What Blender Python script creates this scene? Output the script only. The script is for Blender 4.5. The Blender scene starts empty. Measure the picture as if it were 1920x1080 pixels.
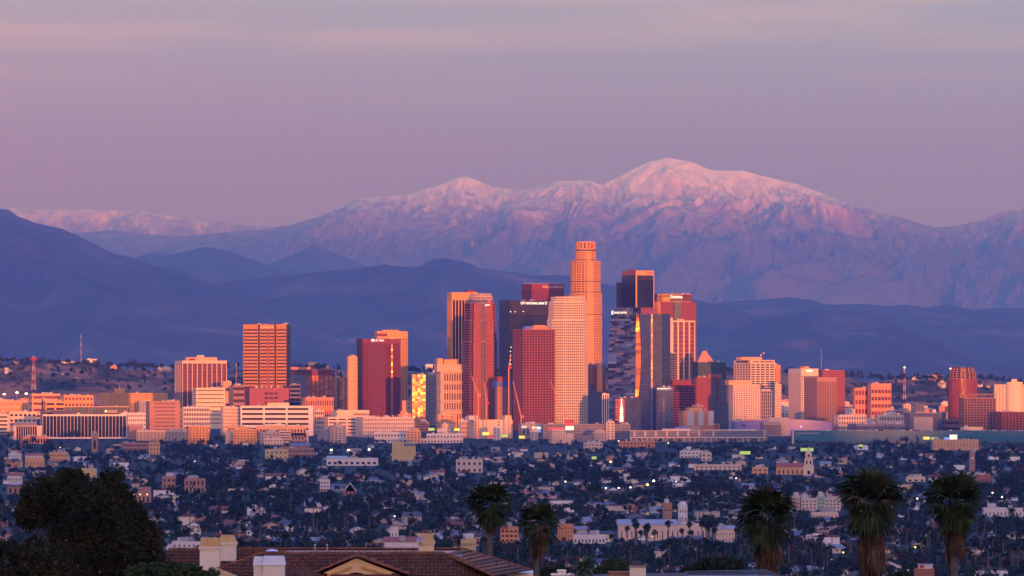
import bpy, math, random
import numpy as np
from math import radians as R
# ------------------------------------------------------------------ camera, sky, sun, exposure
sc = bpy.context.scene
COL = sc.collection
F, CX, HY, CAMZ = 10973.0, 960.0, 735.0, 100.0        # focal length in photo pixels, principal column, horizon row, eye height
cam = bpy.data.cameras.new('camera'); cam_o = bpy.data.objects.new('camera', cam); COL.objects.link(cam_o)
cam_o.location = (0, 0, CAMZ); cam_o.rotation_euler = (R(90), 0, 0)
cam.sensor_width = 36; cam.lens = 36*F/1920; cam.shift_y = (HY-540)/1920
cam.clip_start = 1; cam.clip_end = 400000
sc.camera = cam_o
sc.view_settings.view_transform = 'Standard'; sc.view_settings.look = 'None'
sc.view_settings.exposure = 0.3; sc.view_settings.gamma = 1
sc.cycles.use_denoising = True; sc.render.filter_size = 1.05
sc.cycles.max_bounces = 4; sc.cycles.diffuse_bounces = 2; sc.cycles.glossy_bounces = 2; sc.cycles.transmission_bounces = 2
sc.cycles.volume_bounces = 0
sc.cycles.sample_clamp_indirect = 4

SUN_AZ, SUN_EL = 12.0, 1.5          # degrees to the right of straight behind the camera, above the horizon
sun_dir = (math.sin(R(SUN_AZ))*math.cos(R(SUN_EL)), -math.cos(R(SUN_AZ))*math.cos(R(SUN_EL)), math.sin(R(SUN_EL)))
import mathutils
sl = bpy.data.lights.new('sun', 'SUN'); so = bpy.data.objects.new('sun', sl); COL.objects.link(so)
so.rotation_euler = mathutils.Vector(sun_dir).to_track_quat('Z', 'Y').to_euler()
sl.energy = 5.0; sl.angle = R(0.35); sl.color = (1.0, 0.277, 0.022)

def world():
    w = bpy.data.worlds.new('World'); sc.world = w; w.use_nodes = True
    nt = w.node_tree; N = nt.nodes; L = nt.links; N.clear()
    out = N.new('ShaderNodeOutputWorld'); bg = N.new('ShaderNodeBackground'); L.new(bg.outputs[0], out.inputs[0])
    sky = N.new('ShaderNodeTexSky'); sky.sky_type = 'NISHITA'; sky.sun_disc = False
    sky.sun_elevation = R(SUN_EL); sky.sun_rotation = R(180-SUN_AZ); sky.altitude = 100
    sky.air_density = 1.2; sky.dust_density = 1.5; sky.ozone_density = 2.5
    tc = N.new('ShaderNodeTexCoord'); sep = N.new('ShaderNodeSeparateXYZ'); L.new(tc.outputs['Generated'], sep.inputs[0])
    # dusk colours by height above the horizon
    mr = N.new('ShaderNodeMapRange'); mr.inputs['From Min'].default_value = 0; mr.inputs['From Max'].default_value = 1
    asn = N.new('ShaderNodeMath'); asn.operation = 'ARCSINE'; L.new(sep.outputs[2], asn.inputs[0])
    mr.inputs['From Max'].default_value = R(90); L.new(asn.outputs[0], mr.inputs[0])
    cr = N.new('ShaderNodeValToRGB'); L.new(mr.outputs[0], cr.inputs[0])
    e = cr.color_ramp.elements
    pts = SKY_PTS
    e[0].position = pts[0][0]/90; e[0].color = (*pts[0][1], 1); e[1].position = pts[-1][0]/90; e[1].color = (*pts[-1][1], 1)
    for a, c in pts[1:-1]:
        x = e.new(a/90); x.color = (*c, 1)
    # pink to grey drift across the sky from left to right and thin high streaks
    mp = N.new('ShaderNodeMapping'); mp.inputs['Scale'].default_value = (13, 1, 190); L.new(tc.outputs['Generated'], mp.inputs[0])
    nz = N.new('ShaderNodeTexNoise'); nz.inputs['Scale'].default_value = 1.0; nz.inputs['Detail'].default_value = 5; L.new(mp.outputs[0], nz.inputs['Vector'])
    st = N.new('ShaderNodeMapRange'); st.inputs[1].default_value = .47; st.inputs[2].default_value = .68; L.new(nz.outputs[0], st.inputs[0])
    hi = N.new('ShaderNodeMapRange'); hi.inputs[1].default_value = .048; hi.inputs[2].default_value = .066; L.new(sep.outputs[2], hi.inputs[0])
    stm = N.new('ShaderNodeMath'); stm.operation = 'MULTIPLY'; L.new(st.outputs[0], stm.inputs[0]); L.new(hi.outputs[0], stm.inputs[1])
    stk = N.new('ShaderNodeMath'); stk.operation = 'MULTIPLY'; L.new(stm.outputs[0], stk.inputs[0]); stk.inputs[1].default_value = .62
    mc = N.new('ShaderNodeMix'); mc.data_type = 'RGBA'; L.new(stk.outputs[0], mc.inputs['Factor']); L.new(cr.outputs[0], mc.inputs['A']); mc.inputs['B'].default_value = (*CLOUD_C, 1)
    mp2 = N.new('ShaderNodeMapping'); mp2.inputs['Scale'].default_value = (3, 1, 14); L.new(tc.outputs['Generated'], mp2.inputs[0])
    nz2 = N.new('ShaderNodeTexNoise'); nz2.inputs['Scale'].default_value = 1.0; nz2.inputs['Detail'].default_value = 3; L.new(mp2.outputs[0], nz2.inputs['Vector'])
    lr = N.new('ShaderNodeMapRange'); lr.inputs[1].default_value = -.10; lr.inputs[2].default_value = .10; L.new(sep.outputs[0], lr.inputs[0])
    ad = N.new('ShaderNodeMath'); ad.operation = 'MULTIPLY_ADD'; L.new(nz2.outputs[0], ad.inputs[0]); ad.inputs[1].default_value = .6; L.new(lr.outputs[0], ad.inputs[2])
    tint = N.new('ShaderNodeValToRGB'); L.new(ad.outputs[0], tint.inputs[0])
    tint.color_ramp.elements[0].position = .15; tint.color_ramp.elements[0].color = (1.10, .95, .93, 1)
    tint.color_ramp.elements[1].position = 1.25; tint.color_ramp.elements[1].color = (.88, .97, 1.06, 1)
    tm = N.new('ShaderNodeMix'); tm.data_type = 'RGBA'; tm.blend_type = 'MULTIPLY'; tm.inputs['Factor'].default_value = 1
    L.new(mc.outputs['Result'], tm.inputs['A']); L.new(tint.outputs[0], tm.inputs['B'])
    # sunset glow round the sun
    dt = N.new('ShaderNodeVectorMath'); dt.operation = 'DOT_PRODUCT'; L.new(tc.outputs['Generated'], dt.inputs[0]); dt.inputs[1].default_value = sun_dir
    gl = N.new('ShaderNodeMapRange'); gl.inputs[1].default_value = 0.35; gl.inputs[2].default_value = 1; gl.clamp = True; L.new(dt.outputs['Value'], gl.inputs[0])
    gp = N.new('ShaderNodeMath'); gp.operation = 'POWER'; L.new(gl.outputs[0], gp.inputs[0]); gp.inputs[1].default_value = 2.2
    gc = N.new('ShaderNodeMix'); gc.data_type = 'RGBA'; gc.blend_type = 'ADD'; L.new(gp.outputs[0], gc.inputs['Factor'])
    L.new(tm.outputs['Result'], gc.inputs['A']); gc.inputs['B'].default_value = (*GLOW_C, 1)
    # plus the Nishita sky itself
    sk = N.new('ShaderNodeMix'); sk.data_type = 'RGBA'; sk.blend_type = 'ADD'; sk.inputs['Factor'].default_value = NISH
    sc10 = N.new('ShaderNodeMix'); sc10.data_type = 'RGBA'; sc10.blend_type = 'MULTIPLY'; sc10.inputs['Factor'].default_value = 1
    L.new(gc.outputs['Result'], sc10.inputs['A']); sc10.inputs['B'].default_value = (10, 10, 10, 1)
    L.new(sc10.outputs['Result'], sk.inputs['A']); L.new(sky.outputs[0], sk.inputs['B'])
    L.new(sk.outputs['Result'], bg.inputs[0]); bg.inputs[1].default_value = 0.083
NISH = 0.25
SKY_PTS = [(0, (.37, .24, .53)), (2.2, (.46, .315, .56)), (3.8, (.51, .51, .77)), (8, (.42, .42, .80)), (25, (.14, .36, 1.28)), (90, (.06, .36, 1.65))]
CLOUD_C = (.86, .62, .56)
GLOW_C = (1.75, .84, .24)
world()

# ------------------------------------------------------------------ helpers
def P(px, py, D): return ((px-CX)/F*D, D, CAMZ+(HY-py)/F*D)
def XW(px, D): return (px-CX)/F*D
def ZW(py, D): return CAMZ+(HY-py)/F*D
G_D = [-8000, -4500, -600, 0, 250, 420, 700, 1100, 1600, 2400, 2700, 3600, 4500, 6000, 8000, 9050, 9300, 10000, 10800, 12000, 13500, 20000, 150000]
G_Z = [60, 80, 92, 96, 88, 81, 58, 36, 24, 17, 17, 13.5, 15, 17, 19, 20, 25, 36, 41, 58, 75, 80, 80]
def ground(D): return float(np.interp(D, G_D, G_Z))
_Ds = np.linspace(2000, 11500, 4000); _ys = HY+(CAMZ-np.interp(_Ds, G_D, G_Z))*F/_Ds
def D_of(py): return float(np.interp(-py, -_ys, _Ds))          # distance of the ground seen at a photo row

def mesh_np(name, V, Q, mats=(), midx=None, uv=None, smooth=False):
    """V (n,3) and Q (m,k) arrays -> mesh"""
    me = bpy.data.meshes.new(name); V = np.asarray(V, np.float32); Q = np.asarray(Q, np.int32)
    m, k = Q.shape
    me.vertices.add(len(V)); me.vertices.foreach_set('co', V.ravel())
    me.loops.add(m*k); me.loops.foreach_set('vertex_index', Q.ravel())
    me.polygons.add(m); me.polygons.foreach_set('loop_start', np.arange(0, m*k, k, dtype=np.int32))
    me.polygons.foreach_set('loop_total', np.full(m, k, np.int32))
    for x in mats: me.materials.append(x)
    if midx is not None: me.polygons.foreach_set('material_index', np.asarray(midx, np.int32))
    if smooth: me.polygons.foreach_set('use_smooth', np.ones(m, bool))
    me.update(calc_edges=True)
    if uv is not None:
        l = me.uv_layers.new(name='UVMap'); l.data.foreach_set('uv', np.asarray(uv, np.float32).ravel())
    me.validate()
    return me
def ob(name, data, parent=None, loc=(0, 0, 0), rz=0):
    o = bpy.data.objects.new(name, data); COL.objects.link(o); o.location = loc
    if rz: o.rotation_euler = (0, 0, rz)
    if parent is not None: o.parent = parent
    return o
def tag(o, label=None, cat=None, group=None, kind=None):
    if label: o['label'] = label
    if cat: o['category'] = cat
    if group: o['group'] = group
    if kind: o['kind'] = kind
    return o
class MB:
    """collects polygons with materials, builds one mesh"""
    def __init__(s): s.v = []; s.f = []; s.m = []; s.mats = []
    def mi(s, mat):
        if mat not in s.mats: s.mats.append(mat)
        return s.mats.index(mat)
    def poly(s, pts, mat):
        n = len(s.v); s.v += [tuple(p) for p in pts]; s.f.append(tuple(range(n, n+len(pts)))); s.m.append(s.mi(mat))
    def box(s, x0, y0, z0, x1, y1, z1, mat, bottom=True):
        a = [(x0, y0, z0), (x1, y0, z0), (x1, y1, z0), (x0, y1, z0), (x0, y0, z1), (x1, y0, z1), (x1, y1, z1), (x0, y1, z1)]
        fs = [(0, 1, 5, 4), (1, 2, 6, 5), (2, 3, 7, 6), (3, 0, 4, 7), (4, 5, 6, 7)]
        if bottom: fs.append((3, 2, 1, 0))
        n = len(s.v); s.v += a; k = s.mi(mat)
        for q in fs: s.f.append(tuple(n+i for i in q)); s.m.append(k)
    def hull(s, lo, hi, mat):
        """loft between two polygons of equal length (lists of 3d points), capped"""
        n = len(s.v); k = len(lo); s.v += [tuple(p) for p in lo]+[tuple(p) for p in hi]; c = s.mi(mat)
        for i in range(k):
            j = (i+1) % k; s.f.append((n+i, n+j, n+k+j, n+k+i)); s.m.append(c)
        s.f.append(tuple(n+k+i for i in range(k))); s.m.append(c)
        s.f.append(tuple(n+i for i in reversed(range(k)))); s.m.append(c)
    def tube(s, pts, rad, mat, n=6):
        c = s.mi(mat); rings = []
        for i, p in enumerate(pts):
            p = mathutils.Vector(p)
            a = mathutils.Vector(pts[max(i-1, 0)]); b = mathutils.Vector(pts[min(i+1, len(pts)-1)])
            t = (b-a).normalized(); u = t.orthogonal().normalized(); w = t.cross(u)
            r = rad[i] if isinstance(rad, (list, tuple)) else rad
            base = len(s.v)
            for k in range(n):
                q = p+u*(r*math.cos(2*math.pi*k/n))+w*(r*math.sin(2*math.pi*k/n)); s.v.append(tuple(q))
            rings.append(base)
        for i in range(len(rings)-1):
            for k in range(n):
                k2 = (k+1) % n; s.f.append((rings[i]+k, rings[i]+k2, rings[i+1]+k2, rings[i+1]+k)); s.m.append(c)
        s.f.append(tuple(rings[-1]+k for k in range(n))); s.m.append(c)
        s.f.append(tuple(rings[0]+k for k in reversed(range(n)))); s.m.append(c)
    def mesh(s, name, smooth=False):
        me = bpy.data.meshes.new(name); me.from_pydata(s.v, [], s.f)
        for x in s.mats: me.materials.append(x)
        me.polygons.foreach_set('material_index', np.asarray(s.m, np.int32))
        if smooth: me.polygons.foreach_set('use_smooth', np.ones(len(s.f), bool))
        me.update(); return me
    def build(s, name, parent=None, loc=(0, 0, 0), rz=0, smooth=False): return ob(name, s.mesh(name, smooth), parent, loc, rz)

# ------------------------------------------------------------------ value noise
_rng = np.random.RandomState(7); _T = _rng.rand(512, 512)
def vnoise(x, y):
    xi = np.floor(x).astype(int); yi = np.floor(y).astype(int); fx = x-xi; fy = y-yi
    fx = fx*fx*(3-2*fx); fy = fy*fy*(3-2*fy)
    g = lambda a, b: _T[a % 512, b % 512]
    return (g(xi, yi)*(1-fx)+g(xi+1, yi)*fx)*(1-fy)+(g(xi, yi+1)*(1-fx)+g(xi+1, yi+1)*fx)*fy
def fbm(x, y, o=5, gain=.5):
    s = 0; a = 1; t = 0
    for i in range(o):
        s = s+a*vnoise(x+17.3*i, y+9.1*i); t += a; a *= gain; x = x*2.03; y = y*2.03
    return s/t
def ridged(x, y, o=5, gain=.5):
    s = 0; a = 1; t = 0
    for i in range(o):
        n = 1-np.abs(2*vnoise(x+31.7*i, y+5.9*i)-1); s = s+a*n*n; t += a; a *= gain; x = x*2.1; y = y*2.1
    return s/t

# ------------------------------------------------------------------ materials
def pmat(name, rgb, rough=.8, var=.10, scale=.08, spec=.3, streak=0, metal=0):
    m = bpy.data.materials.new(name); m.use_nodes = True; nt = m.node_tree; N = nt.nodes; L = nt.links
    b = N['Principled BSDF']; b.inputs['Roughness'].default_value = rough; b.inputs['Specular IOR Level'].default_value = spec; b.inputs['Metallic'].default_value = metal
    if var:
        tc = N.new('ShaderNodeTexCoord'); mp = N.new('ShaderNodeMapping'); L.new(tc.outputs['Object'], mp.inputs[0])
        mp.inputs['Scale'].default_value = (scale, scale, scale*(.25 if streak else 1))
        nz = N.new('ShaderNodeTexNoise'); nz.inputs['Scale'].default_value = 1; nz.inputs['Detail'].default_value = 6; nz.inputs['Roughness'].default_value = .65; L.new(mp.outputs[0], nz.inputs['Vector'])
        cr = N.new('ShaderNodeValToRGB'); L.new(nz.outputs[0], cr.inputs[0])
        cr.color_ramp.elements[0].position = .3; cr.color_ramp.elements[1].position = .7
        cr.color_ramp.elements[0].color = (*[c*(1-var) for c in rgb], 1); cr.color_ramp.elements[1].color = (*[min(c*(1+var), .95) for c in rgb], 1)
        L.new(cr.outputs[0], b.inputs['Base Color'])
    else: b.inputs['Base Color'].default_value = (*rgb, 1)
    return m
def glassmat(name, rgb, rough=.2, spec=.6, var=.5, tilt=.02, metal=0.0):
    """window glass: every pane a little different in tint, gloss and tilt"""
    m = bpy.data.materials.new(name); m.use_nodes = True; nt = m.node_tree; N = nt.nodes; L = nt.links
    b = N['Principled BSDF']; b.inputs['Specular IOR Level'].default_value = spec; b.inputs['Metallic'].default_value = metal
    g = N.new('ShaderNodeNewGeometry'); oi = N.new('ShaderNodeObjectInfo')
    ad = N.new('ShaderNodeMath'); ad.operation = 'ADD'; L.new(g.outputs['Random Per Island'], ad.inputs[0]); L.new(oi.outputs['Random'], ad.inputs[1])
    wn = N.new('ShaderNodeTexWhiteNoise'); wn.noise_dimensions = '1D'; L.new(ad.outputs[0], wn.inputs['W'])
    cr = N.new('ShaderNodeMix'); cr.data_type = 'RGBA'; L.new(wn.outputs['Value'], cr.inputs['Factor'])
    cr.inputs['A'].default_value = (*[c*(1-var) for c in rgb], 1); cr.inputs['B'].default_value = (*[c*(1+var) for c in rgb], 1)
    L.new(cr.outputs['Result'], b.inputs['Base Color'])
    rr = N.new('ShaderNodeMapRange'); L.new(wn.outputs['Value'], rr.inputs[0]); rr.inputs[3].default_value = rough*1.25; rr.inputs[4].default_value = rough*.75; L.new(rr.outputs[0], b.inputs['Roughness'])
    if tilt:
        vm = N.new('ShaderNodeVectorMath'); vm.operation = 'SUBTRACT'; L.new(wn.outputs['Color'], vm.inputs[0]); vm.inputs[1].default_value = (.5, .5, .5)
        v2 = N.new('ShaderNodeVectorMath'); v2.operation = 'SCALE'; L.new(vm.outputs[0], v2.inputs[0]); v2.inputs['Scale'].default_value = tilt*2
        v3 = N.new('ShaderNodeVectorMath'); v3.operation = 'ADD'; L.new(v2.outputs[0], v3.inputs[0]); L.new(g.outputs['Normal'], v3.inputs[1])
        v4 = N.new('ShaderNodeVectorMath'); v4.operation = 'NORMALIZE'; L.new(v3.outputs[0], v4.inputs[0]); L.new(v4.outputs[0], b.inputs['Normal'])
    return m
def emat(name, rgb, strength):
    m = bpy.data.materials.new(name); m.use_nodes = True; b = m.node_tree.nodes['Principled BSDF']
    b.inputs['Base Color'].default_value = (*[c*.5 for c in rgb], 1); b.inputs['Emission Color'].default_value = (*rgb, 1); b.inputs['Emission Strength'].default_value = strength
    return m
def objcol_mat(name, rough=.85, var=.12, scale=.6):
    """wall or roof paint whose colour is the object's own colour"""
    m = bpy.data.materials.new(name); m.use_nodes = True; nt = m.node_tree; N = nt.nodes; L = nt.links
    b = N['Principled BSDF']; b.inputs['Roughness'].default_value = rough; b.inputs['Specular IOR Level'].default_value = .2
    oi = N.new('ShaderNodeObjectInfo'); tc = N.new('ShaderNodeTexCoord'); nz = N.new('ShaderNodeTexNoise'); nz.inputs['Scale'].default_value = scale; nz.inputs['Detail'].default_value = 5
    L.new(tc.outputs['Object'], nz.inputs['Vector'])
    mr = N.new('ShaderNodeMapRange'); mr.inputs[1].default_value = .3; mr.inputs[2].default_value = .7; mr.inputs[3].default_value = 1-var; mr.inputs[4].default_value = 1+var; L.new(nz.outputs[0], mr.inputs[0])
    vm = N.new('ShaderNodeVectorMath'); vm.operation = 'SCALE'; L.new(oi.outputs['Color'], vm.inputs[0]); L.new(mr.outputs[0], vm.inputs['Scale']); L.new(vm.outputs[0], b.inputs['Base Color'])
    return m
# ------------------------------------------------------------------ ground, hills, mountains
def land_mat(name, stops, scale, rough=.95, detail=8, heights=None, zmix=0, bump=0):
    m = bpy.data.materials.new(name); m.use_nodes = True; nt = m.node_tree; N = nt.nodes; L = nt.links
    b = N['Principled BSDF']; b.inputs['Roughness'].default_value = rough; b.inputs['Specular IOR Level'].default_value = .1
    g = N.new('ShaderNodeNewGeometry'); nz = N.new('ShaderNodeTexNoise'); nz.inputs['Scale'].default_value = scale; nz.inputs['Detail'].default_value = detail; nz.inputs['Roughness'].default_value = .6
    L.new(g.outputs['Position'], nz.inputs['Vector'])
    cr = N.new('ShaderNodeValToRGB'); e = cr.color_ramp.elements
    e[0].position = stops[0][0]; e[0].color = (*stops[0][1], 1); e[1].position = stops[-1][0]; e[1].color = (*stops[-1][1], 1)
    for p, c in stops[1:-1]: x = e.new(p); x.color = (*c, 1)
    L.new(nz.outputs[0], cr.inputs[0]); L.new(cr.outputs[0], b.inputs['Base Color'])
    return m
def snow_mat(name, z0, z1, rock, scale):
    m = bpy.data.materials.new(name); m.use_nodes = True; nt = m.node_tree; N = nt.nodes; L = nt.links
    b = N['Principled BSDF']; b.inputs['Roughness'].default_value = .9; b.inputs['Specular IOR Level'].default_value = .1
    g = N.new('ShaderNodeNewGeometry'); sp = N.new('ShaderNodeSeparateXYZ'); L.new(g.outputs['Position'], sp.inputs[0])
    mp = N.new('ShaderNodeMapping'); mp.inputs['Scale'].default_value = (scale, scale*.4, scale*.35); L.new(g.outputs['Position'], mp.inputs[0])
    nz = N.new('ShaderNodeTexNoise'); nz.inputs['Scale'].default_value = 1; nz.inputs['Detail'].default_value = 9; nz.inputs['Roughness'].default_value = .72; L.new(mp.outputs[0], nz.inputs['Vector'])
    mr = N.new('ShaderNodeMapRange'); mr.inputs[1].default_value = z0; mr.inputs[2].default_value = z1; mr.inputs[3].default_value = -.28; mr.inputs[4].default_value = .30; L.new(sp.outputs[2], mr.inputs[0])
    nw = N.new('ShaderNodeMath'); nw.operation = 'MULTIPLY_ADD'; L.new(nz.outputs[0], nw.inputs[0]); nw.inputs[1].default_value = .58; nw.inputs[2].default_value = .21
    ad = N.new('ShaderNodeMath'); L.new(mr.outputs[0], ad.inputs[0]); L.new(nw.outputs[0], ad.inputs[1])
    cr = N.new('ShaderNodeValToRGB'); cr.color_ramp.elements[0].position = .30; cr.color_ramp.elements[0].color = (*rock, 1); dust = cr.color_ramp.elements.new(.47); dust.color = (.27, .255, .28, 1)
    cr.color_ramp.elements[2].position = .68; cr.color_ramp.elements[2].color = (.86, .86, .88, 1); L.new(ad.outputs[0], cr.inputs[0]); L.new(cr.outputs[0], b.inputs['Base Color'])
    return m
def mountain(name, prof, D, df, db, mat, wl, amp, seed, base_z=80, nx=500, ny=90, crest=1.5, pw=.85, gain=.52, px0=-500, px1=2420):
    if D > 20000: D, df, db, wl = D*1.2, df*1.2, db*1.2, wl*1.2
    xs = np.linspace(px0, px1, nx); pr = np.array(prof, float)
    py = np.interp(xs, pr[:, 0], pr[:, 1]); 
    Xr = (xs-CX)/F*D; m = D/F
    nsm = fbm(xs/23+seed, xs*0+seed, 5)-.5; py = py-nsm*crest*2.2
    Zr = CAMZ+(HY-py)*m
    nb = ny//4
    t = np.concatenate([np.linspace(0, 1, ny), np.linspace(1, 0, nb+1)[1:]])
    yy = np.concatenate([D-df*(1-np.linspace(0, 1, ny)), D+db*np.linspace(0, 1, nb+1)[1:]])
    X, T = np.meshgrid(Xr, t); Z0, _ = np.meshgrid(Zr, t); Y = np.meshgrid(Xr, yy)[1]
    S = T**pw
    u = X/wl; v = Y/(wl*2.3)
    wx = (fbm(u*.7+seed, v*1.3+3+seed, 3)-.5)*1.6
    rg = ridged(u+wx+seed*3.1, v+seed, 5, gain)
    sh = 4*S*(1-S)
    big = ridged(u*.33+wx*.5+seed, v*.4, 3)-.45
    Z = base_z+(Z0-base_z)*np.clip(S+(rg-.5)*amp*(sh**.7)+big*amp*.8*sh, 0, 1.0)
    Z += (fbm(u*6, v*9, 4)-.5)*amp*m*12*(sh**.5)
    V = np.stack([X, Y, Z], -1).reshape(-1, 3)
    k = len(t); idx = np.arange(k*nx).reshape(k, nx)
    Q = np.stack([idx[:-1, :-1], idx[:-1, 1:], idx[1:, 1:], idx[1:, :-1]], -1).reshape(-1, 4)
    return tag(ob(name, mesh_np(name, V, Q, [mat], smooth=True)), kind='structure')
def build_land():
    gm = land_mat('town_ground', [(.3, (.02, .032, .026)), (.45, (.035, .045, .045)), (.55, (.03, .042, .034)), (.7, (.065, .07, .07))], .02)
    Ds = np.concatenate([np.linspace(-8000, -600, 20), np.linspace(-400, 2600, 60), np.linspace(2700, 14000, 120), np.linspace(15000, 175000, 30)])
    xs = np.concatenate([np.linspace(-22000, -2400, 12), np.linspace(-2200, 2200, 90), np.linspace(2400, 22000, 12)])
    X, Y = np.meshgrid(xs, Ds); Z = np.interp(Y, G_D, G_Z)+(fbm(X/150, Y/150, 3)-.5)*2.0*(Y > 900)
    V = np.stack([X, Y, Z], -1).reshape(-1, 3); idx = np.arange(X.size).reshape(X.shape)
    Q = np.stack([idx[:-1, :-1], idx[:-1, 1:], idx[1:, 1:], idx[1:, :-1]], -1).reshape(-1, 4)
    tag(ob('ground', mesh_np('ground', V, Q, [gm], smooth=True)), kind='structure')
    # unseen ridge added to shade the town (its skyline is shaped to that shade)
    prof = [(-3000, 0), (0, 6), (250, 8), (430, 18), (560, 20), (760, 14), (950, 14), (1070, 14), (1125, 60), (1170, 100), (1235, 92), (1275, 44), (1330, 16), (1400, 10), (1445, 22), (1490, 46), (1600, 42), (1780, 50), (1900, 44), (1950, 30), (5000, 0)]
    YR = -4000.0; Dd = 10000.0
    sx, sy, sz = sun_dir; k = -sz/sy                       # rise per metre towards the sun
    xw = np.linspace(-7000, 9000, 321)
    dx = -sx/sy                                            # sideways drift per metre towards the sun
    xd = xw-dx*(Dd-YR)                                     # where that skyline point's shadow lies at the towers
    pxd = CX+xd/Dd*F; pr = np.array(prof, float)
    hz = SHADE_Z+np.interp(pxd, pr[:, 0], pr[:, 1])*.91+k*(Dd-YR)+(fbm(pxd/25, pxd*0, 4)-.5)*10
    ys = np.array([0, 60, 250, 600, 1200]); rows = []
    yo = np.concatenate([-ys[::-1], ys[1:]]); s = np.concatenate([np.array([1, .82, .5, .2, 0])[::-1], np.array([1, .82, .5, .2, 0])[1:]])
    X, Y = np.meshgrid(xw, YR+yo); Zr = np.meshgrid(hz, s)[0]; S = np.meshgrid(hz, s)[1]
    Z = 60+(Zr-60)*S; Z = np.maximum(Z, np.interp(Y, G_D, G_Z)-5)
    V = np.stack([X, Y, Z], -1).reshape(-1, 3); idx = np.arange(X.size).reshape(X.shape)
    Q = np.stack([idx[:-1, :-1], idx[:-1, 1:], idx[1:, 1:], idx[1:, :-1]], -1).reshape(-1, 4)
    chap = land_mat('shade_ridge_scrub', [(.35, (.03, .035, .025)), (.5, (.055, .055, .04)), (.66, (.13, .105, .08))], .004)
    tag(ob('hills', mesh_np('hills', V, Q, [chap], smooth=True)), kind='structure')  # the added shade ridge, out of view
    # near dry hills behind the towers
    dry = land_mat('dry_grass_slopes', [(.36, (.035, .04, .025)), (.47, (.07, .06, .04)), (.56, (.24, .13, .075)), (.7, (.32, .18, .10))], .009)
    p = [(-500, 690), (0, 682), (50, 677), (100, 678), (175, 679), (215, 688), (245, 692), (295, 694), (430, 696), (545, 690), (600, 688), (640, 694), (700, 698), (840, 700), (1000, 690), (1200, 690), (1460, 697), (1500, 698), (1590, 708), (1612, 716), (1650, 714), (1700, 710), (1760, 712), (1800, 712), (1850, 712), (1890, 720), (1950, 730), (2400, 735)]
    mountain('hills', p, 13500, 380, 1500, dry, 230, .34, 3.3, base_z=70, nx=900, ny=70, crest=1.2, pw=.8)
    far = land_mat('chaparral_slopes', [(.35, (.015, .02, .02)), (.55, (.03, .035, .04)), (.66, (.08, .07, .065)), (.76, (.17, .13, .11))], .0011)
    # front ranges
    p = [(-500, 380), (0, 392), (17, 393), (33, 405), (67, 418), (113, 428), (140, 440), (177, 457), (210, 475), (253, 485), (287, 497), (317, 505), (350, 515), (383, 525), (450, 545), (600, 600), (800, 690), (2400, 720)]
    mountain('hills', p, 50000, 9000, 9000, far, 2400, .40, 1.7, nx=700, ny=140)
    p = [(-500, 720), (200, 600), (383, 535), (450, 524), (540, 517), (594, 511), (640, 506), (687, 502), (719, 496), (744, 500), (787, 499), (812, 486), (834, 484), (859, 488), (884, 494), (903, 503), (937, 508), (969, 511), (1000, 517), (1047, 515), (1078, 519), (1140, 533), (1200, 545), (1307, 563), (1335, 570), (1374, 579), (1402, 590), (1441, 597), (1600, 640), (1800, 690), (2400, 720)]
    mountain('hills', p, 53000, 9000, 9000, far, 2400, .40, 5.2, nx=700, ny=140)
    p = [(-500, 720), (1200, 690), (1300, 645), (1380, 615), (1422, 600), (1479, 590), (1517, 583), (1556, 582), (1599, 586), (1637, 598), (1680, 615), (1714, 629), (1747, 648), (1790, 667), (1853, 668), (1920, 660), (2100, 640), (2400, 630)]
    mountain('hills', p, 47000, 7000, 8000, far, 2200, .40, 8.1, nx=700, ny=120)
    p = [(-500, 720), (1000, 690), (1200, 610), (1300, 580), (1355, 567), (1412, 563), (1479, 557), (1517, 562), (1551, 571), (1613, 570), (1671, 574), (1695, 571), (1743, 576), (1776, 571), (1815, 579), (1920, 578), (2200, 570), (2420, 580)]
    mountain('hills', p, 59000, 8000, 9000, far, 2400, .40, 2.9, nx=700, ny=110)
    p = [(-500, 600), (100, 560), (200, 500), (253, 484), (290, 471), (323, 477), (367, 467), (387, 462), (407, 468), (430, 470), (457, 480), (483, 490), (507, 500), (537, 515), (600, 560), (800, 690), (2400, 720)]
    mountain('hills', p, 71000, 8000, 8000, far, 3000, .28, 4.4, nx=700, ny=110)
    p = [(-500, 720), (300, 620), (450, 520), (513, 491), (567, 470), (583, 460), (617, 471), (660, 488), (720, 510), (900, 570), (1200, 690), (2400, 720)]
    mountain('hills', p, 81000, 5000, 5000, far, 3200, .28, 6.6, nx=600, ny=90)
    # snow range
    D = 96000; zz = lambda py: CAMZ+(HY-py)*D*1.2/F
    sn = snow_mat('snowy_rock', zz(500), zz(290), (.085, .095, .12), 1/170)
    p = [(-500, 455), (60, 446), (150, 436), (215, 431), (260, 437), (330, 444), (420, 436), (500, 429), (547, 421), (603, 405), (640, 389), (675, 371), (719, 366), (766, 363), (797, 355), (828, 346), (859, 333), (875, 332), (897, 339), (922, 350), (969, 355), (1000, 351), (1012, 347), (1047, 339), (1105, 337), (1129, 346), (1158, 332), (1192, 315), (1220, 301), (1249, 296), (1287, 301), (1311, 310), (1335, 318), (1388, 320), (1431, 329), (1493, 344), (1551, 365), (1599, 385), (1647, 399), (1695, 408), (1719, 418), (1755, 427), (1790, 425), (1838, 413), (1877, 399), (1920, 388), (2050, 370), (2420, 420)]
    mountain('mountains', p, D, 13000, 12000, sn, 1500, .30, 9.3, nx=2000, ny=320, crest=2.2, pw=1.0, gain=.62)
    D = 128000; sf = snow_mat('far_snowy_rock', zz(515), zz(330), (.10, .11, .135), 1/240)
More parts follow.
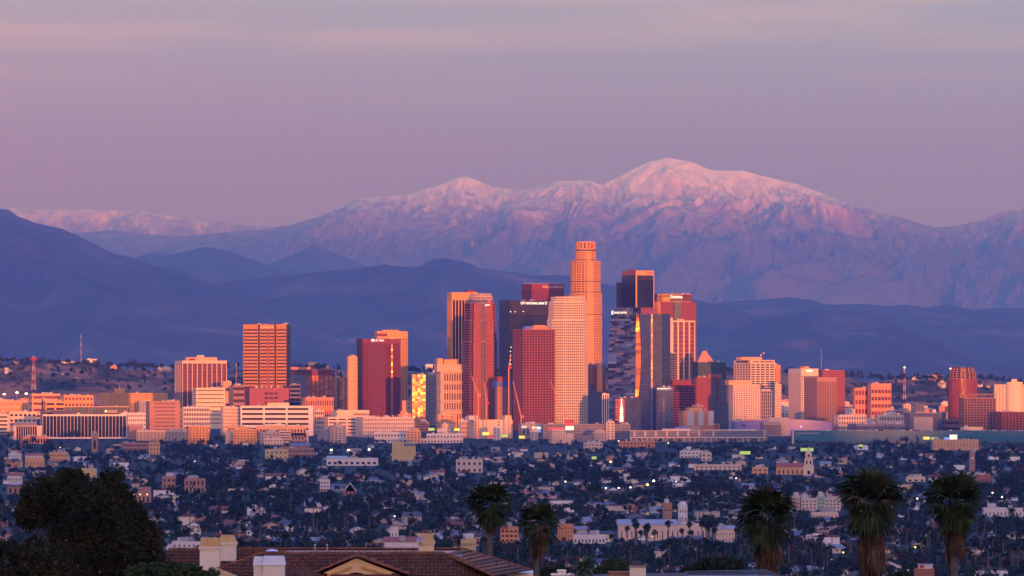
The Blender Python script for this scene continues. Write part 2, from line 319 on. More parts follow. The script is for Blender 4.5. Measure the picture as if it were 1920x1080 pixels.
    p = [(-500, 420), (-200, 400), (20, 390), (133, 392), (267, 393), (317, 403), (367, 410), (433, 420), (500, 425), (600, 440), (900, 480), (1400, 480), (1700, 440), (1755, 430), (1790, 425), (1838, 413), (1877, 399), (1920, 388), (2050, 370), (2420, 420)]
    mountain('mountains', p, D, 12000, 9000, sf, 1700, .26, 4.7, nx=1400, ny=160, crest=2.4, pw=1.0)
def build_haze():
    m = bpy.data.materials.new('haze_air'); m.use_nodes = True; nt = m.node_tree; nt.nodes.clear()
    o = nt.nodes.new('ShaderNodeOutputMaterial'); v = nt.nodes.new('ShaderNodeVolumePrincipled'); nt.links.new(v.outputs[0], o.inputs['Volume'])
    v.inputs['Color'].default_value = (*HAZE_C, 1); v.inputs['Density'].default_value = HAZE_D; v.inputs['Anisotropy'].default_value = HAZE_G
    v.inputs['Absorption Color'].default_value = (1, 1, 1, 1)
    b = MB(); b.box(-24000, -8500, 5, 24000, 176000, 6600, m); h = b.build('haze'); tag(h, kind='stuff')
SHADE_Z = 5.0
HAZE_C, HAZE_D, HAZE_G = (.175, .315, 1.0), 1/40500, .62
build_land(); build_haze()
# ------------------------------------------------------------------ buildings
_win_cache = {}
def pane(w, h, mat):
    k = (round(w, 1), round(h, 1), mat.name)
    if k not in _win_cache:
        b = MB(); b.poly([(-w/2, 0, -h/2), (w/2, 0, -h/2), (w/2, 0, h/2), (-w/2, 0, h/2)], mat); _win_cache[k] = b.mesh('window')
    return _win_cache[k]
_text_cache = {}
def text_mesh(s):
    if s not in _text_cache:
        c = bpy.data.curves.new('lettering', 'FONT'); c.body = s; c.extrude = .04; c.resolution_u = 2; c.align_x = 'CENTER'; c.offset = .012
        o = bpy.data.objects.new('lettering', c); COL.objects.link(o)
        me = bpy.data.meshes.new_from_object(o); bpy.data.objects.remove(o); bpy.data.curves.remove(c)
        co = np.empty(len(me.vertices)*3, np.float32); me.vertices.foreach_get('co', co); co = co.reshape(-1, 3)
        mn, mx = co.min(0), co.max(0); co[:, 0] -= (mn[0]+mx[0])/2; co[:, 1] -= (mn[1]+mx[1])/2
        me.vertices.foreach_set('co', co.ravel()); me.update(); _text_cache[s] = (me, mx-mn)
    return _text_cache[s]
class Bld:
    """one building: an Empty at its base, prisms with styled faces, windows as parts"""
    Z0 = None
    def __init__(s, name, label, cat, x0, xm, x1, D, rot=25, depth=None, group=None):
        s.D = D; s.m = D/F; t = R(rot); s.t = t; s.z0 = ground(D)-2 if Bld.Z0 is None else Bld.Z0
        if x0 is None: x0 = xm
        if rot > 0:      # left face seen from x0 to xm, front from xm to x1
            s.W = (x1-xm)*s.m/math.cos(t); s.Dp = (xm-x0)*s.m/math.sin(t) if xm > x0 else 30
            if depth: s.Dp = depth
            c = (-s.W/2, -s.Dp/2); px = xm
        elif rot < 0:    # front from x0 to xm, right face from xm to x1
            s.W = (xm-x0)*s.m/math.cos(t); s.Dp = (x1-xm)*s.m/math.sin(-t) if x1 > xm else 30
            if depth: s.Dp = depth
            c = (s.W/2, -s.Dp/2); px = xm
        else:
            s.W = (x1-x0)*s.m; s.Dp = depth or 30; c = (0, -s.Dp/2); px = (x0+x1)/2
        ct, st = math.cos(t), math.sin(t)
        cx, cy = XW(px, D)-(c[0]*ct-c[1]*st), D-(c[0]*st+c[1]*ct)
        s.root = ob(name, None, None, (cx, cy, s.z0), t); s.root.empty_display_size = 5
        tag(s.root, label, cat, group)
        s.wall = MB(); s.wins = []; s.base_name = name
        s.rect = [(-s.W/2, -s.Dp/2), (s.W/2, -s.Dp/2), (s.W/2, s.Dp/2), (-s.W/2, s.Dp/2)]
    def z(s, py): return ZW(py, s.D)-s.z0
    def u(s, px):    # local x on the front face seen at a photo column
        dx = (px-CX)/F; ct, st = math.cos(s.t), math.sin(s.t); ox, oy = s.root.location.x, s.root.location.y
        # ray (dx*k, k) meets local y = -Dp/2
        # local y = -(X-ox)*st + (Y-oy)*ct
        k = (-s.Dp/2+(-ox*st+oy*ct))/(-dx*st+ct)
        X, Y = dx*k, k
        return (X-ox)*ct+(Y-oy)*st
    def prism(s, poly, zb, zt, style, roof=None, parapet=1.0):
        """style: dict or list of dicts, one per edge"""
        n = len(poly)
        for i in range(n):
            st = style[i % len(style)] if isinstance(style, list) else style
            s.face(poly[i], poly[(i+1) % n], zb, zt, st)
        rm = roof or (style[0] if isinstance(style, list) else style)['wall']
        s.wall.poly([(p[0], p[1], zt-.6) for p in poly], rm)
    def face(s, p, q, zb, zt, st):
        dx, dy = q[0]-p[0], q[1]-p[1]; ln = math.hypot(dx, dy)
        if ln < .05: return
        ux, uy = dx/ln, dy/ln; nx_, ny_ = uy, -ux
        W = st['wall']; dep = st.get('dep', .45)
        pt = lambda u, z, d=0: (p[0]+ux*u-nx_*d, p[1]+uy*u-ny_*d, z)
        nx = st.get('nx') or (max(1, round(ln/st['bay'])) if st.get('bay') else 0)
        ny = st.get('ny') or (max(1, round((zt-zb)/st['fl'])) if st.get('fl') else 0)
        # seen from the street side only: faces turned away stay plain
        ct, sn = math.cos(s.t), math.sin(s.t)
        if -(nx_*sn+ny_*ct) < .02 or not nx or not ny:
            s.wall.poly([pt(0, zb), pt(ln, zb), pt(ln, zt), pt(0, zt)], W); return
        ml, mr, mb, mt = st.get('ml', .3), st.get('mr', .3), st.get('mb', 1.0), st.get('mt', 1.2)
        fx, fy = st.get('fx', .6), st.get('fy', .6)
        us = [0]; cw = (ln-ml-mr)/nx; ch = (zt-zb-mb-mt)/ny
        # outer skin as a grid of strips around the openings
        for j in range(ny):
            v0 = zb+mb+j*ch; a = v0+ch*(1-fy)*.5; b = v0+ch*(1-(1-fy)*.5)
            lo = zb if j == 0 else v0
            s.wall.poly([pt(0, lo), pt(ln, lo), pt(ln, a), pt(0, a)], W)
            s.wall.poly([pt(0, b), pt(ln, b), pt(ln, zt if j == ny-1 else v0+ch), pt(0, zt if j == ny-1 else v0+ch)], W)
            prev = 0
            for i in range(nx):
                u0 = ml+i*cw; l = u0+cw*(1-fx)*.5; r = u0+cw*(1-(1-fx)*.5)
                s.wall.poly([pt(prev, a), pt(l, a), pt(l, b), pt(prev, b)], st.get('pier', W)); prev = r
                s.wall.poly([pt(l, a), pt(l, a, dep), pt(l, b, dep), pt(l, b)], W)
                s.wall.poly([pt(r, a, dep), pt(r, a), pt(r, b), pt(r, b, dep)], W)
                s.wall.poly([pt(l, a), pt(r, a), pt(r, a, dep), pt(l, a, dep)], W)
                s.wall.poly([pt(l, b, dep), pt(r, b, dep), pt(r, b), pt(l, b)], W)
                s.wins.append((pt((l+r)/2, (a+b)/2, dep), math.atan2(uy, ux), r-l, b-a, st['glass'], i, j))
            s.wall.poly([pt(prev, a), pt(ln, a), pt(ln, b), pt(prev, b)], st.get('pier', W))
    def box(s, name, x0, y0, z0, x1, y1, z1, mat):
        b = MB(); cx, cy = (x0+x1)/2, (y0+y1)/2
        b.box(x0-cx, y0-cy, 0, x1-cx, y1-cy, z1-z0, mat); return b.build(name, s.root, (cx, cy, z0))
    def fbox(s, name, px0, px1, yt, mat, zb=None, d0=4, d1=16):
        """a box on the roof (or elsewhere) seen between two photo columns"""
        a, b = s.u(px0), s.u(px1); zb = s.top if zb is None else zb
        return s.box(name, a, -s.Dp/2+d0, zb, b, -s.Dp/2+max(d0+2, min(d1, s.Dp-2)), s.z(yt), mat)
    def mast(s, px, yt, mat, r=.35, name='antenna', d=6, zb=None):
        b = MB(); h = s.z(yt)-(s.top if zb is None else zb); b.tube([(0, 0, 0), (0, 0, h)], [r, r*.6], mat, 5)
        return b.build(name, s.root, (s.u(px), -s.Dp/2+d, s.top if zb is None else zb))
    def text(s, txt, px0, px1, py, mat, face='front', h=None, off=.35, name='sign_lettering', uu=None, zz=None, width=None):
        me0, dim = text_mesh(txt); me = me0.copy(); me.materials.clear(); me.materials.append(mat)
        o = ob(name, me, s.root)
        if face == 'front':
            a, b = s.u(px0), s.u(px1); w = b-a; c = (a+b)/2; o.location = (c, -s.Dp/2-off, s.z(py)); o.rotation_euler = (R(90), 0, 0)
        elif face == 'left':
            w = width; o.location = (-s.W/2-off, uu, s.z(py)); o.rotation_euler = (R(90), 0, R(-90))
        k = w/dim[0]; ky = k if h is None else h*s.m/dim[1]
        o.scale = (k, ky, max(k, 1)); return o
    def done(s, roof_mat=None, clutter=0, seed=0):
        s.wall.build('facade', s.root)
        vis = s.wins
        if len(vis) <= 100: ind, rest = vis, []
        else:
            ind = sorted(vis, key=lambda w: -(round(w[2]*w[3]*abs(math.cos(w[1]+s.t)), 1)*10000+w[6]*10-w[5]))
            ind, rest = ind[:100], ind[100:]
        for c, a, w, h, g, i, j in ind: ob('window', pane(w, h, g), s.root, c, a)
        if rest:
            b = MB()
            for c, a, w, h, g, i, j in rest:
                ca, sa = math.cos(a)*w/2, math.sin(a)*w/2
                b.poly([(c[0]-ca, c[1]-sa, c[2]-h/2), (c[0]+ca, c[1]+sa, c[2]-h/2), (c[0]+ca, c[1]+sa, c[2]+h/2), (c[0]-ca, c[1]-sa, c[2]+h/2)], g)
            tag(b.build('window', s.root), kind='stuff')
        return s.root
def poly_inset(poly, k): return [(x*k, y*k) for x, y in poly]
def cham(W, Dp, c):
    """rectangle with cut corners"""
    a, b = W/2, Dp/2
    return [(-a+c, -b), (a-c, -b), (a, -b+c), (a, b-c), (a-c, b), (-a+c, b), (-a, b-c), (-a, -b+c)]
def circ(r, n, ry=None, a0=0): return [(r*math.cos(a0+2*math.pi*i/n), (ry or r)*math.sin(a0+2*math.pi*i/n)) for i in range(n)]

# paints and stones
M = {}
def wm(k, rgb, **kw): M[k] = pmat(k, rgb, **kw)
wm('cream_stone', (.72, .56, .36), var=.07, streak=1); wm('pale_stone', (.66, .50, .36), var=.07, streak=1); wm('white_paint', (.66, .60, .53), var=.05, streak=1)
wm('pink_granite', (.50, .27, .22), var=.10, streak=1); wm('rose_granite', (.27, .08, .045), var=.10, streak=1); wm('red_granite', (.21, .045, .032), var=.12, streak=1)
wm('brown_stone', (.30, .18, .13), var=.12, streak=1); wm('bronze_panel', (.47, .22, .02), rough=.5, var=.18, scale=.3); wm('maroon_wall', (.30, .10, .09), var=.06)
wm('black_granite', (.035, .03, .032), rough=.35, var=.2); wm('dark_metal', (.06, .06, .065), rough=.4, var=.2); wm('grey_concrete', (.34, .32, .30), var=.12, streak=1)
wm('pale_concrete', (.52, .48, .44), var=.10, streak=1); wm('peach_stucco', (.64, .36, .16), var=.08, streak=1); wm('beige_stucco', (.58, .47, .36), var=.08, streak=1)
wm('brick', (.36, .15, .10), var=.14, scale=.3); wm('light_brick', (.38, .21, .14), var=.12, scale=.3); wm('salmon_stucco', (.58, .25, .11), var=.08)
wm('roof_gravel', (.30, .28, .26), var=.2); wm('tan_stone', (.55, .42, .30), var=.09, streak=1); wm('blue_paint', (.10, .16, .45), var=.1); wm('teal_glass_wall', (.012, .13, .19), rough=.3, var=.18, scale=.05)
wm('lavender_panel', (.22, .19, .42), rough=.4, var=.05); wm('blue_grey_panel', (.13, .14, .21), rough=.35, var=.08); wm('slate_panel', (.16, .17, .22), rough=.45, var=.1); wm('green_mesh', (.05, .085, .065), var=.3, scale=.3); wm('steel', (.35, .34, .34), rough=.5, var=.1)  # lavender panel deepened to carry the arena's coloured lighting
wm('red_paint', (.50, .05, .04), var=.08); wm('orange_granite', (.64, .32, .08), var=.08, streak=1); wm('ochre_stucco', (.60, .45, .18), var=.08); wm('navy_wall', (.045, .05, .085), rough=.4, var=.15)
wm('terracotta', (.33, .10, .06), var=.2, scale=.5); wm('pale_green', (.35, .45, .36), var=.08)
def gm_(k, rgb, **kw): M[k] = glassmat(k, rgb, **kw)
gm_('dark_glass', (.016, .010, .010), rough=.32, spec=.16); gm_('black_glass', (.012, .011, .013), rough=.16, tilt=.004, spec=.4); gm_('blue_glass', (.035, .055, .10), rough=.16, spec=.7, tilt=.012)
gm_('bronze_glass', (.07, .03, .014), rough=.32, spec=.3); gm_('sunset_red_glass', (.12, .026, .018), rough=.34, spec=.5, tilt=.02, var=.25); gm_('gold_glass', (.50, .20, .035), rough=.36, spec=.5, tilt=.03, metal=.45)  # warm tints: reflected sunset put into the base colour
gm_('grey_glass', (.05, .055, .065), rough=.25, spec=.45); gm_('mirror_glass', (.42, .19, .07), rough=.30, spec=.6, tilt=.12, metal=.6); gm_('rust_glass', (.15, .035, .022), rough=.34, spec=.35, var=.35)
gm_('sky_glass', (.20, .25, .40), rough=.14, spec=.6, tilt=.03, metal=.85, var=.55); gm_('green_glass', (.03, .055, .05), rough=.2, spec=.7)
M['white_sign'] = emat('lit_white_sign', (1, .93, .85), 1.1); M['red_sign'] = emat('lit_red_sign', (.9, .05, .03), .9); M['dark_sign'] = pmat('dark_letters', (.03, .02, .03), var=0)
M['cream_sign'] = pmat('cream_letters', (.8, .6, .45), var=0); M['blue_sign'] = pmat('blue_letters', (.03, .06, .22), var=0); M['lamp'] = emat('lamp_glow', (1, .80, .50), 5); M['red_lamp'] = emat('red_lamp_glow', (1, .12, .05), 3)
M['green_board'] = emat('lit_green_board', (.50, .72, .16), .55); M['yellow_board'] = emat('lit_yellow_board', (1, .72, .10), .9); M['white_board'] = emat('lit_white_board', (1, .9, .75), .8); M['red_board'] = emat('lit_red_board', (.75, .05, .08), .5)
M['amber_lamp'] = emat('amber_lamp_glow', (1, .5, .15), 4); M['blue_board'] = emat('lit_blue_board', (.2, .35, .9), .7)
# ------------------------------------------------------------------ the towers
def S(wall, glass=None, bay=0, fl=0, fx=.6, fy=.6, **k):
    d = dict(wall=M[wall], fx=fx, fy=fy, **k)
    if glass: d['glass'] = M[glass]; d['bay'] = bay; d['fl'] = fl
    return d
def roofclutter(b, n, seed, mats=('steel', 'grey_concrete', 'pale_concrete'), hmax=4, zb=None):
    r = random.Random(seed); zb = b.top if zb is None else zb
    for i in range(n):
        w = r.uniform(2, 6); x = r.uniform(-b.W/2+2, b.W/2-2-w) if b.W > 12 else -b.W/2+1; y = -b.Dp/2+r.uniform(1.5, max(2, min(b.Dp-6, 14)))
        b.box('roof_unit', x, y, zb, x+w, y+r.uniform(2, 4), zb+r.uniform(1, hmax), M[r.choice(mats)])
def simple(name, label, cat, x0, xm, x1, yt, D, style, rot=25, depth=None, clutter=2, roof='roof_gravel', left=None, group=None, turn=True):
    if turn and x0 is None and rot == 0 and 16 < x1-xm < 112: x0, xm, rot, depth = xm, xm+.13*(x1-xm), 20, None
    b = Bld(name, label, cat, x0, xm, x1, D, rot, depth, group); b.top = b.z(yt)
    sl = left or style
    st = [style, style if rot < 0 else dict(wall=style['wall']), dict(wall=style['wall']), sl]
    if rot < 0 and left: st[1] = left
    b.prism(b.rect, 0, b.top, st, roof=M[roof]); roofclutter(b, clutter+2 if clutter else 1, int(x1*7+yt), hmax=3.2); return b
T = 'tower'
def towers():
    # red striped tower on the left
    b = Bld('office_tower', 'squat tower of red glass stripes between white vertical fins, small white penthouse on top', T, 325, 342, 424, 10400, 20)
    b.top = b.z(676); fr = S('pale_stone', 'sunset_red_glass', nx=9, ny=18, fx=.86, fy=.985, ml=.4, mr=.4, mb=1, mt=5, dep=.8)
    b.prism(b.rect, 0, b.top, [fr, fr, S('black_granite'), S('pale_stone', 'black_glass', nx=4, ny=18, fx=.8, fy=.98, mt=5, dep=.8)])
    b.fbox('penthouse', 352, 409, 670, M['peach_stucco'], d0=6, d1=20); b.fbox('penthouse', 372, 385, 666, M['pale_concrete'], zb=b.z(670), d0=7, d1=14); b.fbox('roof_unit', 356, 367, 672, M['red_granite'], d0=4, d1=6)
    b.mast(377, 659, M['steel'], .2, zb=b.z(666)); b.done()
    # bronze triple slab tower
    b = Bld('office_tower', 'tall bronze tower of three banded slabs parted by two dark vertical slots', T, 456, 537, 544, 10500, -14)
    b.top = b.z(608); a = [b.u(x) for x in (456, 484, 487, 514.5, 517.5, 537)]; y = -b.Dp/2
    poly = [(a[0], y), (a[1], y), (a[1], y+4), (a[2], y+4), (a[2], y), (a[3], y), (a[3], y+4), (a[4], y+4), (a[4], y), (a[5], y), (a[5], -y), (a[0], -y)]
    band = S('bronze_panel', 'bronze_glass', nx=1, ny=29, fx=.97, fy=.42, mt=7, mb=2, dep=.5); dk = S('black_granite')
    side = S('black_granite', 'dark_glass', nx=1, ny=29, fx=.9, fy=.5, mt=7)
    b.prism(poly, 0, b.top, [band, dk, dk, dk, band, dk, dk, dk, band, side, dk, dk], roof=M['roof_gravel'])
    b.box('louvre_strip', b.u(501), y-.5, b.z(727), b.u(504.5), y+.1, b.z(621), M['maroon_wall'])
    b.text('CHASE', 488, 507, 613.5, M['cream_sign'], h=4)
    o = MB(); o.hull([(math.cos(i*math.pi/4)*1.6, -.3, math.sin(i*math.pi/4)*1.6) for i in range(8)], [(math.cos(i*math.pi/4)*1.6, 0, math.sin(i*math.pi/4)*1.6) for i in range(8)], M['cream_sign']); o.build('sign_emblem', b.root, (b.u(510.5), y-.05, b.z(613.5)))
    for px, yy in ((482, 606), (533, 605), (528, 606.5), (494, 607)): b.fbox('roof_unit', px, px+3, yy, M['pale_concrete'])
    b.mast(533, 602, M['steel'], .2); b.done()
    simple('podium_block', 'plain maroon block with louvred bands, at the foot of the bronze triple slab tower', 'building', None, 457, 541, 727, 10380, dict(S('maroon_wall', 'bronze_glass', nx=3, ny=7, fx=.8, fy=.45, ml=27, mr=20, mt=6, mb=8)), rot=0, depth=40, clutter=5, roof='maroon_wall').done()
    simple('office_block', 'low dark block with thin grey floor bands right of the maroon podium', 'building', None, 541, 563, 720, 10420, S('slate_panel', 'dark_glass', nx=1, ny=10, fx=.96, fy=.6), rot=0, clutter=0, roof='slate_panel').done()
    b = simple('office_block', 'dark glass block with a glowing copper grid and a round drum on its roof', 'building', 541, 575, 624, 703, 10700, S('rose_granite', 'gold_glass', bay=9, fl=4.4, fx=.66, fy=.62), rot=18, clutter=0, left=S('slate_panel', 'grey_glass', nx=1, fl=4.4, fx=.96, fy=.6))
    z0 = b.z(703); b.top = b.z(693); hd = S('red_granite', 'rust_glass', nx=9, ny=1, fx=.8, fy=.8, mt=1, mb=1); b.prism(poly_inset(b.rect, .98), z0, b.top, hd, roof=M['roof_gravel'])
    o = MB(); c = circ(20, 20, 9); o.hull([(x, y, 0) for x, y in c], [(x, y, b.z(688)-b.top) for x, y in c], M['salmon_stucco']); o.build('roof_drum', b.root, (b.u(578), 0, b.top)); b.done()
    # red centre tower with white lettering, and the cream grid tower behind it
    b = Bld('office_tower', 'cream stone grid tower with a stepped top, standing behind the red glass tower', T, 702, 707, 764, 10420, 18); b.top = b.z(621)
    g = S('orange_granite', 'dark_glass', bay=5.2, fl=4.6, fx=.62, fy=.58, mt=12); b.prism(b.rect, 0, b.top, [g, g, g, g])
    b.fbox('crown', 718, 748, 618.5, M['orange_granite'], d0=1, d1=30)
    b.box('sign_panel', b.u(706), -b.Dp/2-.4, b.z(630.5), b.u(726), -b.Dp/2, b.z(625), M['red_granite']); b.done()
    b = Bld('office_tower', 'deep red glass tower with dark side strips and white lettering at its top edge', T, 668, 680, 750, 10300, 22); b.top = b.z(635)
    a = [b.u(x) for x in (680, 690.5, 721.5, 733, 736.5, 750)]; y = -b.Dp/2
    dkw = S('red_granite', 'dark_glass', bay=3.4, fl=4.2, fx=.66, fy=.62, mt=8); ctr = S('red_granite', 'sunset_red_glass', bay=6, fl=4.2, fx=.97, fy=.95, mt=8, dep=.1); lit = S('red_granite', 'mirror_glass', nx=1, fl=4.2, fx=.6, fy=.75, mt=10)
    poly = [(a[0], y), (a[1], y), (a[1]+.1, y-1.5), (a[2]-.1, y-1.5), (a[2], y), (a[3], y), (a[4], y-1.13), (a[5], y-1.13), (a[5], -y), (-b.W/2, -y)]
    b.prism(poly, 0, b.top, [dkw, ctr, ctr, ctr, dkw, lit, dkw, dkw, dkw, S('black_granite', 'dark_glass', nx=3, fl=4.2, fx=.7, fy=.6, mt=8)], roof=M['roof_gravel'])
    b.text('L.A. Care', 701.5, 719, 637.8, M['white_sign'], h=4, off=2)
    b.box('sign_emblem', b.u(696), -b.Dp/2-1.9, b.z(640), b.u(700.3), -b.Dp/2-1.5, b.z(635.8), M['white_sign']); roofclutter(b, 3, 3); b.done()
    simple('office_block', 'small peach slab with windows down one edge, left of the red glass tower', 'building', None, 650, 670, 668, 10250, S('peach_stucco', 'gold_glass', nx=4, ny=16, fx=.5, fy=.5, ml=10, mr=1), rot=0, clutter=1).done()
    simple('office_block', 'grey green glass block with a pale striped core, left of the red glass tower', 'building', None, 624, 669, 707, 10350, S('slate_panel', 'green_glass', bay=4.4, fl=4.2, fx=.93, fy=.9, dep=.12), rot=0, clutter=2, roof='slate_panel').done()
    simple('office_block', 'peach block with a fine white grid at its right half, beside the dazzling mirror block', 'building', None, 750, 785, 751, 10330, S('peach_stucco', 'dark_glass', nx=10, ny=6, fx=.5, fy=.6, ml=10), rot=0, clutter=2).done()
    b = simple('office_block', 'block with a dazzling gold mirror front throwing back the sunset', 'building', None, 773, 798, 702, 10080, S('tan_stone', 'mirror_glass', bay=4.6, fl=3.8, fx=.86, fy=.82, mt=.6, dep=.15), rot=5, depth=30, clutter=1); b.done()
    simple('office_block', 'grey block with a fine window grid between the dazzling block and the ornate building', 'building', None, 798, 819, 702, 10500, S('grey_concrete', 'dark_glass', bay=3.3, fl=3.9, fx=.7, fy=.55), rot=0, clutter=2).done()
    # ornate stepped building
    b = Bld('ornate_building', 'stepped ornate stone building with tall arcaded window bays and dark cornices', 'building', 818, 826, 877, 10040, 20); b.top = b.z(697); y = -b.Dp/2
    st = S('tan_stone', 'bronze_glass', nx=9, ny=1, fx=.55, fy=.86, ml=6, mr=3, mb=1.2, mt=2.2); yl = [793, 771, 752, 734, 717, 697]
    for k in range(5):
        za, zb = (0 if k == 0 else b.z(yl[k])), b.z(yl[k+1]); b.prism(b.rect, za, zb, [st, st, S('tan_stone'), st], roof=M['tan_stone'])
        b.box('cornice', -b.W/2-.6, y-.6, zb-1.1, b.W/2+.6, y-.003, zb-.2, M['brown_stone'])
    b.fbox('penthouse', 821, 871, 683, M['tan_stone'], d0=3, d1=25); b.fbox('penthouse', 822, 832, 672, M['peach_stucco'], zb=b.z(683), d0=4, d1=14)
    b.fbox('penthouse', 834, 858, 674, M['peach_stucco'], zb=b.z(683), d0=4, d1=14); b.fbox('penthouse', 846, 862, 673, M['slate_panel'], zb=b.z(683), d0=5, d1=15)
    b.box('sign_panel', b.u(851), y-.8, b.z(697)+.1, b.u(868), y-.4, b.z(694), M['cream_stone']); b.done()
    # pale fin tower
    b = Bld('office_tower', 'dark tower with white vertical fins under a broad plain orange top band', T, 838, 847, 896, 10700, 22); b.top = b.z(548)
    fins = S('orange_granite', 'black_glass', nx=8, ny=1, fx=.72, fy=1, mt=14.5, mb=0, dep=1.6, ml=1.5, mr=1)
    b.prism(b.rect, 0, b.top, [fins, fins, fins, fins]); b.fbox('penthouse', 879, 894, 544, M['red_granite'], d0=8, d1=20); b.done()
    # stepped banded tower in front of it
    b = Bld('office_tower', 'red banded tower with notched corners and a glassy green stepped top', T, None, 888.5, 940.5, 10000, 24, 52); y = -b.Dp/2
    W2 = b.W/2; bd = S('rose_granite', 'dark_glass', nx=1, fl=4.6, fx=.97, fy=.62, mt=1); gd = S('rose_granite', 'gold_glass', bay=2.6, fl=4.3, fx=.45, fy=.4); cr = S('brown_stone', 'dark_glass', bay=2.5, fl=4.3, fx=.6, fy=.8, dep=.15)
    def shape(k):
        p = [(-W2, -W2*.25), (-W2*.86, -W2*.25), (-W2*.86, -W2*.55), (-W2*.5, -W2*.8), (-W2*.42, -W2*.8), (-W2*.15, -W2*.95), (-W2*.02, -W2*.8), (W2*.55, -W2*.8), (W2*.80, -W2*.55), (W2*.80, -W2*.25), (W2, -W2*.25), (W2, W2*.8), (-W2, W2*.8)]
        return [(x*k, yy*k) for x, yy in p]
    stl = [bd, bd, gd, gd, cr, cr, gd, bd, gd, bd, bd, bd, bd]
    b.prism(shape(1), 0, b.z(640), stl); b.prism(shape(.96), b.z(640), b.z(600), stl); b.prism(shape(.91), b.z(600), b.z(568), stl)
    b.prism(shape(.80), b.z(568), b.z(561), S('slate_panel', 'green_glass', bay=4, ny=1, fx=.8, fy=.6)); b.prism(shape(.72), b.z(561), b.z(555), S('tan_stone', 'green_glass', bay=3, ny=1, fx=.85, fy=.8)); b.prism(shape(.62), b.z(555), b.z(550), S('tan_stone', 'green_glass', bay=3, ny=1, fx=.85, fy=.8))
    b.top = b.z(550); b.Dp = W2*1.6; b.text('pwc', 909, 918, 572.3, M['white_sign'], h=4, off=1.2)
    b.box('sign_emblem', b.u(914), -W2*.8-1, b.z(567), b.u(919.5), -W2*.8-.5, b.z(562.5), M['red_sign']); b.done()
    # black bank tower and the red one behind it
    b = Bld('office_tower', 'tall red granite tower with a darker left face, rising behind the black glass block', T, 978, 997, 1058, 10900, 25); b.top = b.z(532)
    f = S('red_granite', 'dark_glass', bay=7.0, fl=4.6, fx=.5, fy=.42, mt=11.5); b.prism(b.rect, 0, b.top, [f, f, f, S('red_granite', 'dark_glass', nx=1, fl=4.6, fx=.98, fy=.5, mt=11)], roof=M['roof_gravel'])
    b.text('WELLS FARGO', 1016, 1055, 537.5, M['cream_sign'], h=4.2)
    for px in range(985, 1050, 7): b.fbox('roof_unit', px, px+2.5, 530.8, M['pale_concrete'], d0=3, d1=6)
    b.mast(1037, 525.5, M['pale_concrete'], .3); b.done()
    b = Bld('office_tower', 'broad black glass tower with large white lettering along its top', T, 936, 956, 1028, 10500, 25); b.top = b.z(563)
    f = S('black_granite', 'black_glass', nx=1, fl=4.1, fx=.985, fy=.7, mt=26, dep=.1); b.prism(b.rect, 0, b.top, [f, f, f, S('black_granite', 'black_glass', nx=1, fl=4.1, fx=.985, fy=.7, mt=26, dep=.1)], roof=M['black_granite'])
    b.text('CITY NATIONAL BANK', 976, 1021, 568.2, M['white_sign'], h=4.6); b.text('V', 1022, 1025.5, 568.2, M['white_sign'], h=7)
    for px, py in ((937, 584.5), (950, 584.5), (966, 584.5), (981, 584), (954, 659), (956, 667), (957, 675), (957.5, 683), (958, 651)):
        o = MB(); o.box(-.5, -.3, -.5, .5, 0, .5, M['lamp']); o.build('lit_window', b.root, (b.u(max(px, 957)), -b.Dp/2-.1, b.z(py)))
    roofclutter(b, 3, 9, hmax=2); b.done()
    # red grid tower with the trapezoid crown
    b = Bld('office_tower', 'rose red tower with a dense square window grid and a trapezoid roof gable', T, 962, 981, 1040, 9830, 25); b.top = b.z(617)
    f = S('rose_granite', 'dark_glass', nx=11, fl=4.5, fx=.68, fy=.62, mt=2); b.prism(b.rect, 0, b.top, [f, f, f, S('rose_granite', 'dark_glass', nx=8, fl=4.5, fx=.7, fy=.6, mt=2)], roof=M['roof_gravel'])
    y = -b.Dp/2; o = MB(); u0, u1, u2, u3 = b.u(997), b.u(1004), b.u(1023), b.u(1029); h = b.z(609.5)-b.top
    o.hull([(u0, 0, 0), (u3, 0, 0), (u3, 10, 0), (u0, 10, 0)], [(u1, 1, h), (u2, 1, h), (u2, 9, h), (u1, 9, h)], M['salmon_stucco']); o.build('roof_gable', b.root, (0, y+.4, b.top))
    o = MB(); u0, u1 = b.u(984), b.u(999); o.hull([(u0, 0, 0), (u1, 0, 0), (u1, 10, 0), (u0, 10, 0)], [(u0+3, 1, h*.75), (u1, 1, h*.75), (u1, 9, h*.75), (u0+3, 9, h*.75)], M['blue_paint']); o.build('roof_gable', b.root, (0, y+3, b.top)); b.done()
    b = simple('office_block', 'cream block with blue lettering, wedged between the black tower and the white stepped tower', 'building', None, 1028, 1044, 592, 10300, S('pale_stone', 'dark_glass', nx=1, fl=6, fx=.95, fy=.4, mt=12), rot=0, clutter=0); b.text('citi', 1030, 1040, 597.5, M['blue_sign'], h=5.5)
    b.box('sign_board', b.u(1038), -b.Dp/2-.5, b.z(592), b.u(1044), -b.Dp/2-.1, b.z(581), M['red_sign']); b.done()
    # white stepped tower
    b = Bld('office_tower', 'white stone tower with a dense window grid and stepped rounded shoulders', T, None, 1041, 1109, 9850, 22, 50)
    g = S('cream_stone', 'dark_glass', bay=3.5, fl=4.6, fx=.64, fy=.62, mt=1.4, mb=.6)
    def oct2(hw, hd, c): return cham(2*hw, 2*hd, c)
    W2 = b.W/2
    b.prism(oct2(W2, 26, 15), 0, b.z(599), g); b.prism(oct2(W2*.91, 24.5, 13), b.z(599), b.z(565), g); b.top = b.z(556); b.prism(oct2(W2*.80, 22, 11), b.z(565), b.top, g)
    b.done()
    # tallest round tower
    b = Bld('round_tower', 'tallest tower, round and stepped in orange stone, with a crown of glass panels', T, None, 1076, 1138.5, 10700, 18, 58)
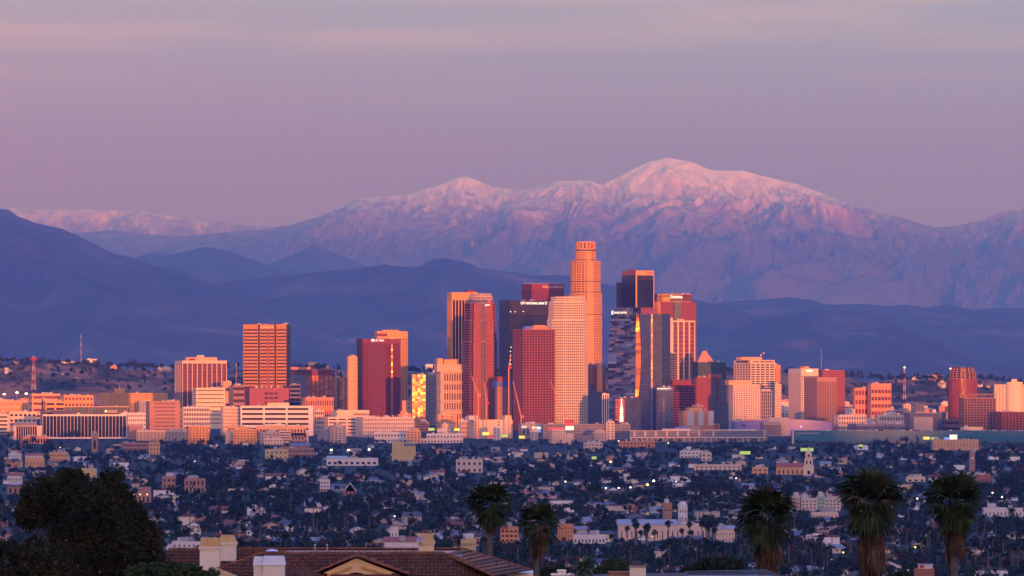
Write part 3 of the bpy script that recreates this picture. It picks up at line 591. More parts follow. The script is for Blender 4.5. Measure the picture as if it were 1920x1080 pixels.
    m = b.m; r0 = 31*m; g = S('orange_granite', 'dark_glass', bay=4.4, fl=4.5, fx=.62, fy=.60, mt=1.2, mb=1)
    core = S('orange_granite', 'gold_glass', nx=1, fl=4.25, fx=.5, fy=.4)
    def tier(r, n=16, sq=.0):
        c = circ(r, n, a0=math.pi/n)
        return c
    def sty(n): return [g]*n
    b.Dp = 2*r0
    def lobed(r, cut):   # circle whose front and sides carry flat bays
        p = []
        for k in range(4):
            a = k*math.pi/2-math.pi/2
            for da in (-.20, .20): p.append((r*1.02*math.cos(a+da), r*1.02*math.sin(a+da)))
            for da in (.36, .60, .97, 1.21): p.append((r*cut*math.cos(a+da), r*cut*math.sin(a+da)))
        return p
    st = ([S('orange_granite', 'gold_glass', nx=3, fl=4.25, fx=.4, fy=.45)]+[g]*5)*4
    b.prism(lobed(r0, .985), 0, b.z(549), st); b.prism(lobed(28.3*m, .985), b.z(549), b.z(488.5), st); b.prism(lobed(19.8*m, .985), b.z(488.5), b.z(470), st)
    ds = S('black_granite'); b.prism(circ(18.4*m, 16, a0=.2), b.z(470), b.z(467.2), ds)  # dark rings put in as the shadow of the recesses between tiers
    for yy, rr in ((549, 28.3), (488.5, 19.8)): b.prism(lobed(rr*m*1.004, .985), b.z(yy)+.6, b.z(yy-2), ds)
    for yy, rr in ((528, 28.3), (590, 31)): b.prism(lobed(rr*m*1.004, .985), b.z(yy), b.z(yy-1.6), ds)
    b.prism(circ(19.3*m, 16, a0=.2), b.z(467.2), b.z(452.5), S('orange_granite', 'rust_glass', nx=1, ny=1, fx=.5, fy=.84, mt=1, mb=1, dep=1.4)); b.top = b.z(452.5)
    b.Dp = 38.6*m; b.text('us b', 1102, 1115, 460.5, M['red_sign'], h=5.5, off=.6); b.mast(1124, 449, M['steel'], .4, d=16); b.mast(1108, 450.5, M['red_lamp'], .4, d=18); b.done()
    # dark tower with red lettering
    b = Bld('office_tower', 'black glass tower with an orange top band and red lettering, lower wing on its left', T, 1167, 1192, 1226.5, 10850, 30); b.top = b.z(507)
    dk = S('black_granite', 'black_glass', nx=6, ny=1, fx=.93, fy=1, mt=9.5, mb=0, dep=.3); rim = dict(S('black_granite', 'black_glass', nx=5, ny=1, fx=.93, fy=1, mt=9.5, mb=0, dep=.3))
    b.prism(b.rect, 0, b.z(516), [dk, dk, dk, rim], roof=M['black_granite']); b.prism(poly_inset(b.rect, 1.0), b.z(516), b.top, [S('orange_granite'), S('orange_granite'), S('orange_granite'), S('maroon_wall')], roof=M['roof_gravel'])  # left side of the band coloured maroon for its shade
    b.box('corner_pier', -b.W/2-.3, -b.Dp/2-.6, 0, -b.W/2+2.6, -b.Dp/2-.003, b.z(516), M['orange_granite']); b.box('corner_pier', b.W/2-1.2, -b.Dp/2-.6, 0, b.W/2+.3, -b.Dp/2-.003, b.z(516), M['orange_granite'])
    b.text('Aon', 1212, 1224, 510.7, M['red_sign'], h=5.4)
    for px, t in ((1179, 504.5), (1184, 503.5), (1188, 503.5), (1200, 505)): b.fbox('roof_unit', px, px+3, t+1, M['red_granite'], d0=3, d1=8)
    b.done()
    simple('office_tower', 'narrow dark blue glass slab standing against the left of the black lettered tower', T, None, 1156, 1169, 530, 10950, S('navy_wall', 'black_glass', nx=3, fl=4.2, fx=.95, fy=.7), rot=0, clutter=0, roof='black_granite').done()
    # Deloitte tower
    b = Bld('office_tower', 'red brown banded tower with a shiny rounded glass crown and white lettering', T, None, 1228, 1306, 10860, 13, 50); W2 = b.W/2; y = -b.Dp/2
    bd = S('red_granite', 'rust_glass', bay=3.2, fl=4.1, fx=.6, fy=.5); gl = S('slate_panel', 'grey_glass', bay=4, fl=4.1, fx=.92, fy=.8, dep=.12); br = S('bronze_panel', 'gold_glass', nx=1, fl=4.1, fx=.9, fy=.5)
    def sh(k): return [(-W2, y+10), (-W2*.86, y+3), (-W2*.72, y), (-W2*.12, y), (-W2*.06, y-3), (W2*.26, y-3), (W2*.32, y), (W2, y), (W2, -y), (-W2, -y)]
    b.prism(sh(1), 0, b.z(566), [br, br, bd, gl, gl, gl, bd, bd, bd, bd], roof=M['roof_gravel'])
    cr = [(-W2*.84, y+8), (-W2*.62, y+1.5), (-W2*.3, y-1), (W2*.3, y-1), (W2*.72, y+2), (W2*.84, y+8), (W2*.8, -y), (-W2*.8, -y)]; cg = S('bronze_panel', 'bronze_glass', nx=1, ny=5, fx=.99, fy=.9, dep=.1); gg = S('bronze_panel', 'gold_glass', nx=1, ny=5, fx=.99, fy=.9, dep=.1)
    b.prism(cr, b.z(566), b.z(551), [gg, cg, cg, cg, cg, cg, cg, cg], roof=M['roof_gravel']); b.top = b.z(551); b.text('Deloitte', 1257, 1279, 556.3, M['white_sign'], h=5.5, off=1.4)
    roofclutter(b, 3, 5, hmax=2); b.done()
    b = Bld('office_tower', 'pale orange tower, plain slab at left and white vertical fins at right', T, 1236, 1239.5, 1304, 10420, 18); y = -b.Dp/2
    p1, p2, p3, p4 = b.u(1239.5), b.u(1261.5), b.u(1304), b.u(1284); b.top = b.z(601)
    fin = S('pale_stone', 'bronze_glass', nx=4, ny=1, fx=.68, fy=.97, mt=2.5, mb=2, dep=1.4); dark = S('pale_stone', 'rust_glass', nx=4, ny=24, fx=.74, fy=.95, mt=2.5, mb=2, dep=1.4)
    b.prism([(p2, y+1.5), (p3, y+1.5), (p3, -y), (p2, -y)], 0, b.top, [dark, dark, fin, fin], roof=M['roof_gravel']); b.prism([(p1, y), (p2, y), (p2, -y+2), (p1, -y+2)], 0, b.z(595.5), S('pale_stone'), roof=M['roof_gravel'])
    b.fbox('penthouse', 1272, 1285, 598, M['peach_stucco'], d0=6, d1=16); b.done()
    # slanted blue glass hotel tower with curved edge shining gold
    b = Bld('hotel_tower', 'slanted blue glass tower with a thin curved edge shining gold and a grey glass wing', T, None, 1140, 1230, 9800, -35, 46); y = -b.Dp/2
    u = lambda x: b.u(x); zt = b.z; W = b.wall; rr = random.Random(4)
    rows = 56; zb_, zt_l, zt_r = 0, zt(580), zt(577)
    # left leaning facade of long glass panels laid in courses
    xl = lambda z: np.interp(z, [0, zt(700), zt(640), zt(577)], [u(1140.5), u(1140), u(1141), u(1146.5)]); xr = lambda z: np.interp(z, [0, zt(760), zt(660), zt(577)], [u(1194), u(1192.5), u(1192), u(1196.5)])
    gm = [M['sky_glass'], M['sky_glass'], M['blue_glass'], M['sky_glass'], M['black_glass'], M['blue_grey_panel'], M['sky_glass']]
    for r_ in range(rows):
        a, c = zb_+(zt_r-zb_)*r_/rows, zb_+(zt_r-zb_)*(r_+1)/rows; x = 0.0; last = None
        while x < 1:
            w = rr.uniform(.06, .34); x2 = min(1, x+w)
            if x2 > .94: x2 = 1
            k = rr.choice(gm); dd = rr.uniform(-.10, .10)
            A = lambda t, z: (xl(z)+(xr(z)-xl(z))*t, y+dd, z)
            W.poly([A(x, a+.25), A(x2, a+.25), A(x2, c), A(x, c)], k); x = x2
        W.poly([(xl(a), y+.15, a), (xr(a), y+.15, a), (xr(c), y+.15, c), (xl(c), y+.15, c)], M['navy_wall'])
    # edge reflection put into a gold sliver: bellied vertical strip turned to the sun
    n = 24; zs = np.linspace(zt(745), zt(588), n)
    for i in range(n-1):
        def e(z):
            t = (z-zs[0])/(zs[-1]-zs[0]); bul = math.sin(math.pi*min(1, t*.9+.1)); return u(1192.3+1.5*t), u(1193.5+1.5*t)+.3+(u(1200)-u(1194))*bul
        (l0, r0_), (l1, r1_) = e(zs[i]), e(zs[i+1])
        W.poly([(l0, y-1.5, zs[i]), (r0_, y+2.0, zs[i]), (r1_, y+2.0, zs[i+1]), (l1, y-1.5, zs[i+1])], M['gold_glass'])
    # grey wing with a round right edge
    gw = S('blue_grey_panel', 'blue_glass', bay=3.3, fl=3.7, fx=.86, fy=.8, dep=.12); hot = S('slate_panel', 'mirror_glass', nx=1, fl=3.7, fx=.5, fy=.8, dep=.12); bw = S('navy_wall', 'blue_glass', bay=3.3, fl=3.7, fx=.9, fy=.85, dep=.12)  # hot: narrow mirror facet put in for the sun's highlight line
    g0, g1, g2, g3 = u(1196), u(1219), u(1221.6), u(1231)
    b.prism([(g0, y+2), (g1, y+2), (g2, y+2+.82*(g2-g1)), (g3, y+16), (g3, -y-4), (g0, -y-4)], 0, zt(589), [gw, hot, bw, bw, bw, bw], roof=M['slate_panel'])
    b.prism([(u(1142), y+3), (g0-.2, y+3), (g0-.2, -y-4), (u(1142), -y-4)], 0, zt(600), S('navy_wall'), roof=M['slate_panel'])
    b.top = zt(589)
    b.box('roof_screen', u(1198), y+6, zt(589), u(1222), y+18, zt(579), M['maroon_wall']); b.box('roof_crane', u(1196), y+8, zt(579), u(1216), y+9, zt(576.5), M['red_granite'])
    b.text('THE RITZ-CARLTON', 1151.5, 1175, 586.5, M['white_sign'], h=3.6, off=.5); b.box('sign_emblem', u(1147.2), y-.6, zt(590), u(1149.8), y-.3, zt(583), M['white_sign']); b.done()
    # lower neighbours of the glass hotel
    b = simple('office_tower', 'half gold half dark tower with mirror windows at the foot of the tallest tower', T, None, 1099, 1136, 683, 9960, S('slate_panel', 'grey_glass', bay=3.6, fl=4, fx=.6, fy=.6), rot=0, clutter=2)
    for x0, x1, y0, y1, k in ((1105, 1111, 720, 684, 'mirror_glass'), (1119, 1129, 735, 682, 'gold_glass'), (1111, 1118, 730, 690, 'rust_glass'), (1129, 1134, 745, 700, 'rust_glass')): b.box('glass_bay', b.u(x0), -b.Dp/2-.8, b.z(y0), b.u(x1), -b.Dp/2+.2, b.z(y1), M[k])
    b.done()
    simple('office_block', 'narrow block with three white vertical fins beside the blue slanted tower', 'building', None, 1129, 1142, 738, 9720, S('white_paint', 'dark_glass', nx=3, ny=1, fx=.5, fy=.97, mt=1), rot=0, clutter=0).done()
    b = simple('cinema_block', 'low blue glass block with a tall red bottle poster on its wall', 'building', None, 1150, 1202, 746, 9600, S('navy_wall', 'blue_glass', bay=4, fl=4, fx=.9, fy=.85, dep=.12), rot=0, clutter=1, roof='slate_panel'); y = -b.Dp/2
    b.box('poster', b.u(1159.5), y-.6, b.z(792), b.u(1170.5), y-.2, b.z(748), M['red_board']); o = MB(); uu, h0 = b.u(1165), 0
    pf = [(0, 3.0), (6, 3.3), (14, 2.6), (20, 3.0), (26, 1.6), (32, 1.1), (36, 1.1), (37, 1.3), (38, 1.3)]
    o.poly([(-w, 0, h) for h, w in pf]+[(w, 0, h) for h, w in reversed(pf)], M['white_board']); o.build('poster_bottle', b.root, (uu, y-.66, b.z(791)))
    b.text('Coca-Cola', 1161, 1169, 778, M['red_sign'], h=2.2, off=.75)
    for k in range(9): b.box('lit_window', b.u(1154), y-.3, b.z(788-k*4.6), b.u(1158.5), y-.003, b.z(785.4-k*4.6), M['gold_glass'])
    b.done()
    simple('office_block', 'dark grey banded block right of the blue slanted tower, below the pale fin tower', 'building', None, 1237.5, 1268, 662, 10050, S('slate_panel', 'dark_glass', nx=1, fl=4, fx=.98, fy=.55), rot=0, clutter=1, roof='slate_panel').done()
    simple('office_block', 'slim red block squeezed between the slanted tower and the grey banded block', 'building', None, 1228, 1238, 634, 10100, S('red_granite', 'rust_glass', nx=2, fl=4.2, fx=.9, fy=.5), rot=0, clutter=0).done()
    b = simple('hotel_block', 'blue glass hotel block with white lettering along its top edge', 'building', None, 1230, 1262, 726, 9700, S('slate_panel', 'blue_glass', bay=4.2, fl=3.8, fx=.9, fy=.66, dep=.12, mt=6), rot=0, clutter=1, roof='slate_panel'); b.text('JW MARRIOTT', 1231.5, 1258, 729, M['white_sign'], h=3.2)
    for k in range(14): b.box('lit_window', b.u(1243), -b.Dp/2-.2, b.z(800-k*4), b.u(1246), -b.Dp/2-.003, b.z(797.6-k*4), M['gold_glass'])
    b.done()
    b = simple('office_block', 'stepped red block with dark ribbon windows, right of the blue glass hotel', 'building', None, 1253, 1303, 720, 10000, S('red_granite', 'dark_glass', nx=4, fl=4.6, fx=.96, fy=.5), rot=0, clutter=0, roof='red_granite'); b.fbox('crown', 1262, 1297, 712, M['red_granite'], d0=2, d1=24); b.done()
    simple('office_tower', 'dusky purple glass tower left of the dark tower with the pyramid roof', T, None, 1302, 1333, 707, 10150, S('maroon_wall', 'rust_glass', bay=4, fl=4, fx=.86, fy=.7), rot=0, clutter=2, roof='maroon_wall').done()
    b = simple('hotel_block', 'old pink hotel with large pale mural panels and a rooftop letter sign', 'building', None, 1273, 1339, 770, 9550, S('salmon_stucco', 'dark_glass', bay=4, fl=4, fx=.4, fy=.4, ml=18), rot=0, clutter=1); y = -b.Dp/2
    b.fbox('penthouse', 1293, 1319, 764, M['peach_stucco'], d0=3); b.text('HOTEL', 1304, 1312, 757.2, M['cream_sign'], h=2); b.text('FIGUEROA', 1298, 1319, 761, M['cream_sign'], h=3.2)
    b.box('mural_panel', b.u(1288.5), y-.3, b.z(798), b.u(1301), y-.003, b.z(771.5), M['pale_concrete']); b.box('mural_panel', b.u(1309), y-.3, b.z(798), b.u(1319), y-.003, b.z(771.5), M['pale_concrete']); b.box('mural_panel', b.u(1328), y-.3, b.z(798), b.u(1338), y-.003, b.z(771.5), M['pale_concrete']); b.done()
    # tower with the pyramid roof, wrapped in green netting
    b = Bld('office_tower', 'dark tower in green netting below a salmon pyramid roof', T, None, 1308, 1363, 10300, 10, 45); b.top = b.z(679); y = -b.Dp/2
    g = S('slate_panel', 'grey_glass', bay=4.4, fl=4, fx=.9, fy=.6); b.prism(b.rect, 0, b.z(712), g); b.prism(poly_inset(b.rect, .97), b.z(712), b.top, S('green_mesh', 'dark_glass', bay=7, fl=5, fx=.4, fy=.4), roof=M['roof_gravel'])
    o = MB(); u0, u1 = b.u(1309), b.u(1340); k = 12; o.hull([(u0, 0, 0), (u1, 0, 0), (u1, u1-u0, 0), (u0, u1-u0, 0)], [(u0+k, k, b.z(658)-b.top), (u1-k, k, b.z(658)-b.top), (u1-k, u1-u0-k, b.z(658)-b.top), (u0+k, u1-u0-k, b.z(658)-b.top)], M['salmon_stucco']); o.build('roof_pyramid', b.root, (0, y+4, b.top))
    b.box('fascia', b.u(1328), y-.6, b.z(709), b.u(1354), y-.003, b.z(701), M['maroon_wall']); b.box('glass_bay', b.u(1343), y-.5, b.z(752), b.u(1348), y-.003, b.z(709), M['rust_glass']); b.box('glass_bay', b.u(1318), y-.5, b.z(728), b.u(1329), y-.003, b.z(709), M['sunset_red_glass'])
    b.mast(1328.5, 655, M['pale_concrete'], .6, zb=b.z(658), d=18); roofclutter(b, 3, 17, hmax=3); b.done()
    # white grid tower with lettering on both faces
    b = Bld('office_tower', 'cream tower with bold dark window grid and dark lettering on both faces', T, 1377.5, 1407.5, 1454, 10100, 33); b.top = b.z(675)
    f = S('cream_stone', 'dark_glass', nx=5, fl=4.25, fx=.82, fy=.56, mt=6.5, ml=.5, mr=.5, mb=1); b.prism(b.rect, 0, b.top, [f, f, f, S('cream_stone', 'dark_glass', nx=6, fl=4.25, fx=.64, fy=.56, mt=6.5)], roof=M['roof_gravel'])
    b.text('ONE WILSHIRE', 1411, 1450, 678.2, M['dark_sign'], h=3.8); b.text('ONE WILSHIRE', 0, 0, 678.2, M['dark_sign'], face='left', h=3.8, uu=0, width=b.Dp*.72)
    b.fbox('penthouse', 1393, 1432, 669.5, M['peach_stucco'], d0=5, d1=20)
    o = MB(); h = b.z(659)-b.top
    for dx in (0, 3): o.tube([(dx, 0, 0), (dx+4, 0, h)], .35, M['red_granite'], 4)
    for k in range(4): o.tube([(k, 0, h*k/4), (3+k*1.0, 0, h*(k+1)/4)], .25, M['red_granite'], 4)
    o.build('antenna', b.root, (b.u(1428), -b.Dp/2+6, b.top))
    for px, py in ((1429, 666), (1434, 662)):
        o = MB(); o.hull([(1.6*math.cos(i), -.4, 1.6*math.sin(i)) for i in np.linspace(0, 5.6, 9)], [(.5*math.cos(i), .4, .5*math.sin(i)) for i in np.linspace(0, 5.6, 9)], M['white_paint']); o.build('dish', b.root, (b.u(px), -b.Dp/2+4, b.z(py)))
    b.done()
    simple('office_block', 'salmon annex with pale ribs behind the right of the cream lettered tower', 'building', None, 1452, 1463.5, 684, 10200, S('salmon_stucco', 'rust_glass', nx=4, ny=1, fx=.5, fy=.9), rot=0, clutter=0).done()
    simple('office_block', 'low cream annex with small windows at the right foot of the lettered tower', 'building', None, 1453, 1465, 720, 9990, S('pale_stone', 'dark_glass', nx=4, fl=4, fx=.5, fy=.5), rot=0, clutter=0).done()
    b = simple('apartment_tower', 'cream apartment tower with stacked balconies in front of the lettered tower', T, None, 1367, 1426, 722, 9650, S('pale_stone', 'dark_glass', bay=4.2, fl=3.6, fx=.5, fy=.5), rot=0, clutter=1); b.fbox('crown', 1367, 1410, 713, M['peach_stucco'], d0=1, d1=26); y = -b.Dp/2
    for k in range(17): b.box('balcony', b.u(1379), y-1.3, b.z(728+k*3.9), b.u(1390), y-.003, b.z(728+k*3.9)+1.0, M['white_paint'])
    b.done()
    simple('apartment_tower', 'slim dark glass tower with pale ribs right of the cream balcony tower', T, None, 1424, 1447, 732, 9800, S('tan_stone', 'dark_glass', nx=5, ny=12, fx=.72, fy=.9), rot=0, clutter=1).done()
    # right hand group
    b = Bld('office_tower', 'white topped tower, grey shaded left face and orange upper storeys, dark letters', T, 1480, 1502, 1535.5, 10250, 33); b.top = b.z(691)
    b.prism(b.rect, 0, b.top, [S('cream_stone', 'dark_glass', bay=4.5, fl=4.2, fx=.86, fy=.42, mt=12), S('cream_stone'), S('cream_stone'), S('pale_concrete', 'grey_glass', bay=2.2, fl=4.2, fx=.6, fy=.5, mt=8)], roof=M['roof_gravel']); b.fbox('penthouse', 1510, 1520, 687, M['orange_granite'])  # left face given a grey material to stand for its shade
    b.box('sign_panel', b.u(1512), -b.Dp/2-.3, b.z(696.5), b.u(1523), -b.Dp/2-.003, b.z(693.5), M['white_sign']); b.mast(1518, 668, M['steel'], .15); b.done()
    simple('office_tower', 'dark maroon glass block behind the brown balcony tower', T, None, 1535.5, 1585, 694, 10400, S('maroon_wall', 'rust_glass', bay=4, fl=4.2, fx=.85, fy=.55), rot=0, clutter=2, roof='maroon_wall').done()
    b = Bld('apartment_tower', 'brown brick tower with a dark left face and orange balcony columns in front', T, 1509.5, 1532, 1570, 9850, 30); b.top = b.z(707); y = -b.Dp/2
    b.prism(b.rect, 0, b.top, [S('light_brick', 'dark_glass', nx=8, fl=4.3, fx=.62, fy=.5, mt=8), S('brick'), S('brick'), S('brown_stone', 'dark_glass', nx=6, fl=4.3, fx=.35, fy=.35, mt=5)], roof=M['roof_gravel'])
    for k in range(16):
        for xa, xb in ((1534, 1541), (1544, 1550), (1563, 1569)): b.box('balcony', b.u(xa), y-1.2, b.z(781-k*4.3), b.u(xb), y-.003, b.z(781-k*4.3)+1.1, M['brown_stone'])
    b.done()
    # round tower still under construction
    b = Bld('unfinished_tower', 'round brown tower still under construction, open floors bare at its top', T, None, 1779, 1834, 9900, 0, 48); W2 = b.W/2; b.top = b.z(688)
    c = circ(W2, 18, W2*.9); g = S('rose_granite', 'rust_glass', bay=3.2, fl=3.8, fx=.8, fy=.72, mb=0, mt=0); b.prism(c, 0, b.z(710), g, roof=M['grey_concrete'])
    for k in range(5): b.prism(poly_inset(c, 1.0 if k < 3 else .86), b.z(710)+k*3.9, b.z(710)+k*3.9+.8, S('light_brick'), roof=M['light_brick']); b.prism(poly_inset(c, .9 if k < 3 else .78), b.z(710)+k*3.9+.8, b.z(710)+(k+1)*3.9, S('light_brick', 'dark_glass', nx=1, ny=1, fx=.8, fy=.98, mb=0, mt=0), roof=M['light_brick'])
    b.top = b.z(710)+19.5; b.mast(1783, 690, M['steel'], .3, d=10, zb=b.z(710)); o = MB(); o.box(-1.2, -1.2, -1, 1.2, 1.2, 1, M['amber_lamp']); o.build('warning_light', b.root, (b.u(1783), -b.Dp/2+10, b.z(691))); b.done()
    b = simple('unfinished_block', 'dark unfinished block of bare columns and lit rooms beside the round unfinished tower', 'building', None, 1799, 1869, 746, 9500, S('brown_stone', 'bronze_glass', bay=5.5, fl=4.2, fx=.8, fy=.75), rot=0, clutter=0, roof='brown_stone')
    for k in range(12): b.box('column', b.u(1801+k*5.7), -b.Dp/2+1, b.z(746), b.u(1802+k*5.7), -b.Dp/2+2, b.z(740), M['brown_stone'])
    b.box('roof_slab', b.u(1799.5), -b.Dp/2-.3, b.z(740), b.u(1868), b.Dp/2, b.z(738.5), M['brown_stone']); b.done()
    simple('apartment_block', 'reddish brown block with dark windows at the right edge of the photo', 'building', None, 1869, 1945, 772, 9450, S('rose_granite', 'dark_glass', bay=6, fl=4.4, fx=.6, fy=.6), rot=0, clutter=3).done()
    b = Bld('apartment_tower', 'cream tower with a round ribbed stair drum, near the right edge of the skyline', T, None, 1865, 1945, 10600, 0, 30); b.top = b.z(721)
    b.prism(b.rect, 0, b.top, S('pale_stone', 'dark_glass', bay=6, fl=4.2, fx=.45, fy=.45), roof=M['roof_gravel']); o = MB(); c = circ(15, 14, 12); o.hull([(x, y, 0) for x, y in c], [(x, y, b.z(716)) for x, y in c], M['cream_stone']); o.build('stair_drum', b.root, (b.u(1902), -b.Dp/2, 0)); b.fbox('roof_unit', 1897, 1907, 711, M['pale_stone'], d0=2); b.done()
    b = simple('apartment_block', 'salmon block with rows of long windows and crest ornaments, on the slope at right', 'building', None, 1627.5, 1672, 719, 10700, S('salmon_stucco', 'rust_glass', nx=6, ny=5, fx=.8, fy=.5, mt=8, mb=3), rot=0, clutter=1); b.done()
    simple('apartment_block', 'low salmon block left of the salmon block with crest ornaments', 'building', None, 1599, 1628, 727, 10720, S('salmon_stucco', 'rust_glass', nx=4, ny=4, fx=.7, fy=.5), rot=0, clutter=1).done()
    b = simple('civic_block', 'grey glass block with a paler stone front, above the long teal wall', 'building', None, 1697, 1768, 774, 9480, S('slate_panel', 'grey_glass', bay=2.6, fl=2.6, fx=.7, fy=.7), rot=0, clutter=0, roof='slate_panel'); b.box('stone_front', b.u(1710), -b.Dp/2-8, 0, b.u(1745.5), -b.Dp/2-.003, b.z(782), M['grey_concrete']); b.fbox('penthouse', 1719, 1737, 772, M['grey_concrete'], d0=3); b.done()
    simple('warehouse', 'dark navy shed between the grey glass block and the unfinished block', 'building', None, 1767, 1800, 786, 9460, S('navy_wall', 'dark_glass', nx=1, ny=3, fx=.95, fy=.4), rot=0, clutter=0, roof='navy_wall').done()
towers()
# ------------------------------------------------------------------ broad low buildings at the foot of the towers
def lowrise():
    b = simple('office_block', 'long dark glass office block ribbed with white fins, standing left above the trees', 'building', None, 80, 237, 777, 9350, S('white_paint', 'black_glass', nx=24, ny=1, fx=.89, fy=.97, mt=2.2, mb=3.5, dep=.6), rot=0, clutter=0, depth=40, roof='roof_gravel'); y = -b.Dp/2
    b.fbox('penthouse', 98, 143, 770, M['navy_wall'], d0=4); b.fbox('penthouse', 172, 220, 770, M['navy_wall'], d0=4); b.text('curacao', 201, 220, 771.5, M['cream_sign'], h=4.5); o = MB(); c = circ(1.5, 10); o.hull([(x, 0, z) for x, z in c], [(x, .3, z) for x, z in c], M['amber_lamp']); o.build('sign_emblem', b.root, (b.u(198.5), y-.6, b.z(771))); b.done()
    simple('glass_building', 'low teal glass building under a broad peach roof slab, behind the dark ribbed block', 'building', None, 120, 244, 762, 9700, S('peach_stucco', 'green_glass', bay=4, ny=3, fx=.93, fy=.92, mt=.5, mb=.4, dep=.2), rot=0, clutter=0, depth=60).done()
    b = simple('hospital', 'long orange hospital block with a small spired tower in the middle', 'building', None, 185, 313, 737, 11600, S('orange_granite', 'rust_glass', bay=5.5, fl=4.5, fx=.45, fy=.5), rot=0, clutter=0); b.fbox('tower', 214, 233, 728, M['orange_granite'], d0=3); o = MB(); o.hull([(-2, -2, 0), (2, -2, 0), (2, 2, 0), (-2, 2, 0)], [(-.3, -.3, 9), (.3, -.3, 9), (.3, .3, 9), (-.3, .3, 9)], M['orange_granite']); o.build('spire', b.root, (b.u(223.6), -b.Dp/2+9, b.z(728))); b.done()
    L = simple; b_ = 'building'
    L('apartment_block', 'terraced orange block, widest of the upper left row', b_, None, 52, 112, 738, 11300, S('peach_stucco', 'rust_glass', nx=1, ny=4, fx=.9, fy=.4), rot=0, clutter=4).done()
    L('apartment_block', 'orange block with stair towers right of the terraced block', b_, None, 112, 174, 741, 11250, S('orange_granite', 'rust_glass', nx=8, ny=4, fx=.6, fy=.4), rot=0, clutter=6).done()
    L('apartment_block', 'pale block full of small dark windows at upper left', b_, 78, 38, 78, 748, 10800, S('pale_stone', 'dark_glass', nx=9, ny=8, fx=.5, fy=.5), rot=0, clutter=3).done()
    L('apartment_block', 'peach apartment row at the far left edge', b_, None, -20, 38, 751, 10850, S('peach_stucco', 'gold_glass', nx=10, ny=4, fx=.5, fy=.5), rot=0, clutter=3).done()
    L('apartment_block', 'cream ribbon windowed block left of the teal glass building', b_, None, 80, 121, 752, 10000, S('orange_granite', 'dark_glass', nx=2, ny=6, fx=.8, fy=.4), rot=0, clutter=1).done()
    L('apartment_block', 'white terraced block at the left above the trees', b_, None, 10, 67, 772, 9700, S('pale_stone', 'dark_glass', nx=6, ny=4, fx=.6, fy=.4), rot=0, clutter=3).done()
    L('apartment_block', 'low white banded block at the left edge', b_, None, -30, 15, 777, 9650, S('pale_stone', 'dark_glass', nx=1, ny=5, fx=.9, fy=.4), rot=0, clutter=1).done()
    b = L('office_block', 'low office block with white fins and plain end walls, far left above the trees', b_, None, 17, 77, 798, 9250, S('pale_stone', 'dark_glass', nx=9, ny=1, fx=.78, fy=.95, ml=5, mr=8, mt=.6), rot=0, clutter=1); b.box('roof_slab', -b.W/2, -b.Dp/2-.5, b.top+.003, b.W/2-8, b.Dp/2, b.top+4, M['slate_panel']); b.done()
    L('school', 'low salmon roofed hall below the far left office block', b_, None, 36, 90, 818, 9000, S('salmon_stucco', 'dark_glass', nx=9, ny=1, fx=.6, fy=.5), rot=0, clutter=1).done()
    L('office_block', 'brick red block with small windows and pale corners, left of the cream grid block', b_, None, 272, 336, 752, 9600, S('light_brick', 'dark_glass', nx=13, ny=9, fx=.45, fy=.45, ml=8, mr=8), rot=0, clutter=2).done()
    L('office_block', 'white block with close dark windows behind the dark ribbed block', b_, None, 221, 272, 774, 9560, S('white_paint', 'dark_glass', nx=13, ny=5, fx=.5, fy=.55), rot=0, clutter=1).done()
    L('warehouse', 'plain brown box right of the dark ribbed block', b_, None, 238, 268, 798, 9280, S('light_brick', 'dark_glass', nx=3, ny=2, fx=.1, fy=.1), rot=0, clutter=1).done()
    L('office_block', 'low cream building with close vertical ribs above the trees', b_, None, 256, 372, 807, 9200, S('beige_stucco', 'dark_glass', nx=44, ny=1, fx=.45, fy=.9), rot=0, clutter=5).done()
    L('office_block', 'cream flat topped block in front of the red striped tower', b_, None, 360, 421, 727, 10100, S('cream_stone', 'bronze_glass', nx=1, ny=9, fx=.94, fy=.22, mb=8), rot=0, clutter=2).done()
    L('office_block', 'pinkish plain block between the red striped and the bronze tower', b_, None, 416, 434, 715, 10300, S('peach_stucco', 'bronze_glass', nx=1, ny=3, fx=.5, fy=.2), rot=0, clutter=0).done()
    L('office_block', 'dark block of brown bands left of the maroon podium', b_, None, 434, 458, 722, 10260, S('brown_stone', 'dark_glass', nx=7, ny=7, fx=.8, fy=.5), rot=0, clutter=1).done()
    L('office_block', 'white framed block with bold square dark windows below the cream flat topped block', b_, None, 336, 393, 763, 9620, S('white_paint', 'dark_glass', nx=16, ny=6, fx=.66, fy=.66), rot=0, clutter=2).done()
    L('hotel_block', 'cream old hotel with rows of small square windows left of the long white garage', b_, None, 413, 452, 763, 9560, S('pale_stone', 'dark_glass', nx=13, ny=8, fx=.42, fy=.45), rot=0, clutter=2).done()
    b = L('parking_garage', 'long white parking garage with dark open decks in front of the bronze tower', b_, None, 451, 587, 761, 9540, S('white_paint', 'dark_glass', nx=3, ny=6, fx=.92, fy=.45, ml=1, mr=6, dep=1.5), rot=0, clutter=0, depth=40); b.fbox('penthouse', 501, 542, 755, M['pale_stone'], d0=3); b.done()
    L('office_block', 'pinkish hall with pale pilasters between the bronze tower and the copper grid block', b_, None, 565, 625, 745, 10200, S('salmon_stucco', 'dark_glass', nx=12, ny=3, fx=.45, fy=.5), rot=0, clutter=3).done()
    L('office_block', 'small grey banded block right end behind the long white garage', b_, None, 587, 608, 769, 9650, S('tan_stone', 'dark_glass', nx=5, ny=5, fx=.6, fy=.5), rot=0, clutter=1).done()
    L('parking_garage', 'white banded garage left of the beige apartment complex', b_, None, 607, 668, 782, 9480, S('cream_stone', 'dark_glass', nx=3, ny=5, fx=.8, fy=.35, mb=5), rot=0, clutter=1).done()
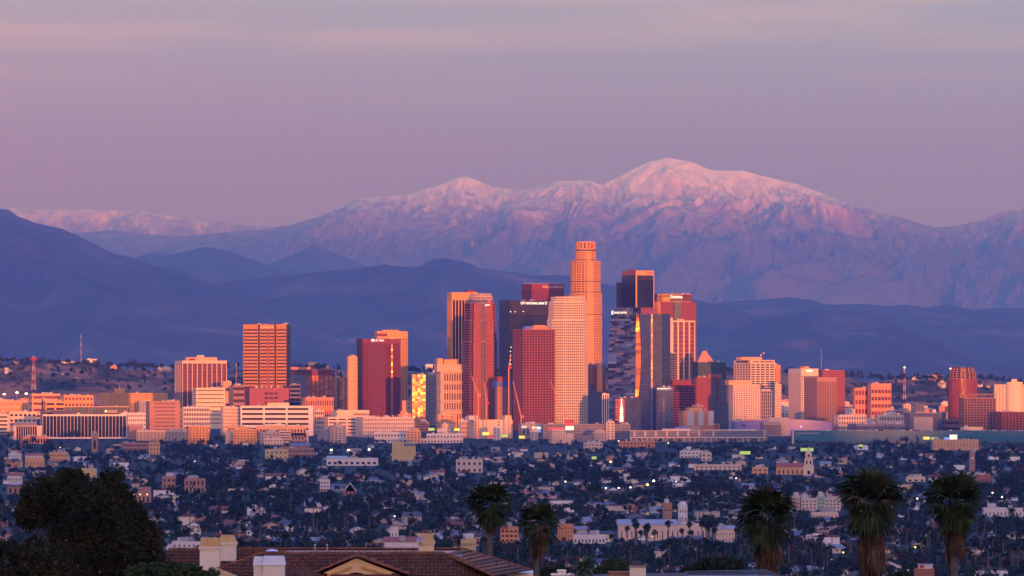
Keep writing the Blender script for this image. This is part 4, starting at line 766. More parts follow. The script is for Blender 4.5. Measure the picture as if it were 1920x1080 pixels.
    L('office_block', 'low pink tinged slab in front of the red glass tower foot', b_, None, 622, 692, 769, 9850, S('pale_stone', 'bronze_glass', nx=9, ny=3, fx=.7, fy=.3, ml=30), rot=0, clutter=1).done()
    L('apartment_block', 'beige apartment complex with stepped roofs below the red glass tower', b_, None, 666, 776, 782, 9420, S('beige_stucco', 'bronze_glass', nx=22, ny=5, fx=.45, fy=.4), rot=0, clutter=10).done()
    b = L('office_block', 'plain white blocky building with banded openings below the cranes', b_, None, 878, 961, 787, 9350, S('cream_stone', 'dark_glass', nx=1, ny=6, fx=.9, fy=.4, ml=40, mr=22, dep=.8), rot=0, clutter=0); b.fbox('penthouse', 880, 897, 779, M['pale_concrete'], d0=3); b.fbox('penthouse', 948, 960, 779, M['cream_stone'], d0=3); b.done()
    L('parking_garage', 'white stepped block with close openings left of the plain white building', b_, None, 862, 880, 789, 9380, S('pale_stone', 'rust_glass', nx=5, ny=4, fx=.5, fy=.5), rot=0, clutter=0).done()
    b = L('unfinished_tower', 'unfinished brown concrete core wrapped in a blue band near its top', T, None, 928, 960, 725, 9950, S('light_brick', 'dark_glass', nx=2, ny=15, fx=.10, fy=.4), rot=0, clutter=0); y = -b.Dp/2
    b.box('safety_screen', -b.W/2-1.5, y-1.5, b.top, b.W/2+.5, y+20, b.z(715), M['blue_paint']); b.box('scaffold', -b.W/2+1, y-.6, b.z(715)+.01, b.W/2, y+16, b.z(706), M['rose_granite']); b.done()
    b = L('mall', 'low grey mall with white and blue signboards below the rose red tower', b_, None, 972, 1018, 794, 9300, S('grey_concrete', 'dark_glass', nx=5, ny=1, fx=.3, fy=.4), rot=0, clutter=2); y = -b.Dp/2
    b.text('PLAZ', 978, 987, 800.5, M['white_sign'], h=2.8); b.box('sign_board', b.u(998), y-.5, b.z(805), b.u(1014), y-.1, b.z(800), M['white_board']); b.box('sign_board', b.u(1000), y-.5, b.z(811), b.u(1014), y-.1, b.z(805.3), M['blue_board']); b.done()
    b = L('arena_hall', 'long grey banded hall wall carrying a red and white sign, below the white stepped tower', b_, None, 1018, 1182, 795, 9250, S('slate_panel', 'grey_glass', nx=9, ny=6, fx=.8, fy=.35, dep=.2), rot=0, clutter=6, depth=60, roof='slate_panel'); y = -b.Dp/2
    b.box('sign_board', b.u(1028), y-.6, b.z(810), b.u(1057), y-.2, b.z(801.5), M['red_board']); b.done()
    b = L('parking_garage', 'long low hall with white pillars and slate panels below the blue slanted tower', b_, None, 1181, 1439, 808, 9150, S('slate_panel', 'dark_glass', nx=1, ny=1, fx=.97, fy=.25, mt=8, mb=4), rot=0, clutter=0, depth=60, roof='pale_concrete'); y = -b.Dp/2
    for px in (1188, 1208, 1228, 1249, 1269, 1289, 1309, 1336, 1432): b.box('pillar', b.u(px), y-.8, b.z(818), b.u(px+3.4), y-.003, b.z(808.6), M['pale_stone'])
    b.box('cornice', -b.W/2, y-1.4, b.z(821.5), b.W/2, y-.003, b.z(819.5), M['pale_stone']); b.box('roof_edge', -b.W/2, y-1, b.z(808), b.W/2, y-.003, b.z(807), M['pale_stone'])
    for px in range(1182, 1438, 10): b.box('column', b.u(px), y-1.2, 0, b.u(px+2), y-.4, b.z(821.5), M['beige_stucco'])
    b.text('WEST HALL', 1296, 1307, 811.5, M['cream_sign'], h=1.6, off=.5); b.fbox('roof_unit', 1242, 1296, 804, M['pale_concrete'], d0=4); b.fbox('roof_unit', 1364, 1418, 805, M['white_paint'], d0=2); b.fbox('roof_unit', 1266, 1292, 800, M['blue_paint'], d0=12, d1=30); b.fbox('roof_unit', 1298, 1314, 799, M['slate_panel'], d0=10, d1=20); b.done()
    # round arena with its glass porch
    b = Bld('arena', 'wide curved lavender arena with a glass entrance block in front', b_, None, 1377, 1562, 9500, 0, 120); b.top = b.z(787); W2 = b.W/2
    ts = np.linspace(math.pi*1.02, math.pi*1.98, 40); p = [(W2*math.cos(t), -40+58*math.sin(t)*.35) for t in ts]+[(W2, 60), (-W2, 60)]
    for i in range(len(p)):
        a, c = p[i], p[(i+1) % len(p)]; tz = lambda q: b.z(786)-(abs(q[0])/W2)**2*5
        b.wall.poly([(a[0], a[1], 0), (c[0], c[1], 0), (c[0], c[1], tz(c)), (a[0], a[1], tz(a))], M['lavender_panel'])
    b.wall.poly([(q[0], q[1], b.z(786)-(abs(q[0])/W2)**2*5-.1) for q in p], M['lavender_panel']); b.Dp = 122
    b.box('entrance_block', b.u(1429), -72, 0, b.u(1462), -62, b.z(791), M['slate_panel']); b.box('entrance_wall', b.u(1441), -61.9, 0, b.u(1478), -52, b.z(782.5), M['grey_concrete'])
    o = MB(); o.poly([(0, 0, 0), (1, 0, 0), (1, 0, 1), (0, 0, 1)], M['blue_glass'])
    for i in range(7):
        for j in range(4): q = o if i+j else None; w = pane(4.0, 3.6, M['blue_glass']); ob('window', w, b.root, (b.u(1429)+2.6+i*4.3, -72.05, 2.4+j*4.0+4))
    o2 = MB(); c = circ(1.2, 8); o2.hull([(x, 0, z) for x, z in c], [(x, .3, z) for x, z in c], emat('blue_spot', (.4, .4, 1), 2)); o2.build('spot_lamp', b.root, (b.u(1502), -62, b.z(800)))
    b.box('window', b.u(1391), -60.5, b.z(799.5), b.u(1398), -59, b.z(796), M['black_granite']); b.done()
    # long teal hall
    b = Bld('exhibition_hall', 'very long teal exhibition hall wall with pale lettering at its left end', b_, None, 1486, 1960, 9050, 0, 60); b.top = b.z(807.5); y = -b.Dp/2
    b.prism(b.rect, 0, b.top, [S('teal_glass_wall', 'green_glass', nx=60, ny=1, fx=.94, fy=.5, mt=16, mb=1), S('teal_glass_wall'), S('teal_glass_wall'), S('teal_glass_wall')], roof=M['pale_concrete'])
    b.box('pillar', b.u(1485), y-1, 0, b.u(1488.5), y-.003, b.z(808), M['pale_stone']); b.text('LOS ANGELES CONVENTION CENTER', 1490, 1537, 812.2, M['cream_sign'], h=2.4); b.text('SOUTH HALL', 1490, 1500, 816, M['cream_sign'], h=1.4)
    r = random.Random(2)
    for k in range(26): px = r.uniform(1490, 1920); b.fbox('roof_unit', px, px+r.uniform(3, 16), 806.6-r.uniform(0, 1), M[r.choice(['white_paint', 'pale_stone', 'steel'])], d0=2, d1=8)
    b.done()
    b = L('billboard_wall', 'long beige wall on the hall roof before the unfinished block', b_, None, 1802, 1844, 800.5, 9350, S('cream_stone', 'dark_glass', nx=3, ny=1, fx=.03, fy=.1), rot=0, clutter=0); b.done()
    L('office_block', 'pale pink block with two rows of square windows right of the arena', b_, None, 1564, 1626, 778, 9600, S('pale_stone', 'dark_glass', nx=11, ny=4, fx=.45, fy=.5), rot=0, clutter=4).done()
    L('office_block', 'beige block with stacked windows left of the grey glass block', b_, None, 1640, 1696, 778, 9650, S('beige_stucco', 'dark_glass', nx=9, ny=3, fx=.45, fy=.5), rot=0, clutter=3).done()
    L('office_block', 'blue grey banded low block above the teal hall', b_, None, 1592, 1700, 795, 9430, S('slate_panel', 'blue_glass', nx=16, ny=2, fx=.8, fy=.5), rot=0, clutter=5, roof='pale_concrete').done()
lowrise()
# ------------------------------------------------------------------ the many smaller lit blocks between and beyond
SKY_MARKS = [(158, 795, 'the dark ribbed block'), (249, 750, 'the spired hospital'), (304, 780, 'the brick red block'), (374, 710, 'the red striped tower'), (500, 680, 'the bronze triple slab'), (518, 780, 'the long white garage'), (590, 725, 'the copper grid block'), (709, 710, 'the red glass tower'), (785, 740, 'the dazzling mirror block'), (847, 740, 'the ornate building'), (903, 680, 'the stepped banded tower'), (944, 750, 'the unfinished core'), (1000, 700, 'the rose red tower'), (1075, 690, 'the white stepped tower'), (1185, 690, 'the slanted glass tower'), (1306, 783, 'the old pink hotel'), (1335, 720, 'the pyramid roof tower'), (1396, 755, 'the cream balcony tower'), (1415, 700, 'the lettered cream tower'), (1507, 720, 'the white topped tower'), (1540, 745, 'the brown balcony tower'), (1470, 795, 'the lavender arena'), (1650, 735, 'the crested salmon block'), (1732, 790, 'the grey glass block'), (1806, 730, 'the round unfinished tower'), (1834, 775, 'the unfinished block'), (1900, 740, 'the drum sided tower'), (1700, 815, 'the long teal hall')]
def fillers():
    r = random.Random(21); seen = {}
    cols = [('cream', 'pale_stone'), ('peach', 'peach_stucco'), ('orange', 'orange_granite'), ('salmon', 'salmon_stucco'), ('white', 'white_paint'), ('tan', 'tan_stone'), ('brick', 'light_brick'), ('beige', 'beige_stucco'), ('grey', 'grey_concrete')]
    zones = [(-30, 330, 9900, 12400, 30), (330, 640, 9700, 11800, 14), (600, 880, 9450, 9900, 8), (1440, 1960, 9700, 12400, 62), (1240, 1480, 9500, 9900, 6), (330, 1160, 8950, 9250, 15)]
    for a, c, d0, d1, n in zones:
        for k in range(n):
            D = r.uniform(d0, d1); w = r.uniform(12, 46)*9500/D; px = r.uniform(a, c); near = d1 < 9200
            if near and px > 990: D = r.uniform(8700, 8900)
            h = r.uniform(7, 13) if near else r.uniform(10, 30); yt = HY+(CAMZ-ground(D)-h)*F/D; cw, mt = r.choice(cols); fl = max(1, round(h/4)); kind = r.choice(('flat roofed block', 'ribbon windowed block', 'block with small windows', 'stepped block'))
            best = min(SKY_MARKS, key=lambda m: math.hypot(px+w/2-m[0], yt-m[1])); dx = px+w/2-best[0]; rel = 'below' if near and abs(dx) < 60 else 'left of' if dx < 0 else 'right of'
            lab = f"{'wide ' if w > 32 else 'narrow ' if w < 18 else ''}{'low ' if h < 12 else 'taller ' if h > 24 else ''}{cw} {kind} {rel} {best[2]}"
            st = S(mt, r.choice(('dark_glass', 'rust_glass', 'dark_glass')), **(dict(nx=1, ny=fl, fx=.92, fy=.4) if kind.startswith('ribbon') else dict(bay=r.uniform(4, 7), ny=fl, fx=.42, fy=.42)))
            b = simple('city_block', lab, 'building', None, px, px+w, yt, D, st, rot=0, depth=r.uniform(12, 26), clutter=r.randint(0, 3), group='smaller blocks round the towers', turn=not near and r.random() < .6)
            if kind.startswith('stepped'): x = b.W*r.uniform(-.3, .0); b.box('upper_storey', x, -b.Dp/2+3, b.top, x+b.W*.4, b.Dp/2-1, b.top+r.uniform(3, 6), M[mt])
            b.done()
fillers()
# ------------------------------------------------------------------ the shaded town: houses, trees, palms, small landmarks
HOUSE_WALL, HOUSE_ROOF = objcol_mat('house_wall_paint', .85, .06, .4), objcol_mat('house_roofing', .9, .22, 1.2)
WIN_DARK = glassmat('house_window', (.03, .03, .04), rough=.2)
def leafmat(name, mul=1.0, fixed=None):
    m = bpy.data.materials.new(name); m.use_nodes = True; nt = m.node_tree; N = nt.nodes; L = nt.links
    b = N['Principled BSDF']; b.inputs['Roughness'].default_value = .75; b.inputs['Specular IOR Level'].default_value = .15
    g = N.new('ShaderNodeNewGeometry'); mr = N.new('ShaderNodeMapRange'); L.new(g.outputs['Random Per Island'], mr.inputs[0]); mr.inputs[3].default_value = .55*mul; mr.inputs[4].default_value = 1.5*mul
    vm = N.new('ShaderNodeVectorMath'); vm.operation = 'SCALE'; L.new(mr.outputs[0], vm.inputs['Scale'])
    if fixed is None:
        oi = N.new('ShaderNodeObjectInfo'); L.new(oi.outputs['Color'], vm.inputs[0])
    else:
        nz = N.new('ShaderNodeTexNoise'); nz.inputs['Scale'].default_value = fixed[0]; nz.inputs['Detail'].default_value = 2; L.new(g.outputs['Position'], nz.inputs['Vector'])
        cr = N.new('ShaderNodeValToRGB'); e = cr.color_ramp.elements; cs = fixed[1]
        e[0].position = .25; e[0].color = (*cs[0], 1); e[1].position = .75; e[1].color = (*cs[-1], 1)
        for i, c in enumerate(cs[1:-1]): x = e.new(.25+.5*(i+1)/(len(cs)-1)); x.color = (*c, 1)
        L.new(nz.outputs[0], cr.inputs[0]); L.new(cr.outputs[0], vm.inputs[0])
    L.new(vm.outputs[0], b.inputs['Base Color']); return m
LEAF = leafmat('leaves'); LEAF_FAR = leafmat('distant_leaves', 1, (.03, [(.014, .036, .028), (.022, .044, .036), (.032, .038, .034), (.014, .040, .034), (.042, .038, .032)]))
BARK = pmat('bark', (.10, .075, .055), var=.3, scale=2); PALM_BARK = pmat('palm_bark', (.13, .10, .075), var=.3, scale=2); THATCH = leafmat('dead_fronds', 1, (.5, [(.12, .07, .035), (.17, .105, .055), (.22, .14, .08)]))
def cards(rng, C, size, up=.35, aspect=.62):
    """leaf cards: (n,3) centres -> quads with random facing"""
    n = len(C); nrm = rng.normal(size=(n, 3)); nrm[:, 2] += up; nrm /= np.linalg.norm(nrm, axis=1)[:, None]
    a = rng.normal(size=(n, 3)); u = np.cross(nrm, a); u /= np.linalg.norm(u, axis=1)[:, None]; w = np.cross(nrm, u)
    s = size*rng.uniform(.6, 1.35, n)[:, None]; U = u*s; Wv = w*s*aspect
    V = np.stack([C-U*.9, C-Wv, C+U*1.1, C+Wv], 1).reshape(-1, 3); Q = np.arange(4*n).reshape(n, 4); return V, Q
def crown_pts(rng, kind, nclump, per):
    pts = []
    for k in range(nclump):
        if kind == 'round':
            d = rng.normal(size=3); d /= np.linalg.norm(d); c = d*np.array([.68, .68, .55])*rng.uniform(.35, 1.0)+np.array([0, 0, 1.35]); r = rng.uniform(.24, .42)
        elif kind == 'broad':
            d = rng.normal(size=3); d /= np.linalg.norm(d); c = d*np.array([1.0, 1.0, .42])*rng.uniform(.4, 1.0)+np.array([0, 0, 1.15]); r = rng.uniform(.25, .45)
        elif kind == 'spire':
            t = rng.uniform(0, 1); a = rng.uniform(0, 6.28); q = (1-t)**.7*.26; c = np.array([q*math.cos(a), q*math.sin(a), .3+2.5*t]); r = .10+.16*(1-t)
        else:
            t = rng.uniform(0, 1); a = rng.uniform(0, 6.28); q = (1-t)*.75*rng.uniform(.4, 1); c = np.array([q*math.cos(a), q*math.sin(a), .5+1.9*t]); r = .12+.22*(1-t)
        e = rng.normal(size=(per, 3)); e /= np.linalg.norm(e, axis=1)[:, None]; pts.append(c+e*r*rng.uniform(.55, 1.1, (per, 1)))
    return np.concatenate(pts)
TREE_KINDS = {}
def tree_proto(kind, seed, nclump=16, per=26, size=.115):
    rng = np.random.RandomState(seed); V, Q = cards(rng, crown_pts(rng, kind, nclump, per), size)
    cm = mesh_np('crown', V, Q, [LEAF]); b = MB(); r = random.Random(seed)
    b.tube([(0, 0, -.1), (.02, 0, .5), (r.uniform(-.06, .06), 0, 1.1)], [.075, .055, .03], BARK, 6)
    for i in range(4): a = r.uniform(0, 6.28); b.tube([(0, 0, .5), (.3*math.cos(a), .3*math.sin(a), .95), (.5*math.cos(a), .5*math.sin(a), 1.25)], [.035, .022, .012], BARK, 4)
    return cm, b.mesh('trunk')
def fan_palm_far(seed):
    r = random.Random(seed); b = MB(); h = 1.0
    b.tube([(0, 0, -.05), (r.uniform(-.012, .012), 0, .5), (0, 0, h)], [.017, .013, .012], PALM_BARK, 6); tr = b.mesh('trunk')
    c = MB()
    for i in range(30):
        a = r.uniform(0, 6.28); el = r.uniform(-1.0, 1.3); L_ = .115*r.uniform(.8, 1.15); d = mathutils.Vector((math.cos(a)*math.cos(el), math.sin(a)*math.cos(el), math.sin(el)))
        s = d.cross(mathutils.Vector((0, 0, 1))).normalized(); p = mathutils.Vector((0, 0, h)); m = p+d*L_*.62; e = p+d*L_+mathutils.Vector((0, 0, -.035))
        c.poly([p, m+s*.036, e, m-s*.036], LEAF)
    for i in range(12):
        a = i*.52; c.poly([(.012*math.cos(a), .012*math.sin(a), h), (.035*math.cos(a-.3), .035*math.sin(a-.3), h-.06), (.03*math.cos(a), .03*math.sin(a), h-.15), (.035*math.cos(a+.3), .035*math.sin(a+.3), h-.06)], THATCH)
    return c.mesh('crown'), tr
PROTO = dict(round=[tree_proto('round', 10+i) for i in range(5)], broad=[tree_proto('broad', 30+i, 18) for i in range(4)], spire=[tree_proto('spire', 50+i, 20, 16, .085) for i in range(2)], cone=[tree_proto('cone', 60+i, 20, 18, .10) for i in range(2)], palm=[fan_palm_far(70+i) for i in range(4)])

# ---- what stands out in the town (column, row, phrase): used to say where each house and tree is
MARKS = [(178, 828, 'the brown arched tower'), (64, 862, 'the white house on the orange base'), (167, 880, 'the plain yellow block'), (30, 897, 'the half timbered house'), (266, 928, 'the orange house with three lamps'), (362, 906, 'the orange brick house'), (757, 845, 'the beige tower block'), (545, 848, 'the orange hall'), (609, 908, 'the stepped white house'), (657, 916, 'the white A frame'), (789, 930, 'the white X sign'), (878, 866, 'the long green billboard'), (1114, 858, 'the small green billboard'), (1251, 955, 'the brick bell tower'), (1280, 960, 'the white domed tower'), (1250, 992, 'the long cream hall'), (1397, 849, 'the green billboard'), (1517, 860, 'the tiered white church tower'), (1792, 832, 'the beige windowless hall'), (1823, 866, 'the brick clock tower'), (740, 996, 'the mission church tower'), (878, 1017, 'the yellow pilaster block'), (1537, 942, 'the four storey flats'), (660, 862, 'the lit white shed'), (440, 880, 'the left of centre trees'), (1650, 900, 'the right hand palms'), (350, 1020, 'the white flats'), (1000, 860, 'the town below the cranes'), (1080, 930, 'the dark grove at centre'), (1880, 960, 'the right edge')]
_seen = {}
def where(px, py, word):
    best = min(MARKS, key=lambda m: math.hypot(px-m[0], (py-m[1])*1.6)); dx, dy = px-best[0], py-best[1]
    if abs(dx) > abs(dy)*1.3: rel = ('far ' if abs(dx) > 90 else '')+('left of ' if dx < 0 else 'right of ')
    else: rel = 'in front of ' if dy > 0 else 'behind '
    return rel+best[2]
# rectangles of the photo kept clear of nearer things: (x0, x1, row down to which it shows, distance)
CLEAR = []
def blocked(px, wpx, top, D):
    for x0, x1, yb, d in CLEAR:
        if D < d and top < yb and px+wpx > x0 and px-wpx < x1: return True
    return False
def mini(name, label, cat, x0, x1, yt, yb, style, D=None, rot=0, show=None, depth=14, roof='roof_gravel', **k):
    D = D or D_of(yb+3); CLEAR.append((x0-1, x1+1, show or yb-1, D-5)); return simple(name, label, cat, None, x0, x1, yt, D, style, rot=0, depth=depth, clutter=k.get('clutter', 1), roof=roof, turn=False)
def gable(b, px0, px1, ye, yr, mat, depth=None, front=False, name='roof'):
    """pitched roof on top: ridge along the street, or gable end to the viewer"""
    a, c = b.u(px0)-.3, b.u(px1)+.3; y0, y1 = -b.Dp/2-.4, b.Dp/2 if depth is None else -b.Dp/2+depth; z0, z1 = b.z(ye), b.z(yr); o = MB()
    if front: m = (a+c)/2; o.hull([(a, y0, z0), (c, y0, z0), (m, y0, z1)], [(a, y1, z0), (c, y1, z0), (m, y1, z1)], mat)
    else: m = (y0+y1)/2; o.hull([(a, y0, z0), (a, y1, z0), (a+.2, m, z1)], [(c, y0, z0), (c, y1, z0), (c-.2, m, z1)], mat)
    return o.build(name, b.root)
def landmarks():
    B = 'building'; W = S
    b = mini('brick_tower', 'square brown brick tower with a tall blind arch, above the trees at left', 'tower', 172, 183, 812, 845, W('light_brick', 'dark_glass', nx=1, ny=1, fx=.4, fy=.5, mt=4), depth=9); b.done()
    b = mini('church', 'small peach church front with a steep gable, right of the brown arched tower', 'church', 279, 299, 829, 850, W('peach_stucco', 'dark_glass', nx=3, ny=3, fx=.3, fy=.5)); gable(b, 279, 299, 829, 823, M['light_brick'], front=True); b.done()
    b = mini('school', 'long low brick school left of the peach church front', 'school', 228, 282, 830, 842, W('light_brick', 'dark_glass', nx=16, ny=2, fx=.6, fy=.5)); b.done()
    b = mini('house', 'white gabled house standing on an orange walled base', 'house', 47, 82, 858, 874, W('peach_stucco', 'dark_glass', nx=5, ny=1, fx=.2, fy=.3)); b.box('upper_storey', b.u(47), -b.Dp/2+1, b.top, b.u(80), b.Dp/2, b.z(853), M['white_paint']); gable(b, 46, 81, 853, 849.5, M['terracotta']); b.done()
    b = mini('apartment_block', 'cream and pink flats with stepped roof line, right of the white gabled house', B, 92, 127, 848, 862, W('peach_stucco', 'dark_glass', nx=8, ny=2, fx=.4, fy=.4), clutter=4); b.done()
    b = mini('house', 'white flat roofed house at far left among dark trees', 'house', 16, 39, 850, 860, W('white_paint', 'dark_glass', nx=5, ny=2, fx=.4, fy=.4)); b.done()
    b = mini('commercial_block', 'plain yellow windowless block with four roof poles, behind the big dark tree', B, 152, 180, 878, 894, W('ochre_stucco', 'dark_glass', nx=1, ny=1, fx=.05, fy=.1)); [b.mast(px, 869, M['white_paint'], .35) for px in (160, 166, 170, 173)]; b.done()
    b = mini('house', 'half timbered white house with a red brown roof at the left edge', 'house', 14, 40, 892, 908, W('white_paint', 'dark_glass', nx=5, ny=2, fx=.4, fy=.5)); gable(b, 12, 44, 892, 886, M['terracotta']); b.done()
    b = mini('commercial_block', 'orange block with a blue awning below the half timbered house', B, 14, 44, 909, 924, W('light_brick', 'dark_glass', nx=3, ny=1, fx=.4, fy=.5)); b.box('awning', -b.W/2-.1, -b.Dp/2-1.5, b.top-.8, b.W/2, -b.Dp/2-.003, b.top+.2, M['blue_paint']); b.done()
    b = mini('house', 'orange flat roofed house lit by three amber lamps on its front', 'house', 249, 282, 925, 940, W('light_brick', 'dark_glass', nx=4, ny=1, fx=.35, fy=.6)); b.fbox('upper_storey', 262, 282, 913, M['light_brick'], d0=3, d1=9)
    for px in (250, 263, 276): o = MB(); c = circ(.42, 8); o.hull([(x, -.3, z) for x, z in c], [(x, 0, z) for x, z in c], M['amber_lamp']); o.build('wall_lamp', b.root, (b.u(px), -b.Dp/2-.3, b.z(927)))
    b.done()
    b = mini('house', 'orange brick house with arched upper windows beside tall cypresses', 'house', 346, 384, 897, 919, W('light_brick', 'dark_glass', nx=5, ny=2, fx=.4, fy=.6), clutter=3); b.done()
    b = mini('house', 'small orange house left of the brick house with cypresses', 'house', 304, 330, 893, 911, W('light_brick', 'dark_glass', nx=3, ny=2, fx=.4, fy=.5)); b.done()
    b = mini('apartment_tower', 'beige tower block with small square windows and a dark roof edge', 'tower', 735, 757, 828, 862, W('ochre_stucco', 'dark_glass', nx=2, ny=4, fx=.16, fy=.2)); b.done()
    b = mini('apartment_block', 'blank beige wing right of the beige tower block', B, 757.5, 779, 830, 862, W('ochre_stucco', 'dark_glass', nx=1, ny=1, fx=.1, fy=.05)); b.box('roof_slab', -b.W/2-.3, -b.Dp/2-.3, b.top-4, b.W/2+.3, -b.Dp/2-.003, b.top-1, M['slate_panel']); b.done()
    b = mini('hall', 'orange hall with a tile roof and blank end wall, left of centre', B, 497, 540, 842, 858, W('ochre_stucco', 'dark_glass', nx=5, ny=2, fx=.3, fy=.4)); b.done()
    b = mini('brick_hall', 'long brick hall with small windows behind the orange hall', B, 536, 588, 840, 854, W('light_brick', 'dark_glass', nx=14, ny=2, fx=.5, fy=.5)); b.done()
    b = mini('church', 'dark church roof with a white edged gable, above the orange hall', 'church', 530, 580, 836, 842, W('brick', 'dark_glass', nx=3, ny=1, fx=.2, fy=.4), D=7600); gable(b, 531, 545, 836, 829, M['white_paint'], front=True, depth=.6); gable(b, 531.3, 544.7, 836, 830, M['brick'], front=True); gable(b, 545, 582, 836, 830, M['slate_panel']); b.done()
    b = mini('warehouse', 'long white shed lit green by floodlights', 'warehouse', 612, 708, 859, 871, W('white_paint', 'dark_glass', nx=9, ny=1, fx=.5, fy=.3), depth=30); gable(b, 612, 650, 859, 855, M['pale_green']); b.done()  # green floodlight put into the roof's colour
    b = mini('house', 'stepped white house with red balcony bands', 'house', 600, 618, 899, 918, W('white_paint', 'dark_glass', nx=3, ny=3, fx=.5, fy=.4)); b.box('balcony', -b.W/2, -b.Dp/2-1, 3.0, b.W/2, -b.Dp/2-.003, 4.0, M['brick']); b.done()
    b = mini('a_frame_house', 'white edged steep A frame house with a dark red base', 'house', 646, 668, 917, 926, W('brick', 'dark_glass', nx=3, ny=1, fx=.3, fy=.4)); gable(b, 645, 668, 921, 904, M['white_paint'], front=True, depth=.7); gable(b, 646.5, 666.5, 921, 906, M['brick'], front=True); b.done()
    b = mini('hall', 'very long cream hall with tall slit windows behind a row of palms', B, 1160, 1334, 984, 1010, W('pale_stone', 'dark_glass', nx=18, ny=1, fx=.18, fy=.55, mt=2, mb=2), depth=40, show=1004); gable(b, 1158, 1270, 984, 975, M['grey_concrete']); b.done()
    b = mini('hall', 'cream hall with a grey pitched roof and lit lamps, left of the right hand palms', B, 1341, 1378, 992, 1012, W('pale_stone', 'dark_glass', nx=6, ny=2, fx=.25, fy=.3), depth=25); gable(b, 1340, 1379, 992, 986, M['grey_concrete']); b.done()
    b = mini('bell_tower', 'red brick bell tower with a small pointed cap and mast', 'tower', 1243, 1260, 943, 985, W('light_brick', 'dark_glass', nx=3, ny=1, fx=.4, fy=.2, mt=2, mb=10), depth=7, show=972); o = MB(); w = b.W/2; o.hull([(-w*.6, -w*.6, 0), (w*.6, -w*.6, 0), (w*.6, w*.6, 0), (-w*.6, w*.6, 0)], [(-.2, -.2, 1.6), (.2, -.2, 1.6), (.2, .2, 1.6), (-.2, .2, 1.6)], M['terracotta']); o.build('roof', b.root, (0, 0, b.top)); b.mast(1251, 929, M['white_paint'], .2, d=3.5, zb=b.top+1.4); b.done()
    b = mini('domed_tower', 'white domed tower beside the red brick bell tower', 'tower', 1272, 1289, 948, 988, W('white_paint', 'dark_glass', nx=3, ny=3, fx=.3, fy=.4), depth=7, show=976); o = MB(); w = b.W/2
    for k in range(4): a0, a1 = k*.39, (k+1)*.39; o.hull([(w*1.05*math.cos(a0)*math.cos(t), w*1.05*math.cos(a0)*math.sin(t), w*math.sin(a0)) for t in np.linspace(0, 5.7, 10)], [(w*1.05*math.cos(a1)*math.cos(t)+1e-3, w*1.05*math.cos(a1)*math.sin(t), w*math.sin(a1)) for t in np.linspace(0, 5.7, 10)], M['white_paint'])
    o.build('dome', b.root, (0, 0, b.top)); b.done()
    # tiered white church tower
    b = mini('church_tower', 'tiered white church tower with arched belfry openings', 'tower', 1507, 1526, 873, 892, W('cream_stone', 'dark_glass', nx=1, ny=1, fx=.3, fy=.3), depth=10, show=882); w = b.W/2
    c = lambda k: [(x*k, y*k) for x, y in [(-w, -5), (w, -5), (w, 5), (-w, 5)]]
    b.prism(c(.82), b.top-.4, b.z(860), W('cream_stone', 'dark_glass', nx=2, ny=1, fx=.35, fy=.7)); b.prism(c(.62), b.z(860), b.z(849), W('cream_stone', 'dark_glass', nx=1, ny=1, fx=.4, fy=.6)); o = MB(); o.hull([(-w*.5, -3, 0), (w*.5, -3, 0), (w*.5, 3, 0), (-w*.5, 3, 0)], [(-.3, -.3, b.z(838)-b.z(849)), (.3, -.3, b.z(838)-b.z(849)), (.3, .3, b.z(838)-b.z(849)), (-.3, .3, b.z(838)-b.z(849))], M['cream_stone']); o.build('spire', b.root, (0, 0, b.z(849))); b.done()
    b = mini('church', 'red tiled church nave left of the tiered white tower', 'church', 1456, 1508, 876, 887, W('peach_stucco', 'dark_glass', nx=6, ny=1, fx=.3, fy=.5)); gable(b, 1456, 1508, 876, 868, M['terracotta']); b.done()
    b = mini('hall', 'large beige hall with hardly any windows and a sign on its roof', B, 1750, 1835, 824, 841, W('peach_stucco', 'dark_glass', nx=14, ny=1, fx=.12, fy=.35), depth=40, clutter=4); b.fbox('sign_board', 1781, 1795, 815, M['white_board'], d0=2, d1=4); b.fbox('sign_board', 1771, 1787, 820, M['blue_board'], d0=5, d1=7); b.done()
    b = mini('clock_tower', 'slim red brick tower with a pale square clock panel near its top', 'tower', 1818.5, 1828, 848, 884, W('light_brick', 'dark_glass', nx=1, ny=1, fx=.2, fy=.1), depth=7); b.box('clock_panel', -1.4, -b.Dp/2-.3, b.z(861), 1.4, -b.Dp/2-.003, b.z(857), M['white_paint']); b.done()
    b = mini('hall', 'long low brick hall below the slim brick tower', B, 1806, 1858, 890, 902, W('brick', 'dark_glass', nx=10, ny=1, fx=.3, fy=.3), clutter=3); b.done()
    b = mini('mission_church', 'white mission church with a red tile roof, nearest church at the centre', 'church', 721, 792, 1016, 1046, W('white_paint', 'dark_glass', nx=7, ny=1, fx=.25, fy=.4), depth=18, show=1029); gable(b, 719, 792, 1016, 1007, M['terracotta']); b.done()
    b = mini('bell_tower', 'white mission bell tower with paired arches behind the red tile nave', 'tower', 732, 747, 986, 1030, W('white_paint', 'dark_glass', nx=2, ny=1, fx=.3, fy=.2, mt=1, mb=9), D=D_of(1040), depth=5, show=1006); gable(b, 731.5, 747.5, 986, 984, M['terracotta'], front=True); b.done()
    b = mini('apartment_block', 'yellow block with four pale pilasters between palms', B, 864, 892, 1011, 1033, W('ochre_stucco', 'dark_glass', nx=5, ny=2, fx=.35, fy=.5), show=1026); b.done()
    b = mini('apartment_block', 'salmon flats with stacked balconies behind the centre palm', B, 938, 972, 988, 1020, W('salmon_stucco', 'dark_glass', nx=4, ny=4, fx=.6, fy=.4), show=1012); b.done()
